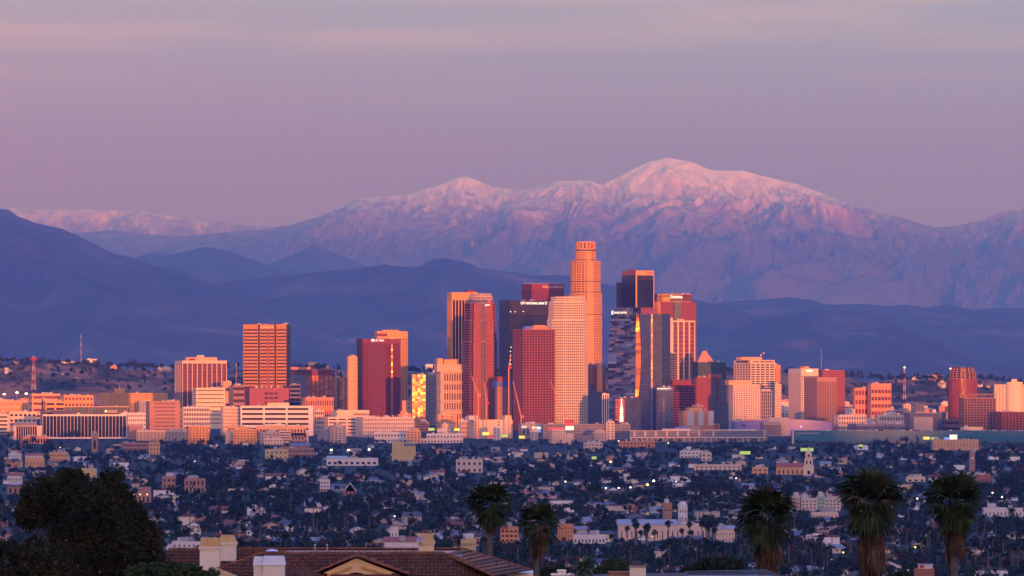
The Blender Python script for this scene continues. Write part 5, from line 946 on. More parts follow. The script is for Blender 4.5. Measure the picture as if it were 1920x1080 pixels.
    b = mini('apartment_block', 'salmon flats with small windows right of the two centre palms', B, 1046, 1075, 983, 1010, W('salmon_stucco', 'dark_glass', nx=5, ny=4, fx=.3, fy=.35), show=1006); b.done()
    b = mini('apartment_block', 'long white low flats with a red sign, right of the two centre palms', B, 1075, 1136, 1003, 1015, W('white_paint', 'dark_glass', nx=9, ny=1, fx=.4, fy=.4)); b.done()
    for i, (x0, x1, yt, lab, mt) in enumerate([(1486, 1500, 930, 'tan four storey flats, leftmost of the row left of the tall right palm', 'tan_stone'), (1502, 1532, 934, 'tan four storey flats with open balconies, second of the row', 'beige_stucco'), (1532, 1547, 930, 'pale green flats, third of the row left of the tall right palm', 'pale_green'), (1547, 1576, 933, 'beige four storey flats with stacked balconies at the right end of the row', 'beige_stucco')]):
        b = mini('apartment_block', lab, B, x0, x1, yt, 956, W(mt, 'dark_glass', nx=4, ny=4, fx=.4, fy=.45)); b.done()
    b = mini('apartment_block', 'long low flats with a row of lit doorways below the four storey flats', B, 1522, 1572, 960, 968, W('pale_stone', 'gold_glass', nx=7, ny=1, fx=.25, fy=.5)); b.done()
    b = mini('apartment_block', 'white three storey flats behind the left chimneys', B, 322, 378, 1015, 1036, W('white_paint', 'dark_glass', nx=6, ny=3, fx=.35, fy=.45), show=1031, clutter=4); b.done()
    b = mini('commercial_block', 'long white low block with a grey roof at the right edge', B, 1845, 1918, 952, 966, W('white_paint', 'dark_glass', nx=10, ny=1, fx=.3, fy=.3)); b.done()
    b = mini('commercial_block', 'low white flat block left of the long cream hall', B, 855, 905, 861, 882, W('beige_stucco', 'dark_glass', nx=5, ny=2, fx=.4, fy=.4), D=D_of(886), clutter=4); b.done()
    b = mini('white_house', 'bright white flat house in front of the brick bell tower', 'house', 1271, 1300, 979, 990, W('white_paint', 'dark_glass', nx=4, ny=1, fx=.3, fy=.4)); b.done()
    for lab, x0, x1, yt, yb, mt in [('white two storey block left of the tall church tower, under billboards', 1275, 1318, 845, 856, 'white_paint'), ('cream low block with roof line steps below the arena', 1315, 1334, 848, 862, 'pale_stone'), ('wide salmon low shop row below the long pillared hall', 1160, 1228, 827, 838, 'salmon_stucco'), ('cream shop row left of the picture billboard', 1094, 1130, 830, 840, 'pale_stone'), ('white low block with sloped roof by the long white garage', 702, 768, 810, 822, 'white_paint'), ('white row house line with many small gables, below the beige complex', 770, 850, 822, 829, 'white_paint'), ('red ended cream block left of the row of gables', 536, 578, 812, 826, 'pale_stone'), ('salmon low block right of the cream ribbed building', 428, 446, 798, 817, 'orange_granite'), ('cream low block under the old hotel', 495, 530, 822, 833, 'pale_stone'), ('pale orange mid block right of the salmon low block', 480, 574, 799, 812, 'peach_stucco'), ('grey low block in front of the pale orange mid block', 448, 500, 812, 822, 'grey_concrete'), ('white shop with awnings below the plain white building', 800, 868, 813, 826, 'white_paint'), ('cream two storey block right of the white A frame', 1302, 1390, 871, 880, 'pale_stone'), ('peach two storey block right of the cream two storey block', 1411, 1440, 876, 888, 'peach_stucco'), ('low cream hall with a lit porch at the right', 1700, 1735, 894, 901, 'cream_stone')]:
        b = mini('commercial_block', lab, B, x0, x1, yt, yb, W(mt, 'dark_glass', bay=5, ny=max(1, round((yb-yt)/6)), fx=.45, fy=.4), D=min(D_of(yb+2), 9100), clutter=3); b.done()
landmarks()
def lamp_post(px, py, yb, mat, label, size=1.0, name='street_lamp', grp='street lamps across the town'):
    D = D_of(yb); r = ob(name, None, None, (XW(px, D), D, ground(D))); h = ZW(py, D)-ground(D); tag(r, label, 'street lamp', grp)
    b = MB(); b.tube([(0, 0, -.5), (0, 0, h)], [.16, .1], M['steel'], 5); b.build('pole', r)
    b = MB(); c = circ(.8*size, 8); b.hull([(x*.5, y*.5, h-.4*size) for x, y in c], [(x, y, h+.1) for x, y in c], mat); b.hull([(x, y, h+.1) for x, y in c], [(x*.4, y*.4, h+.6*size) for x, y in c], mat); b.build('lamp', r)
    CLEAR.append((px-3, px+3, py+4, D-5))
def billboard(px, py, w, h, yb, mat, label):
    D = D_of(yb); r = ob('billboard', None, None, (XW(px, D), D, ground(D))); m = D/F; zc = ZW(py, D)-ground(D); tag(r, label, 'billboard', 'billboards across the town')
    b = MB(); b.box(-w*m/2, -.3, zc-h*m/2, w*m/2, 0, zc+h*m/2, mat); b.build('panel', r); b = MB(); b.box(-w*m/2-.3, .003, zc-h*m/2-.4, w*m/2+.3, .5, zc+h*m/2+.4, M['dark_metal']); b.build('frame', r); b = MB(); b.tube([(0, .3, -.5), (0, .3, zc-h*m/2)], .4, M['dark_metal'], 6); b.build('post', r)
    if ' X' in label: me0, dm = text_mesh('X'); me = me0.copy(); me.materials.clear(); me.materials.append(M['dark_sign']); o = ob('sign_lettering', me, r, (0, -.35, zc)); o.rotation_euler = (R(90), 0, 0); k = h*m*.8/dm[1]; o.scale = (k, k, 1)
    CLEAR.append((px-w/2-1, px+w/2+1, py+h/2+1, D-5))
def street_bits():
    for px, py, yb, m, s, lab in [(621, 844, 861, 'lamp', 2.0, 'leftmost of three bright floodlights over the lit white shed'), (653, 844, 861, 'lamp', 1.8, 'middle of three bright floodlights over the lit white shed'), (692, 843, 861, 'lamp', 2.0, 'rightmost of three bright floodlights over the lit white shed'), (1226, 902, 920, 'lamp', 1.6, 'tall white street lamp left of the brick bell tower'), (1214, 909, 924, 'amber_lamp', 1.6, 'amber street lamp just left of the tall white one'), (1145, 866, 878, 'amber_lamp', 1.8, 'amber street lamp right of the small green billboard'), (1060, 903, 915, 'lamp', .9, 'white lamp by the lit gable house at centre'), (1136, 915, 925, 'lamp', .9, 'white lamp right of the dark grove, left one'), (1160, 915, 926, 'lamp', .9, 'white lamp right of the dark grove, middle one'), (1182, 914, 926, 'lamp', 1.0, 'white lamp right of the dark grove, right one'), (1380, 897, 905, 'lamp', .8, 'small white lamp left of the right hand palms'), (1720, 935, 955, 'lamp', .8, 'small lamp between the tall right palms'), (1861, 924, 940, 'lamp', .8, 'small lamp near the right edge above'), (1879, 932, 948, 'lamp', .8, 'small lamp near the right edge below'), (1581, 1036, 1050, 'amber_lamp', .6, 'amber porch lamp left of the tall right palm'), (1716, 1026, 1040, 'amber_lamp', .6, 'amber lamp between the two tall right palms'), (113, 839, 846, 'amber_lamp', 1.0, 'amber lamp left of the brown arched tower'), (365, 865, 875, 'lamp', .7, 'small lamp above the orange brick house'), (1351, 994, 1010, 'lamp', .6, 'lamp on the right of the long cream hall'), (1223, 1006, 1020, 'yellow_board', .7, 'yellow lamp in front of the long cream hall'), (740, 968, 985, 'lamp', .6, 'tiny white lamp above the mission church tower'), (1268, 903, 912, 'lamp', .7, 'tiny lamp right of the tall white street lamp'), (955, 852, 860, 'amber_lamp', .8, 'amber lamp below the cranes'), (1160, 827, 838, 'lamp', 1.2, 'bright lamp below the blue slanted tower'), (1253, 831, 840, 'lamp', 1.0, 'lamp in front of the long pillared hall')]:
        lamp_post(px, py, yb, M[m], lab, s)
    for px, py, w, h, yb, m, lab in [(809, 805, 12, 5, 826, 'green_board', 'yellow green lit billboard left of the ornate building foot'), (829, 806.5, 18, 6, 827, 'white_paint', 'pale unlit billboard below the ornate building'), (857, 805.5, 10, 5, 826, 'yellow_board', 'glowing amber billboard left of the plain white building'), (911, 813, 13, 6, 830, 'yellow_board', 'yellow billboard below the plain white building'), (921, 818, 10, 4, 832, 'red_board', 'orange red billboard below the yellow one'), (946, 817, 13, 5, 831, 'green_board', 'green billboard below the right end of the plain white building'), (978.5, 819.5, 11, 5, 832, 'yellow_board', 'yellow green billboard below the rose red tower'), (878, 866, 31, 6, 884, 'green_board', 'long green and yellow billboard left of centre'), (1114, 858.5, 9, 5, 876, 'green_board', 'small green billboard alone above dark trees'), (1133, 873, 5, 6, 884, 'ochre_stucco', 'small dull yellow billboard below the small green one'), (1397, 849, 20, 6, 864, 'green_board', 'green billboard left of the tiered church tower'), (1513, 843, 24, 6, 862, 'green_board', 'green billboard directly behind the tiered church tower'), (1614, 835.5, 8, 4, 848, 'green_board', 'small green billboard below the teal hall'), (1737, 821.5, 12, 5, 836, 'yellow_board', 'orange and yellow billboard left of the beige windowless hall'), (1752, 822, 13, 4, 836, 'green_board', 'green billboard right of the orange one, by the beige hall'), (1098, 822, 31, 13, 838, 'slate_panel', 'large framed picture billboard below the white stepped tower'), (789, 930, 9, 9, 944, 'white_paint', 'small white panel with a dark X')]:
        billboard(px, py, w, h, yb, M[m], lab)
    D = D_of(836); r = ob('pylon_sign', None, None, (XW(1068, D), D, ground(D))); m = D/F; tag(r, 'tall pylon sign of red and white panels on one leg, before the grey hall', 'sign', None); z = lambda p: ZW(p, D)-ground(D)
    for nm, y0, y1, w, mt in (('leg', 836, 812, 3, 'pale_stone'), ('panel', 812, 806.5, 16, 'slate_panel'), ('panel', 806.4, 799, 16, 'white_board'), ('panel', 798.9, 791, 16, 'red_board'), ('cap', 790.9, 788, 17, 'red_paint')): b = MB(); b.box(-w*m/2, 0, z(y0), w*m/2, 2, z(y1), M[mt]); b.build(nm, r)
    # tower cranes
    for nm, px, yb, pyt, jib, cab in (('leaning', 897, 778, 742, (884, 704), (903, 760)), ('second', 912, 780, 757, (908, 717), (917, 768)), ('black glass', 954, 745, 690, (958, 664), (954, 697)), ('rose red', 977, 800, 782, (962, 714), (982, 783)), ('white stepped', 1058, 795, 782, (1031, 712), (1063, 783))):
        D = 9330; r = ob('tower_crane', None, None, (XW(px, D), D, ground(D))); m = D/F; z = lambda p: ZW(p, D)-ground(D)
        tag(r, {'leaning': 'orange luffing crane leaning left of the unfinished core, leftmost crane', 'second': 'small orange crane with a red cab close left of the unfinished core', 'black glass': 'short crane with a red cab in front of the black glass tower', 'rose red': 'long orange luffing crane in front of the rose red tower', 'white stepped': 'thin luffing crane in front of the white stepped tower'}[nm], 'crane', 'luffing cranes among the towers')
        b = MB(); b.box(-.9, -.9, -2, .9, .9, z(pyt)+2, M['salmon_stucco']); b.build('mast', r)
        b = MB(); x1 = (jib[0]-px)*m; h0, h1 = z(pyt), z(jib[1]); b.tube([(0, 0, h0), (x1, 0, h1)], [1.1, .6], M['salmon_stucco'], 4); b.tube([(0, 0, h0+6), (x1, 0, h1)], .2, M['salmon_stucco'], 3); b.build('jib', r)
        b = MB(); b.box(-1, -2, h0-1, 4.5, 2, h0+2.5, M['red_paint'] if nm in ('second', 'black glass') else M['salmon_stucco']); b.tube([(0, 0, h0), (2.5, 0, h0+9)], .35, M['salmon_stucco'], 4); b.build('cab', r)
street_bits()
# ---- hilltop masts, stadium lights and trees on the dry hills
def hill_bits():
    D = 13000
    for px, yb, yt, r0, lab, lat in ((63, 724, 668, 4.0, 'red and white lattice tower with a wide head on the left hill', 1), (152, 674, 626, .9, 'slim red and white mast on the left hill crest', 0), (1696, 742, 690, 2.6, 'red lattice tower with a lamp on the right hill', 2), (443, 716, 680, 1.6, 'short dark mast left of the bronze triple slab tower', 0), (1540, 694, 655, .6, 'thin grey mast right of the white topped tower', 0), (1564, 700, 685, .5, 'very thin short mast above the maroon block', 0)):
        r = ob('radio_mast', None, None, (XW(px, D), D, ZW(yb, D)-8)); h = ZW(yt, D)-ZW(yb, D)+8; tag(r, lab, 'mast', 'masts on the hills')
        n = 7
        for k in range(n):
            b = MB(); z0, z1 = h*k/n, h*(k+1)/n; a0, a1 = r0*(1-.55*k/n), r0*(1-.55*(k+1)/n); mt = M['brick'] if k % 2 else M['pale_concrete']
            if lat:
                for sx, sy in ((-1, -1), (1, -1), (1, 1), (-1, 1)): b.tube([(sx*a0, sy*a0, z0), (sx*a1, sy*a1, z1)], .45, mt, 4); b.tube([(sx*a0, sy*a0, z0), (-sx*a1, sy*a1, z1)], .3, mt, 3)
                b.box(-a1, -a1, z1-.6, a1, a1, z1, mt)
            else: b.tube([(0, 0, z0), (0, 0, z1)], [a0, a1], mt, 5)
            b.build('section', r)
        if lat == 1: b = MB(); c = circ(11, 10); b.hull([(x*.6, y*.6, h-9) for x, y in c], [(x, y, h-4) for x, y in c], M['red_paint']); b.build('head', r)
        if lat == 2: b = MB(); c = circ(1.8, 8); b.hull([(x, y, h) for x, y in c], [(x*.8, y*.8, h+3) for x, y in c], M['amber_lamp']); b.build('lamp', r)
    for px, py, lab in ((8, 739, 'leftmost white stadium light on the left slope'), (32, 736, 'middle white stadium light on the left slope'), (49, 738, 'rightmost white stadium light on the left slope')):
        D = 12300; r = ob('floodlight', None, None, (XW(px, D), D, ground(D))); h = ZW(py, D)-ground(D); tag(r, lab, 'floodlight', 'stadium floodlights'); b = MB(); b.tube([(0, 0, -1), (0, 0, h)], .5, M['steel'], 5); b.build('pole', r); b = MB(); b.box(-2.6, -.6, h-1.4, 2.6, .4, h+1.4, M['lamp']); b.build('lamp', r)
hill_bits()
WALLS = [('white', (.78, .74, .70)), ('cream', (.70, .60, .44)), ('beige', (.48, .40, .31)), ('pink', (.52, .34, .28)), ('grey', (.36, .36, .37)), ('yellow', (.58, .46, .24)), ('pale blue', (.38, .44, .50)), ('orange', (.46, .25, .15))]
ROOFS = [('dark grey', (.085, .085, .095)), ('brown', (.10, .08, .07)), ('red', (.20, .07, .05)), ('pale grey', (.22, .24, .27)), ('slate blue', (.12, .14, .19))]
def house_proto(kind, seed):
    r = random.Random(seed); parts = {}; w, d, h = dict(gable=(10, 13, 3.4), long=(15, 9, 3.2), hip=(13, 11, 3.4), flats=(17, 12, 7.0), two=(11, 11, 5.8), flat=(14, 11, 3.8))[kind]
    b = MB(); b.box(-w/2, -d/2, -1, w/2, d/2, h, HOUSE_WALL)
    rf = MB(); e = .6
    if kind in ('gable', 'two'):
        rise = 2.6 if kind == 'gable' else 2.2; b.poly([(-w/2, -d/2, h), (w/2, -d/2, h), (0, -d/2, h+rise)], HOUSE_WALL); b.poly([(w/2, d/2, h), (-w/2, d/2, h), (0, d/2, h+rise)], HOUSE_WALL); t = .25; k = rise/(w/2)
        for s in (-1, 1): rf.hull([(0, -d/2-e, h+rise+.02), (s*(w/2+e), -d/2-e, h-e*k+.02), (s*(w/2+e), -d/2-e, h-e*k+t), (0, -d/2-e, h+rise+t)], [(0, d/2+e, h+rise+.02), (s*(w/2+e), d/2+e, h-e*k+.02), (s*(w/2+e), d/2+e, h-e*k+t), (0, d/2+e, h+rise+t)], HOUSE_ROOF)
    elif kind == 'long': rf.hull([(-w/2-e, -d/2-e, h), (-w/2-e, d/2+e, h), (-w/2-e, 0, h+2.4)], [(w/2+e, -d/2-e, h), (w/2+e, d/2+e, h), (w/2+e, 0, h+2.4)], HOUSE_ROOF)
    elif kind == 'hip': rf.hull([(-w/2-e, -d/2-e, h), (w/2+e, -d/2-e, h), (w/2+e, d/2+e, h), (-w/2-e, d/2+e, h)], [(-w/4, -.3, h+2.6), (w/4, -.3, h+2.6), (w/4, .3, h+2.6), (-w/4, .3, h+2.6)], HOUSE_ROOF)
    else: rf.box(-w/2-.3, -d/2-.3, h+.003, w/2+.3, d/2+.3, h+.45, HOUSE_ROOF); rf.box(-2, -1, h+.45, 1, 2, h+1.8, HOUSE_WALL)
    parts['wall'] = b.mesh('wall'); parts['roof'] = rf.mesh('roof'); wins = []
    for fl in range(2 if kind in ('flats', 'two') else 1):
        n = 5 if kind == 'flats' else 3
        for i in range(n): wins.append(((-w/2+w*(i+.5)/n, -d/2-.04, 1.7+fl*2.9), 0))
    wins.append(((-w/2-.04, 0, 1.7), -math.pi/2)); wins.append(((w/2+.04, 0, 1.7), math.pi/2))
    wb = MB(); wb.box(-.75, -.02, -.65, .75, .03, .65, WIN_DARK); parts['window'] = wb.mesh('window'); parts['wins'] = wins; parts['size'] = (w, d, h)
    if kind in ('gable', 'long', 'hip'): c = MB(); c.box(-.5, -.4, h-.5, .5, .4, h+3.4, HOUSE_WALL); parts['chimney'] = c.mesh('chimney'); parts['cpos'] = (w*.28, d*.1, 0)
    return parts
HP = {k: house_proto(k, i) for i, k in enumerate(('gable', 'long', 'hip', 'flats', 'two', 'flat'))}
HWORD = dict(gable='gable fronted bungalow', long='long low house', hip='hip roofed house', flats='two storey flats', two='two storey gabled house', flat='flat roofed house')
def town():
    rnd = random.Random(11); rng = np.random.RandomState(11)
    # houses: rows by the streets
    H = []
    for k in range(1450):
        py = 836+(1096-836)*rnd.random()**1.0; D = D_of(py)+rnd.uniform(-15, 15); mg = 60*F/D; px = rnd.uniform(-60-mg, 1980+mg); D = round(D/55)*55+rnd.uniform(-6, 6)
        kind = rnd.choice(('gable', 'gable', 'long', 'hip', 'flats', 'two', 'flat', 'long')); x = XW(px, D)
        if D < 2450 or D > 9000: continue
        s = rnd.uniform(.68, 1.05); w, d, h = HP[kind]['size']; hpx = (h+2.4)*s*F/D; wp = w*s*.5*F/D; base = HY+(CAMZ-ground(D))*F/D
        if blocked(px, wp, base-hpx, D): continue
        if any(abs(px-q[0]) < (wp+q[6])*.8 and abs(D-q[1]) < 30 for q in H): continue
        H.append((px, D, kind, s, rnd.randrange(len(WALLS)) if rnd.random() < .55 else rnd.choice([0, 0, 1, 2]), rnd.randrange(len(ROOFS)), wp, base))
    H.sort(key=lambda q: (not -20 < q[0] < 1940, q[1]))
    far = {}
    for n, (px, D, kind, s, wi, ri, wp, base) in enumerate(H):
        rz = rnd.choice((0, 0, math.pi/2, -math.pi/2))+rnd.uniform(-.12, .12)+.1; p = HP[kind]; loc = (XW(px, D), D, ground(D))
        wc, rc = WALLS[wi], ROOFS[ri]
        if n < 300:
            r = ob('house' if kind != 'flats' else 'apartment_house', None, None, loc, rz); r.scale = (s, s, s); tag(r, f'{wc[0]} {HWORD[kind]} with {rc[0]} roof, '+where(px, base, 'house'), 'house', 'houses among the trees')
            if len(r['label'].split()) > 16: r['label'] = f'{wc[0]} {HWORD[kind]}, '+where(px, base, 'house')
            o = ob('wall', p['wall'], r); o.color = (*wc[1], 1); o = ob('roof', p['roof'], r); o.color = (*rc[1], 1)
            if D < 5200:
                for c, a in p['wins']: ob('window', p['window'], r, c, a)
                if 'chimney' in p and rnd.random() < .6: o = ob('chimney', p['chimney'], r, p['cpos']); o.color = (*wc[1], 1)
        else:
            for nm, col in (('wall', wc), ('roof', rc)):
                me = p[nm]; co = np.empty(len(me.vertices)*3, np.float32); me.vertices.foreach_get('co', co); co = co.reshape(-1, 3)*s; c_, s_ = math.cos(rz), math.sin(rz)
                X = co[:, 0]*c_-co[:, 1]*s_+loc[0]; Y = co[:, 0]*s_+co[:, 1]*c_+loc[1]; far.setdefault((nm, col), []).append((np.stack([X, Y, co[:, 2]+loc[2]], 1), [tuple(q.vertices) for q in me.polygons]))
    b = MB()
    for (nm, col), lst in far.items():
        m = pmat(f'far_{nm}_{col[0]}'.replace(' ', '_'), col[1], var=.12, scale=.2)
        for V, Fs in lst:
            n0 = len(b.v); b.v += [tuple(v) for v in V]; k = b.mi(m)
            for f in Fs: b.f.append(tuple(n0+i for i in f)); b.m.append(k)
    tag(b.build('distant_houses'), 'many small pale distant houses half hidden by trees below the skyline', 'houses', kind='stuff')
    # trees
    Ts = []
    def add(px, D, kind, h, w):
        base = HY+(CAMZ-ground(D))*F/D; wp = w*F/D; top = base-h*F/D
        if blocked(px, wp, top, D): return
        Ts.append((px, D, kind, h, w, base))
    for k in range(9400):
        py = 829+(1100-829)*rnd.random()**1.25; D = D_of(py)+rnd.uniform(-20, 20); mg = 60*F/D; px = rnd.uniform(-80-mg, 2000+mg); t = rnd.random()
        if D < 2430 or D > 9400: continue
        if t < .60: kind = 'round'; h = rnd.uniform(4.5, 9.5); w = h*.36
        elif t < .90: kind = 'broad'; h = rnd.uniform(5, 9); w = h*.6
        elif t < .95: kind = 'spire'; h = rnd.uniform(8, 15); w = h*.12
        else: kind = 'cone'; h = rnd.uniform(9, 17); w = h*.3
        if D > 8000: h *= .7
        if fbm(np.array(px/140.), np.array(py/18.), 3) < .36: h *= .6
        add(px, D, kind, h, w)
    # groves the photo shows: dark masses and rows of palms
    for cx, cy, sx, sy, n, hk in ((60, 850, 60, 14, 30, 1.3), (330, 850, 60, 10, 30, 1.2), (470, 870, 90, 16, 40, 1.3), (390, 925, 40, 10, 20, 1.6), (720, 880, 90, 12, 40, 1.3), (1300, 862, 60, 10, 30, 1.2), (1680, 855, 120, 14, 50, 1.3), (1870, 900, 60, 16, 30, 1.4), (1330, 925, 60, 10, 25, 1.3), (1100, 905, 60, 10, 25, 1.3), (560, 960, 120, 12, 30, 1.2), (1250, 1050, 80, 14, 22, 1.1)):
        for k in range(n): D = D_of(min(cy+rnd.gauss(0, sy), 1090)); h = rnd.uniform(7, 12)*hk; add(cx+rnd.gauss(0, sx), D, rnd.choice(('round', 'broad', 'broad', 'cone')), h, h*.42)
    for k in range(820):
        py = 860+(1096-860)*rnd.random()**.75; D = D_of(py); mg = 60*F/D; px = rnd.uniform(-40-mg, 1960+mg)
        add(px, D, 'palm', rnd.uniform(11, 21)*(1 if D > 3500 else .85), 2)
    for cx, cy, n, sp in ((640, 985, 26, 210), (430, 970, 20, 120), (1860, 1085, 22, 60)):
        for k in range(n): D = D_of(min(1092, cy+rnd.uniform(-8, 10))); add(cx+rnd.uniform(-sp, sp), D, 'palm', rnd.uniform(10, 16), 2)
    for k in range(24):   # the palm row before the long cream hall
        D = 2950+rnd.uniform(-60, 80); px = rnd.uniform(1130, 1400); base = HY+(CAMZ-ground(D))*F/D; Ts.append((px, D, 'palm', rnd.uniform(13, 19), 2, base))
    Ts.sort(key=lambda t: (not -20 < t[0] < 1940, -(t[3]*t[4] if t[2] != 'palm' else t[3]*3)/t[1]**2))
    cnt = {}; farV = []; CW = [('dark green', (.022, .046, .030)), ('olive', (.034, .046, .024)), ('blue green', (.016, .046, .046)), ('rusty brown', (.062, .038, .026)), ('deep green', (.014, .036, .024)), ('grey brown', (.038, .040, .040))]
    KW = dict(round='round crowned tree', broad='spreading tree', spire='slim cypress', cone='pointed conifer', palm='fan palm'); NM = dict(round='broadleaf_tree', broad='broadleaf_tree', spire='cypress_tree', cone='conifer_tree', palm='palm_tree')
    lim = dict(broadleaf_tree=300, cypress_tree=80, conifer_tree=100, palm_tree=300)
    for px, D, kind, h, w, base in Ts:
        nm = NM[kind]; cnt[nm] = cnt.get(nm, 0)+1; pr = rnd.choice(PROTO[kind]); loc = (XW(px, D), D, ground(D)-.3); rz = rnd.uniform(0, 6.28); ci = rnd.randrange(len(CW)) if kind in ('round', 'broad') else rnd.choice((0, 2, 4))
        k = h if kind == 'palm' else h/(1.9 if kind in ('round',) else 1.65 if kind == 'broad' else 2.75 if kind == 'spire' else 2.4)
        if cnt[nm] <= lim[nm]:
            r = ob(nm, None, None, loc, rz); r.scale = (k*(1.0 if kind != 'palm' else 1.15), k*(1.0 if kind != 'palm' else 1.15), k)
            size = 'tall ' if h > (14 if kind == 'palm' else 9.5) else 'low ' if h < (12 if kind == 'palm' else 6.5) else ''
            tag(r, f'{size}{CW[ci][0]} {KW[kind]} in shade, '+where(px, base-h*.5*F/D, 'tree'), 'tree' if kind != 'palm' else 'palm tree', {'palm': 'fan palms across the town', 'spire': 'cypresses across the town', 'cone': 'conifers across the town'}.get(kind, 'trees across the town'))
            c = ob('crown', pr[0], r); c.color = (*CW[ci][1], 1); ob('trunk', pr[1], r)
        else:
            me = pr[0]; co = np.empty(len(me.vertices)*3, np.float32); me.vertices.foreach_get('co', co); co = co.reshape(-1, 4, 3)
            n = len(co); keep = rng.permutation(n)[:max(40, int(n*(.62 if D < 6500 else .42)))]; q = co[keep]*k*(1.0); g = 1.15 if D < 6500 else 1.35
            ce = q.mean(1, keepdims=True); q = ce+(q-ce)*g; c_, s_ = math.cos(rz), math.sin(rz); farV.append(np.stack([q[..., 0]*c_-q[..., 1]*s_+loc[0], q[..., 0]*s_+q[..., 1]*c_+loc[1], q[..., 2]+loc[2]], -1).reshape(-1, 3))
    V = np.concatenate(farV); Q = np.arange(len(V)).reshape(-1, 4)
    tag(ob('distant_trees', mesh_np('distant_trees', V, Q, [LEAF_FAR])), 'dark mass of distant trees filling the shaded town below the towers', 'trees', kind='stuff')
    # trees along the hill crests and before the towers
    V = []
    for k in range(1300):
        px = rnd.uniform(-60, 1980); D = rnd.uniform(12900, 13500); crest = np.interp(px, [0, 215, 330, 545, 640, 840, 1460, 1590, 1660, 1790, 1860, 1960], [678, 688, 692, 690, 695, 700, 699, 708, 712, 712, 714, 728]); t = rnd.random()
        zt = ZW(crest+(0 if t < .4 else rnd.uniform(2, 46)), D); h = rnd.uniform(6, 15)*(1.1 if t < .4 else .9); pr = rnd.choice(PROTO[rnd.choice(('round', 'broad', 'cone'))]); me = pr[0]; co = np.empty(len(me.vertices)*3, np.float32); me.vertices.foreach_get('co', co); q = co.reshape(-1, 4, 3)*h*.55; V.append((q+np.array([XW(px, D), D, zt-2])).reshape(-1, 3))
    V = np.concatenate(V); tag(ob('hillside_trees', mesh_np('hillside_trees', V, np.arange(len(V)).reshape(-1, 4), [LEAF_FAR])), 'scattered dark trees along the crest and slopes of the dry hills', 'trees', kind='stuff')
town()
def hill_houses():
    L = [(15, 691, 12, 4, 'white_paint', 'pale house at the far left end of the hill'), (30, 680, 9, 4, 'peach_stucco', 'small peach house on the left crest near the lattice tower'), (127, 683, 32, 5, 'tan_stone', 'long tan retaining block under the slim mast'), (172, 678, 19, 5, 'white_paint', 'white hilltop house right of the slim mast'), (213, 691, 12, 5, 'salmon_stucco', 'salmon house at the right end of the left crest'), (308, 692, 24, 4, 'pale_stone', 'low pale wall left of the red striped tower'), (118, 704, 6, 3, 'white_paint', 'tiny white house mid slope, left one'), (144, 712, 7, 3, 'white_paint', 'tiny white house mid slope, middle one'), (161, 711, 6, 3, 'white_paint', 'tiny white house mid slope, right one'), (586, 684, 16, 5, 'peach_stucco', 'peach hilltop house above the copper grid block'), (612, 690, 8, 4, 'salmon_stucco', 'small salmon house right of the hilltop peach one'), (806, 687, 16, 4, 'white_paint', 'white hilltop house above the dazzling mirror block'), (1690, 717, 12, 5, 'salmon_stucco', 'salmon house beside the right lattice tower'), (1715, 711, 10, 4, 'white_paint', 'white house right of the right lattice tower'), (1755, 709, 28, 6, 'peach_stucco', 'row of peach houses on the right crest'), (1766, 728, 14, 14, 'pale_stone', 'cream slab on the right slope below the peach row'), (1838, 724, 8, 4, 'white_paint', 'white house right of the round unfinished tower'), (1853, 726, 8, 4, 'peach_stucco', 'peach house right of the white one by the unfinished tower')]
    for px, yb, w, h, mt, lab in L:
        cr = np.interp(px, [0, 215, 330, 545, 640, 840, 1460, 1590, 1660, 1790, 1860, 1960], [678, 688, 692, 690, 695, 700, 699, 708, 712, 712, 714, 728]); Dh = 13490-330*min(1, max(0, (yb-cr)/60)); Bld.Z0 = ZW(yb, Dh)-14
        b = simple('hillside_house', lab, 'house', None, px-w/2, px+w/2, yb-h, Dh, S(mt, 'dark_glass', nx=max(2, round(w/4)), ny=1 if h < 8 else 3, fx=.4, fy=.4, mt=1, mb=1), rot=0, depth=12, clutter=0, turn=False); b.done()
    Bld.Z0 = None
hill_houses()
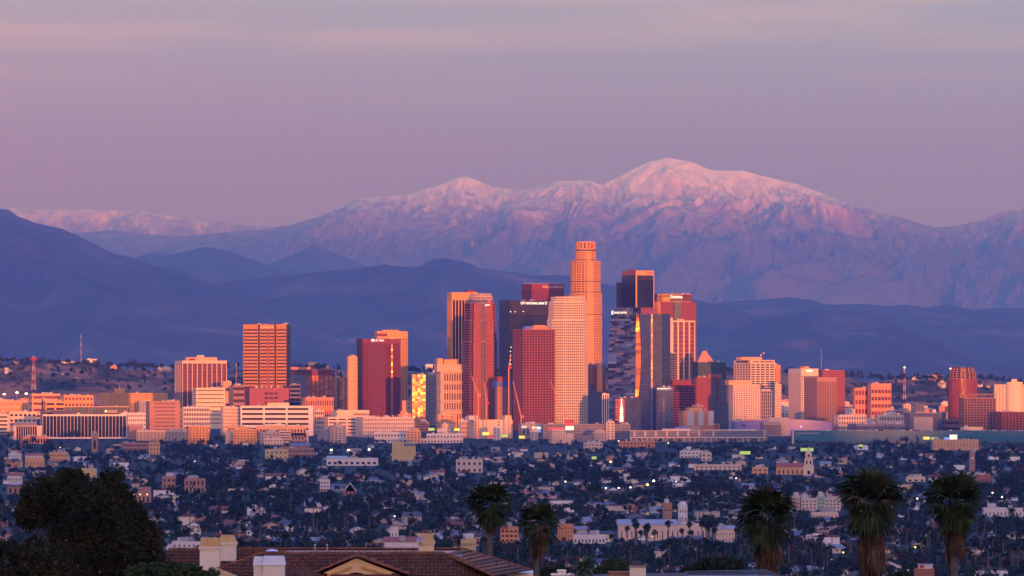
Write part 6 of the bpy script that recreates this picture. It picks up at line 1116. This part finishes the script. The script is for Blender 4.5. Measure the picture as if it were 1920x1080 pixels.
# ------------------------------------------------------------------ on our own hillside: tiled house, palms, trees
TILE = leafmat('clay_tiles', 1, (1.3, [(.095, .032, .012), (.15, .05, .018), (.11, .042, .018), (.19, .068, .024)])); RIDGE = leafmat('ridge_tiles', 1, (2.0, [(.19, .058, .020), (.24, .08, .028)]))
STUCCO = pmat('warm_stucco', (.80, .54, .25), var=.06, scale=.8, streak=1); CREAM = pmat('cream_render', (.82, .69, .47), var=.07, scale=.9, streak=1); CAPM = pmat('ochre_cap', (.58, .34, .11), var=.2, scale=1.2); WHITEC = pmat('white_cap', (.74, .73, .68), var=.08, scale=1.0, streak=1)
V3 = mathutils.Vector
def Q(px, py, D): return V3(P(px, py, D))
def tile_slope(name, parent, o, e, up, ul, ur, nrow, tw=.27, tl=.62, mat=None, r=.105):
    """barrel tiles on a slope: o = origin on the ridge (local), e = unit along the ridge, up = unit upslope; ul, ur(v) = limits at a distance v below the ridge"""
    b = MB(); n = e.cross(up).normalized(); mat = mat or TILE
    if n.z < 0: n = -n
    for j in range(nrow):
        v0, v1 = j*tl, (j+1)*tl+.06; a, c = ul(v0+tl*.5), ur(v0+tl*.5); k0, k1 = math.ceil(a/tw), math.floor(c/tw)
        for k in range(k0, k1):
            ring0, ring1 = [], []
            for i in range(6):
                t = math.pi*i/5; du = (k+.5)*tw-math.cos(t)*tw*.40; h = math.sin(t)*r
                ring0.append(o+e*du-up*v0+n*(h*.80-.02)); ring1.append(o+e*du-up*v1+n*(h+.065))
            for i in range(5): b.poly([ring0[i], ring0[i+1], ring1[i+1], ring1[i]], mat)
            b.poly(ring1, mat)
            # pan between the barrels
        b.poly([o+e*a-up*v0+n*.006, o+e*c-up*v0+n*.006, o+e*c-up*(v1)+n*.03, o+e*a-up*(v1)+n*.03], mat)
    return b.build(name, parent)
def ridge_caps(name, parent, p, q, r=.12, step=.42):
    b = MB(); d = q-p; L_ = d.length; d.normalize(); s = d.cross(V3((0, 0, 1))).normalized(); n = s.cross(d).normalized()
    if n.z < 0: n = -n
    for k in range(int(L_/step)+1):
        a, c = p+d*(k*step), p+d*min(L_, k*step+step+.05); r0, r1 = [], []
        for i in range(7): t = math.pi*i/6; r0.append(a+s*(r*.88*math.cos(t))+n*(r*.88*math.sin(t))); r1.append(c+s*(r*math.cos(t))+n*(r*math.sin(t)+.02))
        for i in range(6): b.poly([r0[i], r0[i+1], r1[i+1], r1[i]], RIDGE)
        b.poly(r1, RIDGE); b.poly(r0, RIDGE)
    return b.build(name, parent)
def chimney(parent, base, name, px0, px1, pyt, pyb, D, capfrac, body, cap, flare=.12, depth=1.2, ledge=True):
    """a rendered stack with a flared metal or mortar cap"""
    m = D/F; x0, x1 = XW(px0, D)-base.x, XW(px1, D)-base.x; y = D-base.y; zt, zb = ZW(pyt, D)-base.z, ZW(pyb, D)-base.z; zc = zt-(zt-zb)*capfrac; w = x1-x0
    c = ob(name, None, parent, ((x0+x1)/2, y, zb)); w /= 2; h = zc-zb; H = zt-zb
    b = MB(); b.box(-w, 0, -.6, w, depth, h, body)
    if ledge: b.box(-w-.05, -.05, h-.22, w+.05, depth+.05, h-.10, body); b.box(-w-.09, -.09, h-.10, w+.09, depth+.09, h+.004, body)
    me = b.mesh(name); o = c; o2 = ob(name, me, parent, o.location); bpy.data.objects.remove(c)
    k = MB(); k.hull([(-w-.06, -.06, h), (w+.06, -.06, h), (w+.06, depth+.06, h), (-w-.06, depth+.06, h)], [(-w+flare, flare, H), (w-flare, flare, H), (w-flare, depth-flare, H), (-w+flare, depth-flare, H)], cap); k.build('cap', o2); return o2
def dish(parent, base, px, py, D, rpx, tilt):
    r = rpx*D/F; o = ob('satellite_dish', None, None); bpy.data.objects.remove(o); b = MB(); k = 14; n = V3((math.sin(tilt), -.55, .75)).normalized(); s = n.orthogonal().normalized(); t = n.cross(s); p = Q(px, py, D)-base
    for i in range(k):
        a0, a1 = 2*math.pi*i/k, 2*math.pi*(i+1)/k
        for q in range(3):
            f0, f1 = q/3, (q+1)/3; g = lambda f, a: p+(s*math.cos(a)+t*math.sin(a))*r*f+n*(f*f*r*.28); b.poly([g(f0, a0), g(f1, a0), g(f1, a1), g(f0, a1)] if q else [g(0, 0), g(f1, a0), g(f1, a1)], M['steel'])
    b.tube([p, p+n*r*.9], .02, M['dark_metal'], 5); b.tube([p, p+V3((0, .1, -r*1.5))], .03, M['dark_metal'], 5); b.tube([p+V3((0, .1, -r*.6)), p+V3((.3, .0, -r*1.5))], .02, M['dark_metal'], 4)
    return b.build('satellite_dish', parent)
def house_front():
    D = 404.0; base = V3((XW(640, D), D, ground(D)-.3)); r = ob('tiled_house', None, None, base); tag(r, 'large house with a brown red clay tile hip roof, chimneys and a yellow gable', 'house')
    pit = R(20); up = V3((0, math.cos(pit), math.sin(pit))); e = V3((1, 0, 0))
    # front roof
    o = Q(492, 1037.5, D)-base; Lr = XW(832, D)-XW(492, D); ang = (XW(492, D)-XW(400, 400.5))/3.3
    tile_slope('roof', r, o, e, up, lambda v: -1.02*v, lambda v: Lr+1.05*v, 13)
    lo = o-up*6.2; b = MB(); b.poly([o+V3((0, 0, -.03)), o+e*Lr+V3((0, 0, -.03)), lo+e*(Lr+6.5)+V3((0, 0, -.03)), lo-e*6.3+V3((0, 0, -.03))], M['dark_metal']); b.build('roof_deck', r)
    ridge_caps('ridge_tiles', r, o+V3((0, 0, .02)), o+e*Lr+V3((0, 0, .02))); ridge_caps('ridge_tiles', r, o, o-e*6.0-up*5.9, .13); ridge_caps('ridge_tiles', r, o+e*Lr, o+e*(Lr+6.3)-up*6.0, .10)
    p = Q(592, 1039.5, D)-base; ridge_caps('ridge_tiles', r, p, p-e*1.95-up*1.95+V3((0, 0, .05)), .13)
    # left slope of the front roof and the wing behind
    upl = V3((math.cos(pit), 0, math.sin(pit))).normalized(); Db = 412.0; ob_ = Q(316, 1030.5, Db)-base; Lb = XW(868, Db)-XW(316, Db)
    tile_slope('roof', r, ob_, e, up, lambda v: -.2*v, lambda v: XW(530, Db)-XW(316, Db)+.2, 9)
    b = MB(); q0 = ob_+V3((0, 0, -.04)); b.poly([q0, q0+e*8.2, q0+e*8.2-up*5.5, q0-up*5.5], M['dark_metal']); b.build('roof_deck', r)
    ridge_caps('ridge_tiles', r, ob_+V3((0, 0, .03)), ob_+e*Lb+V3((0, 0, .03)), .11)
    tile_slope('roof', r, ob_+V3((0, .25, 0)), e, V3((0, -math.cos(pit), math.sin(pit))), lambda v: -.2*v, lambda v: Lb, 3)
    # flat roof well between the two ridges with its pale upstand, pipes and skylights
    b = MB(); a0, a1 = XW(535, 411)-base.x, XW(868, 411)-base.x; zt = ZW(1032.5, 411)-base.z; b.box(a0, 411.0-base.y, zt-2.5, a1, 411.35-base.y, zt, M['beige_stucco']); b.build('parapet', r)
    b = MB(); b.box(a0, D+.3-base.y, zt-2.2, a1, 410.99-base.y, ZW(1038.5, 408)-base.z, M['roof_gravel']); b.build('flat_roof', r)
    for x0, x1, yt, yb in ((626, 646, 1034.5, 1037), (677, 688, 1035, 1037), (716, 733, 1035, 1037), (540, 577, 1033.3, 1035)):
        b = MB(); m0, m1 = XW(x0, 407)-base.x, XW(x1, 407)-base.x; z0, z1 = ZW(yb, 407)-base.z, ZW(yt, 407)-base.z; b.hull([(m0, 407-base.y, z0-.3), (m1, 407-base.y, z0-.3), (m1, 408-base.y, z0-.3), (m0, 408-base.y, z0-.3)], [(m0+.12, 407.1-base.y, z1), (m1-.12, 407.1-base.y, z1), (m1-.12, 407.9-base.y, z1), (m0+.12, 407.9-base.y, z1)], M['white_paint']); b.build('skylight', r)
    b = MB(); m0, m1 = XW(496, 408)-base.x, XW(523, 408)-base.x; zz0 = ZW(1036.5, 408)-base.z; c = [(.5*(m0+m1)+.5*(m1-m0)*math.cos(t), 408.5-base.y+.5*math.sin(t), 0) for t in np.linspace(0, 5.6, 10)]
    for f0, f1, h0, h1 in ((1, .8, 0, .15), (.8, .4, .15, .23), (.4, .05, .23, .25)):
        cx = .5*(m0+m1); g = lambda f, h: [(cx+(x-cx)*f, 408.5-base.y+(y-408.5+base.y)*f, zz0+h) for x, y, _ in c]; b.hull(g(f0, h0), g(f1, h1), pmat('skylight_dome', (.55, .62, .75), rough=.2, var=0) if 'skylight_dome' not in bpy.data.materials else bpy.data.materials['skylight_dome'])
    b.build('skylight', r)
    for px in (590, 613):
        b = MB(); x, y = XW(px, 405)-base.x, 405.4-base.y; z0, z1 = ZW(1040, 405)-base.z, ZW(1023, 405)-base.z; b.tube([(x, y, z0), (x, y, z1)], .05, M['steel'], 6); b.tube([(x, y, z1), (x, y, z1+.09)], .075, M['ochre_stucco'], 6); b.build('vent_pipe', r)
    # hip end on the right, its courses seen edge on
    A, B_, C_, E_ = Q(832, 1039, 404)-base, Q(869, 1030, 412)-base, Q(996, 1069.5, 405)-base, Q(926, 1081, 397.5)-base
    b = MB(); n = 9; nn = (C_-A).cross(B_-A).normalized(); nn = nn if nn.z > 0 else -nn
    for i in range(n):
        t0, t1 = i/n, (i+1)/n; l0, l1, h0, h1 = A.lerp(E_, t0), A.lerp(E_, t1), B_.lerp(C_, t0), B_.lerp(C_, t1); b.poly([l0+nn*.01, h0+nn*.01, h1+nn*.10, l1+nn*.10], RIDGE); b.poly([l1+nn*.10, h1+nn*.10, h1, l1], M['dark_metal'])
    b.build('roof', r); ridge_caps('ridge_tiles', r, B_, C_, .12); ridge_caps('ridge_tiles', r, A, E_, .10)
    for px, py in ((882, 1048), (931, 1053), (955, 1057)): b = MB(); q = Q(px, py, 404)-base; b.tube([q-V3((0, 0, .35)), q+V3((0, 0, .12))], .05, M['dark_metal'], 6); b.build('vent_pipe', r)
    b = MB(); z1 = ZW(1071, 404.5)-base.z; b.box(XW(935, 404.5)-base.x, 404.6-base.y, 0, XW(1000, 404.5)-base.x, 412-base.y, z1-.15, CREAM); b.build('wall', r)
    # gable
    Dg = 398.5; xa, xl, xr = XW(668, Dg)-base.x, XW(601, Dg)-base.x, XW(746, Dg)-base.x; za, ze = ZW(1043.5, Dg)-base.z, ZW(1071, Dg)-base.z; y = Dg-base.y
    b = MB(); b.hull([(xl+.15, y+.25, ze-.15), (xr-.15, y+.25, ze-.15), (xa, y+.25, za-.12)], [(xl+.15, y+4.5, ze-.15), (xr-.15, y+4.5, ze-.15), (xa, y+4.5, za-.12)], STUCCO); b.box(xl+.45, y+.25, ze-3, xr-.45, y+4.5, ze-.15, STUCCO); g = b.build('gable', r)
    b = MB()
    for s, x in ((-1, xl), (1, xr)):
        pa, pe = V3((xa, y, za-.22)), V3((x, y, ze-.22)); q0, q1 = pa.lerp(pe, .12)+V3((0, 0, -.30)), pa.lerp(pe, .80)+V3((0, 0, -.22)); b.hull([q0+V3((0, .12, 0)), q1+V3((0, .12, 0)), q1+V3((0, .12, -.14)), q0+V3((0, .12, -.14))], [q0+V3((0, .25, 0)), q1+V3((0, .25, 0)), q1+V3((0, .25, -.14)), q0+V3((0, .25, -.14))], CAPM)
    b.build('moulding', g)
    b = MB(); c = [(xa+.95*math.cos(t), y+.16, ze-.72+.62*math.sin(t)) for t in np.linspace(0, math.pi, 14)]; b.poly(c, M['brick']); b.hull([(x, yy+.0, z) for x, yy, z in c], [(x, yy+.08, z) for x, yy, z in c], M['dark_metal']); b.build('arched_window', g)
    for s, x in ((-1, xl), (1, xr)):
        d = V3((x-xa, 0, ze-za)); L_ = d.length; d.normalize(); tile_slope('gable_roof', r, V3((xa, y, za)), V3((0, 1, 0)), -d, lambda v: 0, lambda v: 4.3, max(1, int(L_/.5)), mat=RIDGE)
        ridge_caps('ridge_tiles', r, V3((xa, y, za+.02)), V3((x, y, ze+.02)), .12)
    ridge_caps('ridge_tiles', r, V3((xa, y, za+.04)), V3((xa, y+4.2, za+.04)), .12)
    # little pyramid roof, lower eave strip, and the yellow eave at left
    ap = Q(557, 1058, 399)-base; b = MB(); k = 9
    for i in range(14):
        a0, a1 = math.pi*(1+i/14), math.pi*(1+(i+1)/14)
        for j in range(7):
            f0, f1 = j*.34, (j+1)*.34+.04; g = lambda f, a, h: ap+V3((math.cos(a)*f, math.sin(a)*f, -f*.42+h)); b.poly([g(f0, a0, 0), g(f1, a0, .03), g(f1, (a0+a1)/2, .08), g(f0, (a0+a1)/2, .04)], TILE); b.poly([g(f0, (a0+a1)/2, .04), g(f1, (a0+a1)/2, .08), g(f1, a1, .03), g(f0, a1, 0)], TILE)
    b.build('turret_roof', r)
    b = MB(); b.box(XW(620, 397)-base.x, 397-base.y, ZW(1080.5, 397)-base.z-.5, XW(748, 397)-base.x, 397.9-base.y, ZW(1077.5, 397)-base.z, TILE); b.build('eave', r)
    b = MB(); p0, p1 = Q(404, 1064, 398.6)-base, Q(450, 1082, 397)-base; b.hull([p0, p1, p1+V3((-.3, 0, -1.4)), p0+V3((.1, 0, -1.4))], [p0+V3((0, .4, 0)), p1+V3((0, .4, 0)), p1+V3((-.3, .4, -1.4)), p0+V3((.1, .4, -1.4))], STUCCO); b.build('wall', r)
    b = MB(); b.box(XW(330, 405)-base.x, 402.5-base.y, -1, XW(900, 405)-base.x, 411-base.y, ZW(1075, 405)-base.z-1.2, STUCCO); b.build('wall', r)
    # chimneys and dishes
    chimney(r, base, 'chimney', 374.5, 411.5, 1008.5, 1059, 405, .33, CREAM, CAPM); chimney(r, base, 'chimney', 409, 442, 1003.5, 1036, 409.5, .42, CREAM, CAPM, flare=.18)
    chimney(r, base, 'chimney', 475.5, 494, 1044, 1085, 396.5, .40, CREAM, WHITEC, flare=.03, depth=.9, ledge=False); chimney(r, base, 'chimney', 493.5, 533.5, 1043, 1085, 396, .40, CREAM, WHITEC, flare=.05, depth=1.3, ledge=False)
    chimney(r, base, 'chimney', 785, 813.5, 1002, 1038, 409, .38, STUCCO, CAPM, flare=.16)
    dish(r, base, 788, 1012.5, 408, 7.5, -.5); dish(r, base, 823, 1006, 408, 8, .9)
house_front()
def small_roofs():
    def thing_(name, label, cat, D, px): b0 = V3((XW(px, D), D, ground(D)-.3)); r = ob(name, None, None, b0); tag(r, label, cat); return r, b0
    r, b0 = thing_('brown_roofed_house', 'house with a low brown shingle roof, cream and brick chimneys, bottom right of centre', 'house', 330, 1300); D = 330
    shingle = pmat('brown_shingle', (.105, .085, .07), var=.25, scale=1.5)
    b = MB()
    for i in range(5):
        t0, t1 = i/5, (i+1)/5; A, B_, C_, E_ = Q(1272, 1083, 326)-b0, Q(1436, 1069, 334)-b0, Q(1470, 1083, 327)-b0, Q(1270, 1083, 325.5)-b0
        b.poly([B_.lerp(C_, t0)+V3((0, 0, .04)), B_.lerp(C_, t1)+V3((0, 0, .08)), V3((Q(1285, 1072, 334)-b0)).lerp(A, t1)+V3((0, 0, .08)), V3((Q(1285, 1072, 334)-b0)).lerp(A, t0)+V3((0, 0, .04))], shingle)
    b.build('roof', r)
    b = MB(); b.box(XW(1270, 331)-b0.x, 331-b0.y, 0, XW(1460, 331)-b0.x, 338-b0.y, ZW(1086, 331)-b0.z, M['beige_stucco']); b.build('wall', r)
    b = MB(); a = Q(1072, 1077.5, 336)-b0; c = Q(1290, 1073.5, 336)-b0; b.hull([a, c, c+V3((0, -3, -1.1)), a+V3((0, -3, -1.1))], [a+V3((0, 0, -.1)), c+V3((0, 0, -.1)), c+V3((0, -3, -1.2)), a+V3((0, -3, -1.2))], shingle); b.build('roof', r)
    c1 = chimney(r, b0, 'chimney', 1181, 1211, 1061, 1086, 329, .10, CREAM, M['brown_stone'], flare=-.02, depth=.8, ledge=False); b = MB(); b.box(-.28, .2, .74, .18, .6, 1.0, M['dark_metal']); b.build('flue', c1)
    chimney(r, b0, 'chimney', 1142, 1180, 1071.5, 1086, 330, .12, M['brick'], M['brick'], flare=-.02, depth=.7, ledge=False); chimney(r, b0, 'chimney', 1034, 1075, 1075.5, 1088, 331, .2, CREAM, CREAM, flare=0, depth=.8, ledge=False); chimney(r, b0, 'chimney', 1045.5, 1061, 1068, 1078, 331.2, .3, CREAM, CREAM, flare=0, depth=.4, ledge=False)
    r, b0 = thing_('brick_chimney', 'red brick chimney topped by a white vent box, bottom right below the palms', 'chimney', 320, 1733); b = MB(); D = 320
    x0, x1 = XW(1714.5, D)-b0.x, XW(1751, D)-b0.x
    for k in range(9): z = ZW(1066, D)-b0.z-k*.085; b.box(x0-(.012 if k % 2 else 0), -.4, z-.075, x1+(.012 if k % 2 else 0), .5, z, M['brick']); b.box(x0+.02, -.38, z-.085, x1-.02, .48, z-.0755, M['grey_concrete'])
    b.box(x0, -.4, -.3, x1, .5, ZW(1066, D)-b0.z-.8, M['brick']); b.build('stack', r); b = MB(); b.box(XW(1722, D)-b0.x, -.3, ZW(1066, D)-b0.z, XW(1748, D)-b0.x, .4, ZW(1059, D)-b0.z, M['white_paint']); b.box(XW(1720.5, D)-b0.x, -.34, ZW(1059, D)-b0.z+.002, XW(1749.5, D)-b0.x, .44, ZW(1057.5, D)-b0.z, M['steel']); b.box(XW(1724, D)-b0.x, -.33, ZW(1064.5, D)-b0.z, XW(1732, D)-b0.x, -.302, ZW(1060, D)-b0.z, M['red_paint']); b.build('vent_box', r)
small_roofs()
# ---- fan palms close by
FROND = leafmat('palm_leaf', 1, (.9, [(.018, .032, .010), (.032, .048, .012), (.055, .07, .016)])); DEADF = leafmat('dead_palm_leaf', 1, (1.5, [(.048, .029, .013), (.095, .055, .026), (.03, .019, .011)]))
def frond(b, p0, d, L_, rng, mat, nleaf=15, droop=.25, spread=1.3, blade=.66):
    d = d.normalized(); s = d.cross(V3((0, 0, 1)));
    if s.length < .05: s = V3((1, 0, 0))
    s.normalize(); s = (s+V3((rng.uniform(-.25, .25), rng.uniform(-.25, .25), rng.uniform(-.35, .35)))).normalized(); s = (s-d*s.dot(d)).normalized(); n = s.cross(d)
    p1 = p0+d*L_*(1-blade)+V3((0, 0, -.04*L_)); w = .016
    b.poly([p0-s*w, p0+s*w, p1+s*w*.6, p1-s*w*.6], mat)
    for i in range(nleaf):
        t = -1+2*(i+.5)/nleaf; a = t*spread+rng.uniform(-.04, .04); l = L_*blade*(1.02-.30*t*t)*rng.uniform(.88, 1.08); v = d*math.cos(a)+s*math.sin(a); v = (v+n*(-.22*abs(t))).normalized(); q = v.cross(n).normalized()*(l*.062+.012)
        m = p1+v*l*.55+V3((0, 0, -.05*droop*l)); e = p1+v*l*.98+V3((0, 0, -droop*l*rng.uniform(.5, 1.3)))
        b.poly([p1, m+q, e, m-q*.2], mat); b.poly([p1, m-q*.2, e, m-q], mat)
def fan_palm(label, px, D, ytop, ycen, rpx, trunk, skirt, seed, nfr=46, ndead=26, trunk_r=.2):
    rng = random.Random(seed); m = D/F; gz = ground(D)-.5; base = V3((XW(trunk[0], D), D, gz)); r = ob('fan_palm', None, None, base); tag(r, label, 'palm tree')
    top = Q(px, ycen, D)-base; Rr = rpx*m; up_r = (ycen-ytop)*m
    b = MB(); n = 14; pts = [V3((0, 0, -.3)).lerp(top, i/n)+V3((.10*math.sin(i*.6+seed), 0, 0))*(1-i/n) for i in range(n+1)]
    b.tube(pts, [trunk_r*(1.1-.25*i/n)*(1.12 if i % 2 else 1) for i in range(n+1)], PALM_BARK, 9); b.build('trunk', r)
    b = MB()
    for i in range(nfr):
        a = 2.39996*i+rng.uniform(-.3, .3); u = (i+.5)/nfr; el = R(88-142*u**.85)+rng.uniform(-.12, .12); d = V3((math.cos(a)*math.cos(el), math.sin(a)*math.cos(el), math.sin(el)))
        L_ = (Rr*abs(math.cos(el))+up_r*abs(math.sin(el)) if el > 0 else Rr)*rng.uniform(.86, 1.08); frond(b, top+V3((0, 0, .15*Rr*(1-u))), d, L_, rng, FROND if rng.random() > .07 else DEADF, droop=.22+.25*u)
    b.build('crown', r)
    b = MB()
    for i in range(ndead):   # hanging dead leaves
        a = rng.uniform(0, 6.283); el = R(-90+abs(rng.gauss(0, 11))); d = V3((math.cos(a)*math.cos(el), math.sin(a)*math.cos(el), math.sin(el))); zoff = -rng.uniform(0, skirt[0])*m
        frond(b, top+V3((math.cos(a)*trunk_r, math.sin(a)*trunk_r, zoff)), d, rng.uniform(.45, 1.05)*skirt[1]*m, rng, DEADF, nleaf=9, spread=.55, droop=.35, blade=.75)
    for i in range(10):
        a = rng.uniform(0, 6.283); p = top+V3((math.cos(a)*Rr*.25, math.sin(a)*Rr*.25, 0)); q = p+V3((math.cos(a)*.3, math.sin(a)*.3, -rng.uniform(.8, 1.5)*skirt[1]*m)); b.tube([p, p.lerp(q, .5)+V3((math.cos(a)*.2, 0, .1)), q], .018, DEADF, 4)
    b.build('dead_fronds', r)
fan_palm('slender fan palm left of centre rising over the end of the tile roof', 920, 425, 908, 950, 48, (913, 1042), (14, 34), 3, nfr=44, ndead=9, trunk_r=.19)
fan_palm('slender fan palm with long hanging dead leaves, right of the other slender palm', 1008, 418, 945, 985, 42, (1004, 1080), (16, 48), 5, nfr=40, ndead=13, trunk_r=.18)
fan_palm('thick skirted fan palm, leftmost of the three big palms at right', 1436, 410, 918, 976, 58, (1438, 1100), (52, 62), 8, nfr=70, ndead=64, trunk_r=.32)
fan_palm('tallest thick skirted fan palm, middle of the three big palms at right', 1634, 405, 882, 950, 59, (1630, 1100), (70, 70), 12, nfr=76, ndead=74, trunk_r=.32)
fan_palm('thick skirted fan palm with bare lower trunk, rightmost of the three big palms', 1790, 412, 886, 950, 55, (1788, 1100), (52, 58), 17, nfr=70, ndead=56, trunk_r=.26)
# ---- the big dark tree and the greenery along the bottom
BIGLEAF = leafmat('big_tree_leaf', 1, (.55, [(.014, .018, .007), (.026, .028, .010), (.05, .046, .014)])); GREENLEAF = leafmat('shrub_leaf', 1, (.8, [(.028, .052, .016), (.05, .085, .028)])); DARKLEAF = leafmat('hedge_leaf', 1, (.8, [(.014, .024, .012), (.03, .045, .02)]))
def clump_tree(name, label, cat, D, px, lobes, mat, n, size, seed, limbs=True, group=None, depth=1.0):
    """lobes: (column, row, radius x, radius y) in the photo at distance D, each a rounded mass of leaf sprays"""
    rng = np.random.RandomState(seed); m = D/F; base = np.array([XW(px, D), D, ground(D)-.4]); r = ob(name, None, None, base); tag(r, label, cat, group); C = []; area = sum(l[2]*l[3] for l in lobes)
    for x, y, rx, ry in lobes:
        c = np.array(P(x, y, D))-base; k = max(6, int(n*rx*ry/area/42)); dep = (rx+ry)/2*depth*m
        for i in range(k):
            d = rng.normal(size=3); d /= np.linalg.norm(d); q = c+d*np.array([rx*m, dep, ry*m])*rng.uniform(.45, 1.0)**.6; s = rng.normal(size=(42, 3)); s /= np.linalg.norm(s, axis=1)[:, None]; C.append(q+s*(rng.uniform(.25, .5)*min(rx, ry)*m*.55+.08)*rng.uniform(.3, 1, (42, 1)))
    C = np.concatenate(C); V, Q_ = cards(rng, C, size, .3, .45); ob('crown', mesh_np('crown', V, Q_, [mat]), r)
    if limbs:
        b = MB(); t = V3((0, 0, -.3)); h = V3(np.array(P(lobes[0][0], lobes[0][1], D))-base); mid = V3((h.x*.3, 0, h.z*.45)); b.tube([t, mid, h], [.32, .24, .12], BARK, 8)
        for x, y, rx, ry in lobes[1:]: e = V3(np.array(P(x, y, D))-base); b.tube([mid, mid.lerp(e, .5)+V3((0, 0, .3)), e], [.16, .10, .04], BARK, 6)
        b.build('trunk', r)
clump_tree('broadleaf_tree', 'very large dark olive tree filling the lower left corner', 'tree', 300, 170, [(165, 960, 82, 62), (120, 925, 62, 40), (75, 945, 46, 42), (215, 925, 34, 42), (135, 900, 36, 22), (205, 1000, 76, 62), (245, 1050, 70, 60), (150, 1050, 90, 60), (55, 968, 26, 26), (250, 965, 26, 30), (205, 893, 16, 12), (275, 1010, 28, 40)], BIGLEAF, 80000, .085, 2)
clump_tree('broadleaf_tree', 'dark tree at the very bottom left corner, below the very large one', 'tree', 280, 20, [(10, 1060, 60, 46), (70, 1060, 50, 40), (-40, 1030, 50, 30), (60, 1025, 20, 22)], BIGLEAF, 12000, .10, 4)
clump_tree('green_shrub', 'bright green feathery shrub before the left end of the tile roof', 'shrub', 260, 330, [(290, 1075, 44, 18), (345, 1072, 34, 16), (395, 1076, 16, 10), (250, 1078, 20, 16), (325, 1062, 14, 9)], GREENLEAF, 9000, .07, 6, limbs=False)
clump_tree('green_shrub', 'dark hedge tree right of centre at the bottom', 'shrub', 360, 1345, [(1345, 1066, 46, 18), (1300, 1072, 28, 12), (1375, 1062, 26, 14), (1325, 1056, 20, 9)], DARKLEAF, 9000, .10, 9, limbs=False)
clump_tree('green_shrub', 'olive shrub left of the cream chimney at the bottom centre', 'shrub', 350, 1155, [(1155, 1062, 20, 12), (1130, 1070, 18, 8), (1168, 1058, 10, 8)], GREENLEAF, 4000, .09, 10, limbs=False)
clump_tree('green_shrub', 'dark bush left of the feathery palm at the bottom centre', 'shrub', 350, 1035, [(1030, 1072, 16, 9), (1052, 1070, 14, 9)], DARKLEAF, 3000, .09, 12, limbs=False)
clump_tree('green_shrub', 'dark bush between the two right hand palms at the bottom edge', 'shrub', 345, 1690, [(1690, 1085, 26, 14), (1665, 1090, 16, 12)], DARKLEAF, 3000, .09, 13, limbs=False)
def feather_palm():
    D = 300; base = V3((XW(1095, D), D, ground(D)-.3)); r = ob('feather_palm', None, None, base); tag(r, 'small green feather palm at the bottom centre', 'palm tree'); rng = random.Random(4); top = Q(1095, 1066, D)-base; b = MB(); b.tube([V3((0, 0, 0)), top], [.2, .14], PALM_BARK, 8); b.build('trunk', r); b = MB()
    for i in range(26):
        a = i*2.4; el = R(rng.uniform(0, 75)); L_ = rng.uniform(.9, 1.25); d = V3((math.cos(a)*math.cos(el), math.sin(a)*math.cos(el), math.sin(el))); prev = top
        for k in range(1, 13):
            t = k/12; p = top+d*L_*t+V3((0, 0, -.75*L_*t*t*(1.1-.6*math.sin(el)))); s = (p-prev).normalized().cross(V3((0, 0, 1))).normalized(); ll = .26*(1-.5*t)
            for sg in (-1, 1): tip = p+s*sg*ll+(p-prev).normalized()*ll*.5+V3((0, 0, -ll*.4)); b.poly([prev, p, tip], GREENLEAF)
            prev = p
    b.build('crown', r)
feather_palm()
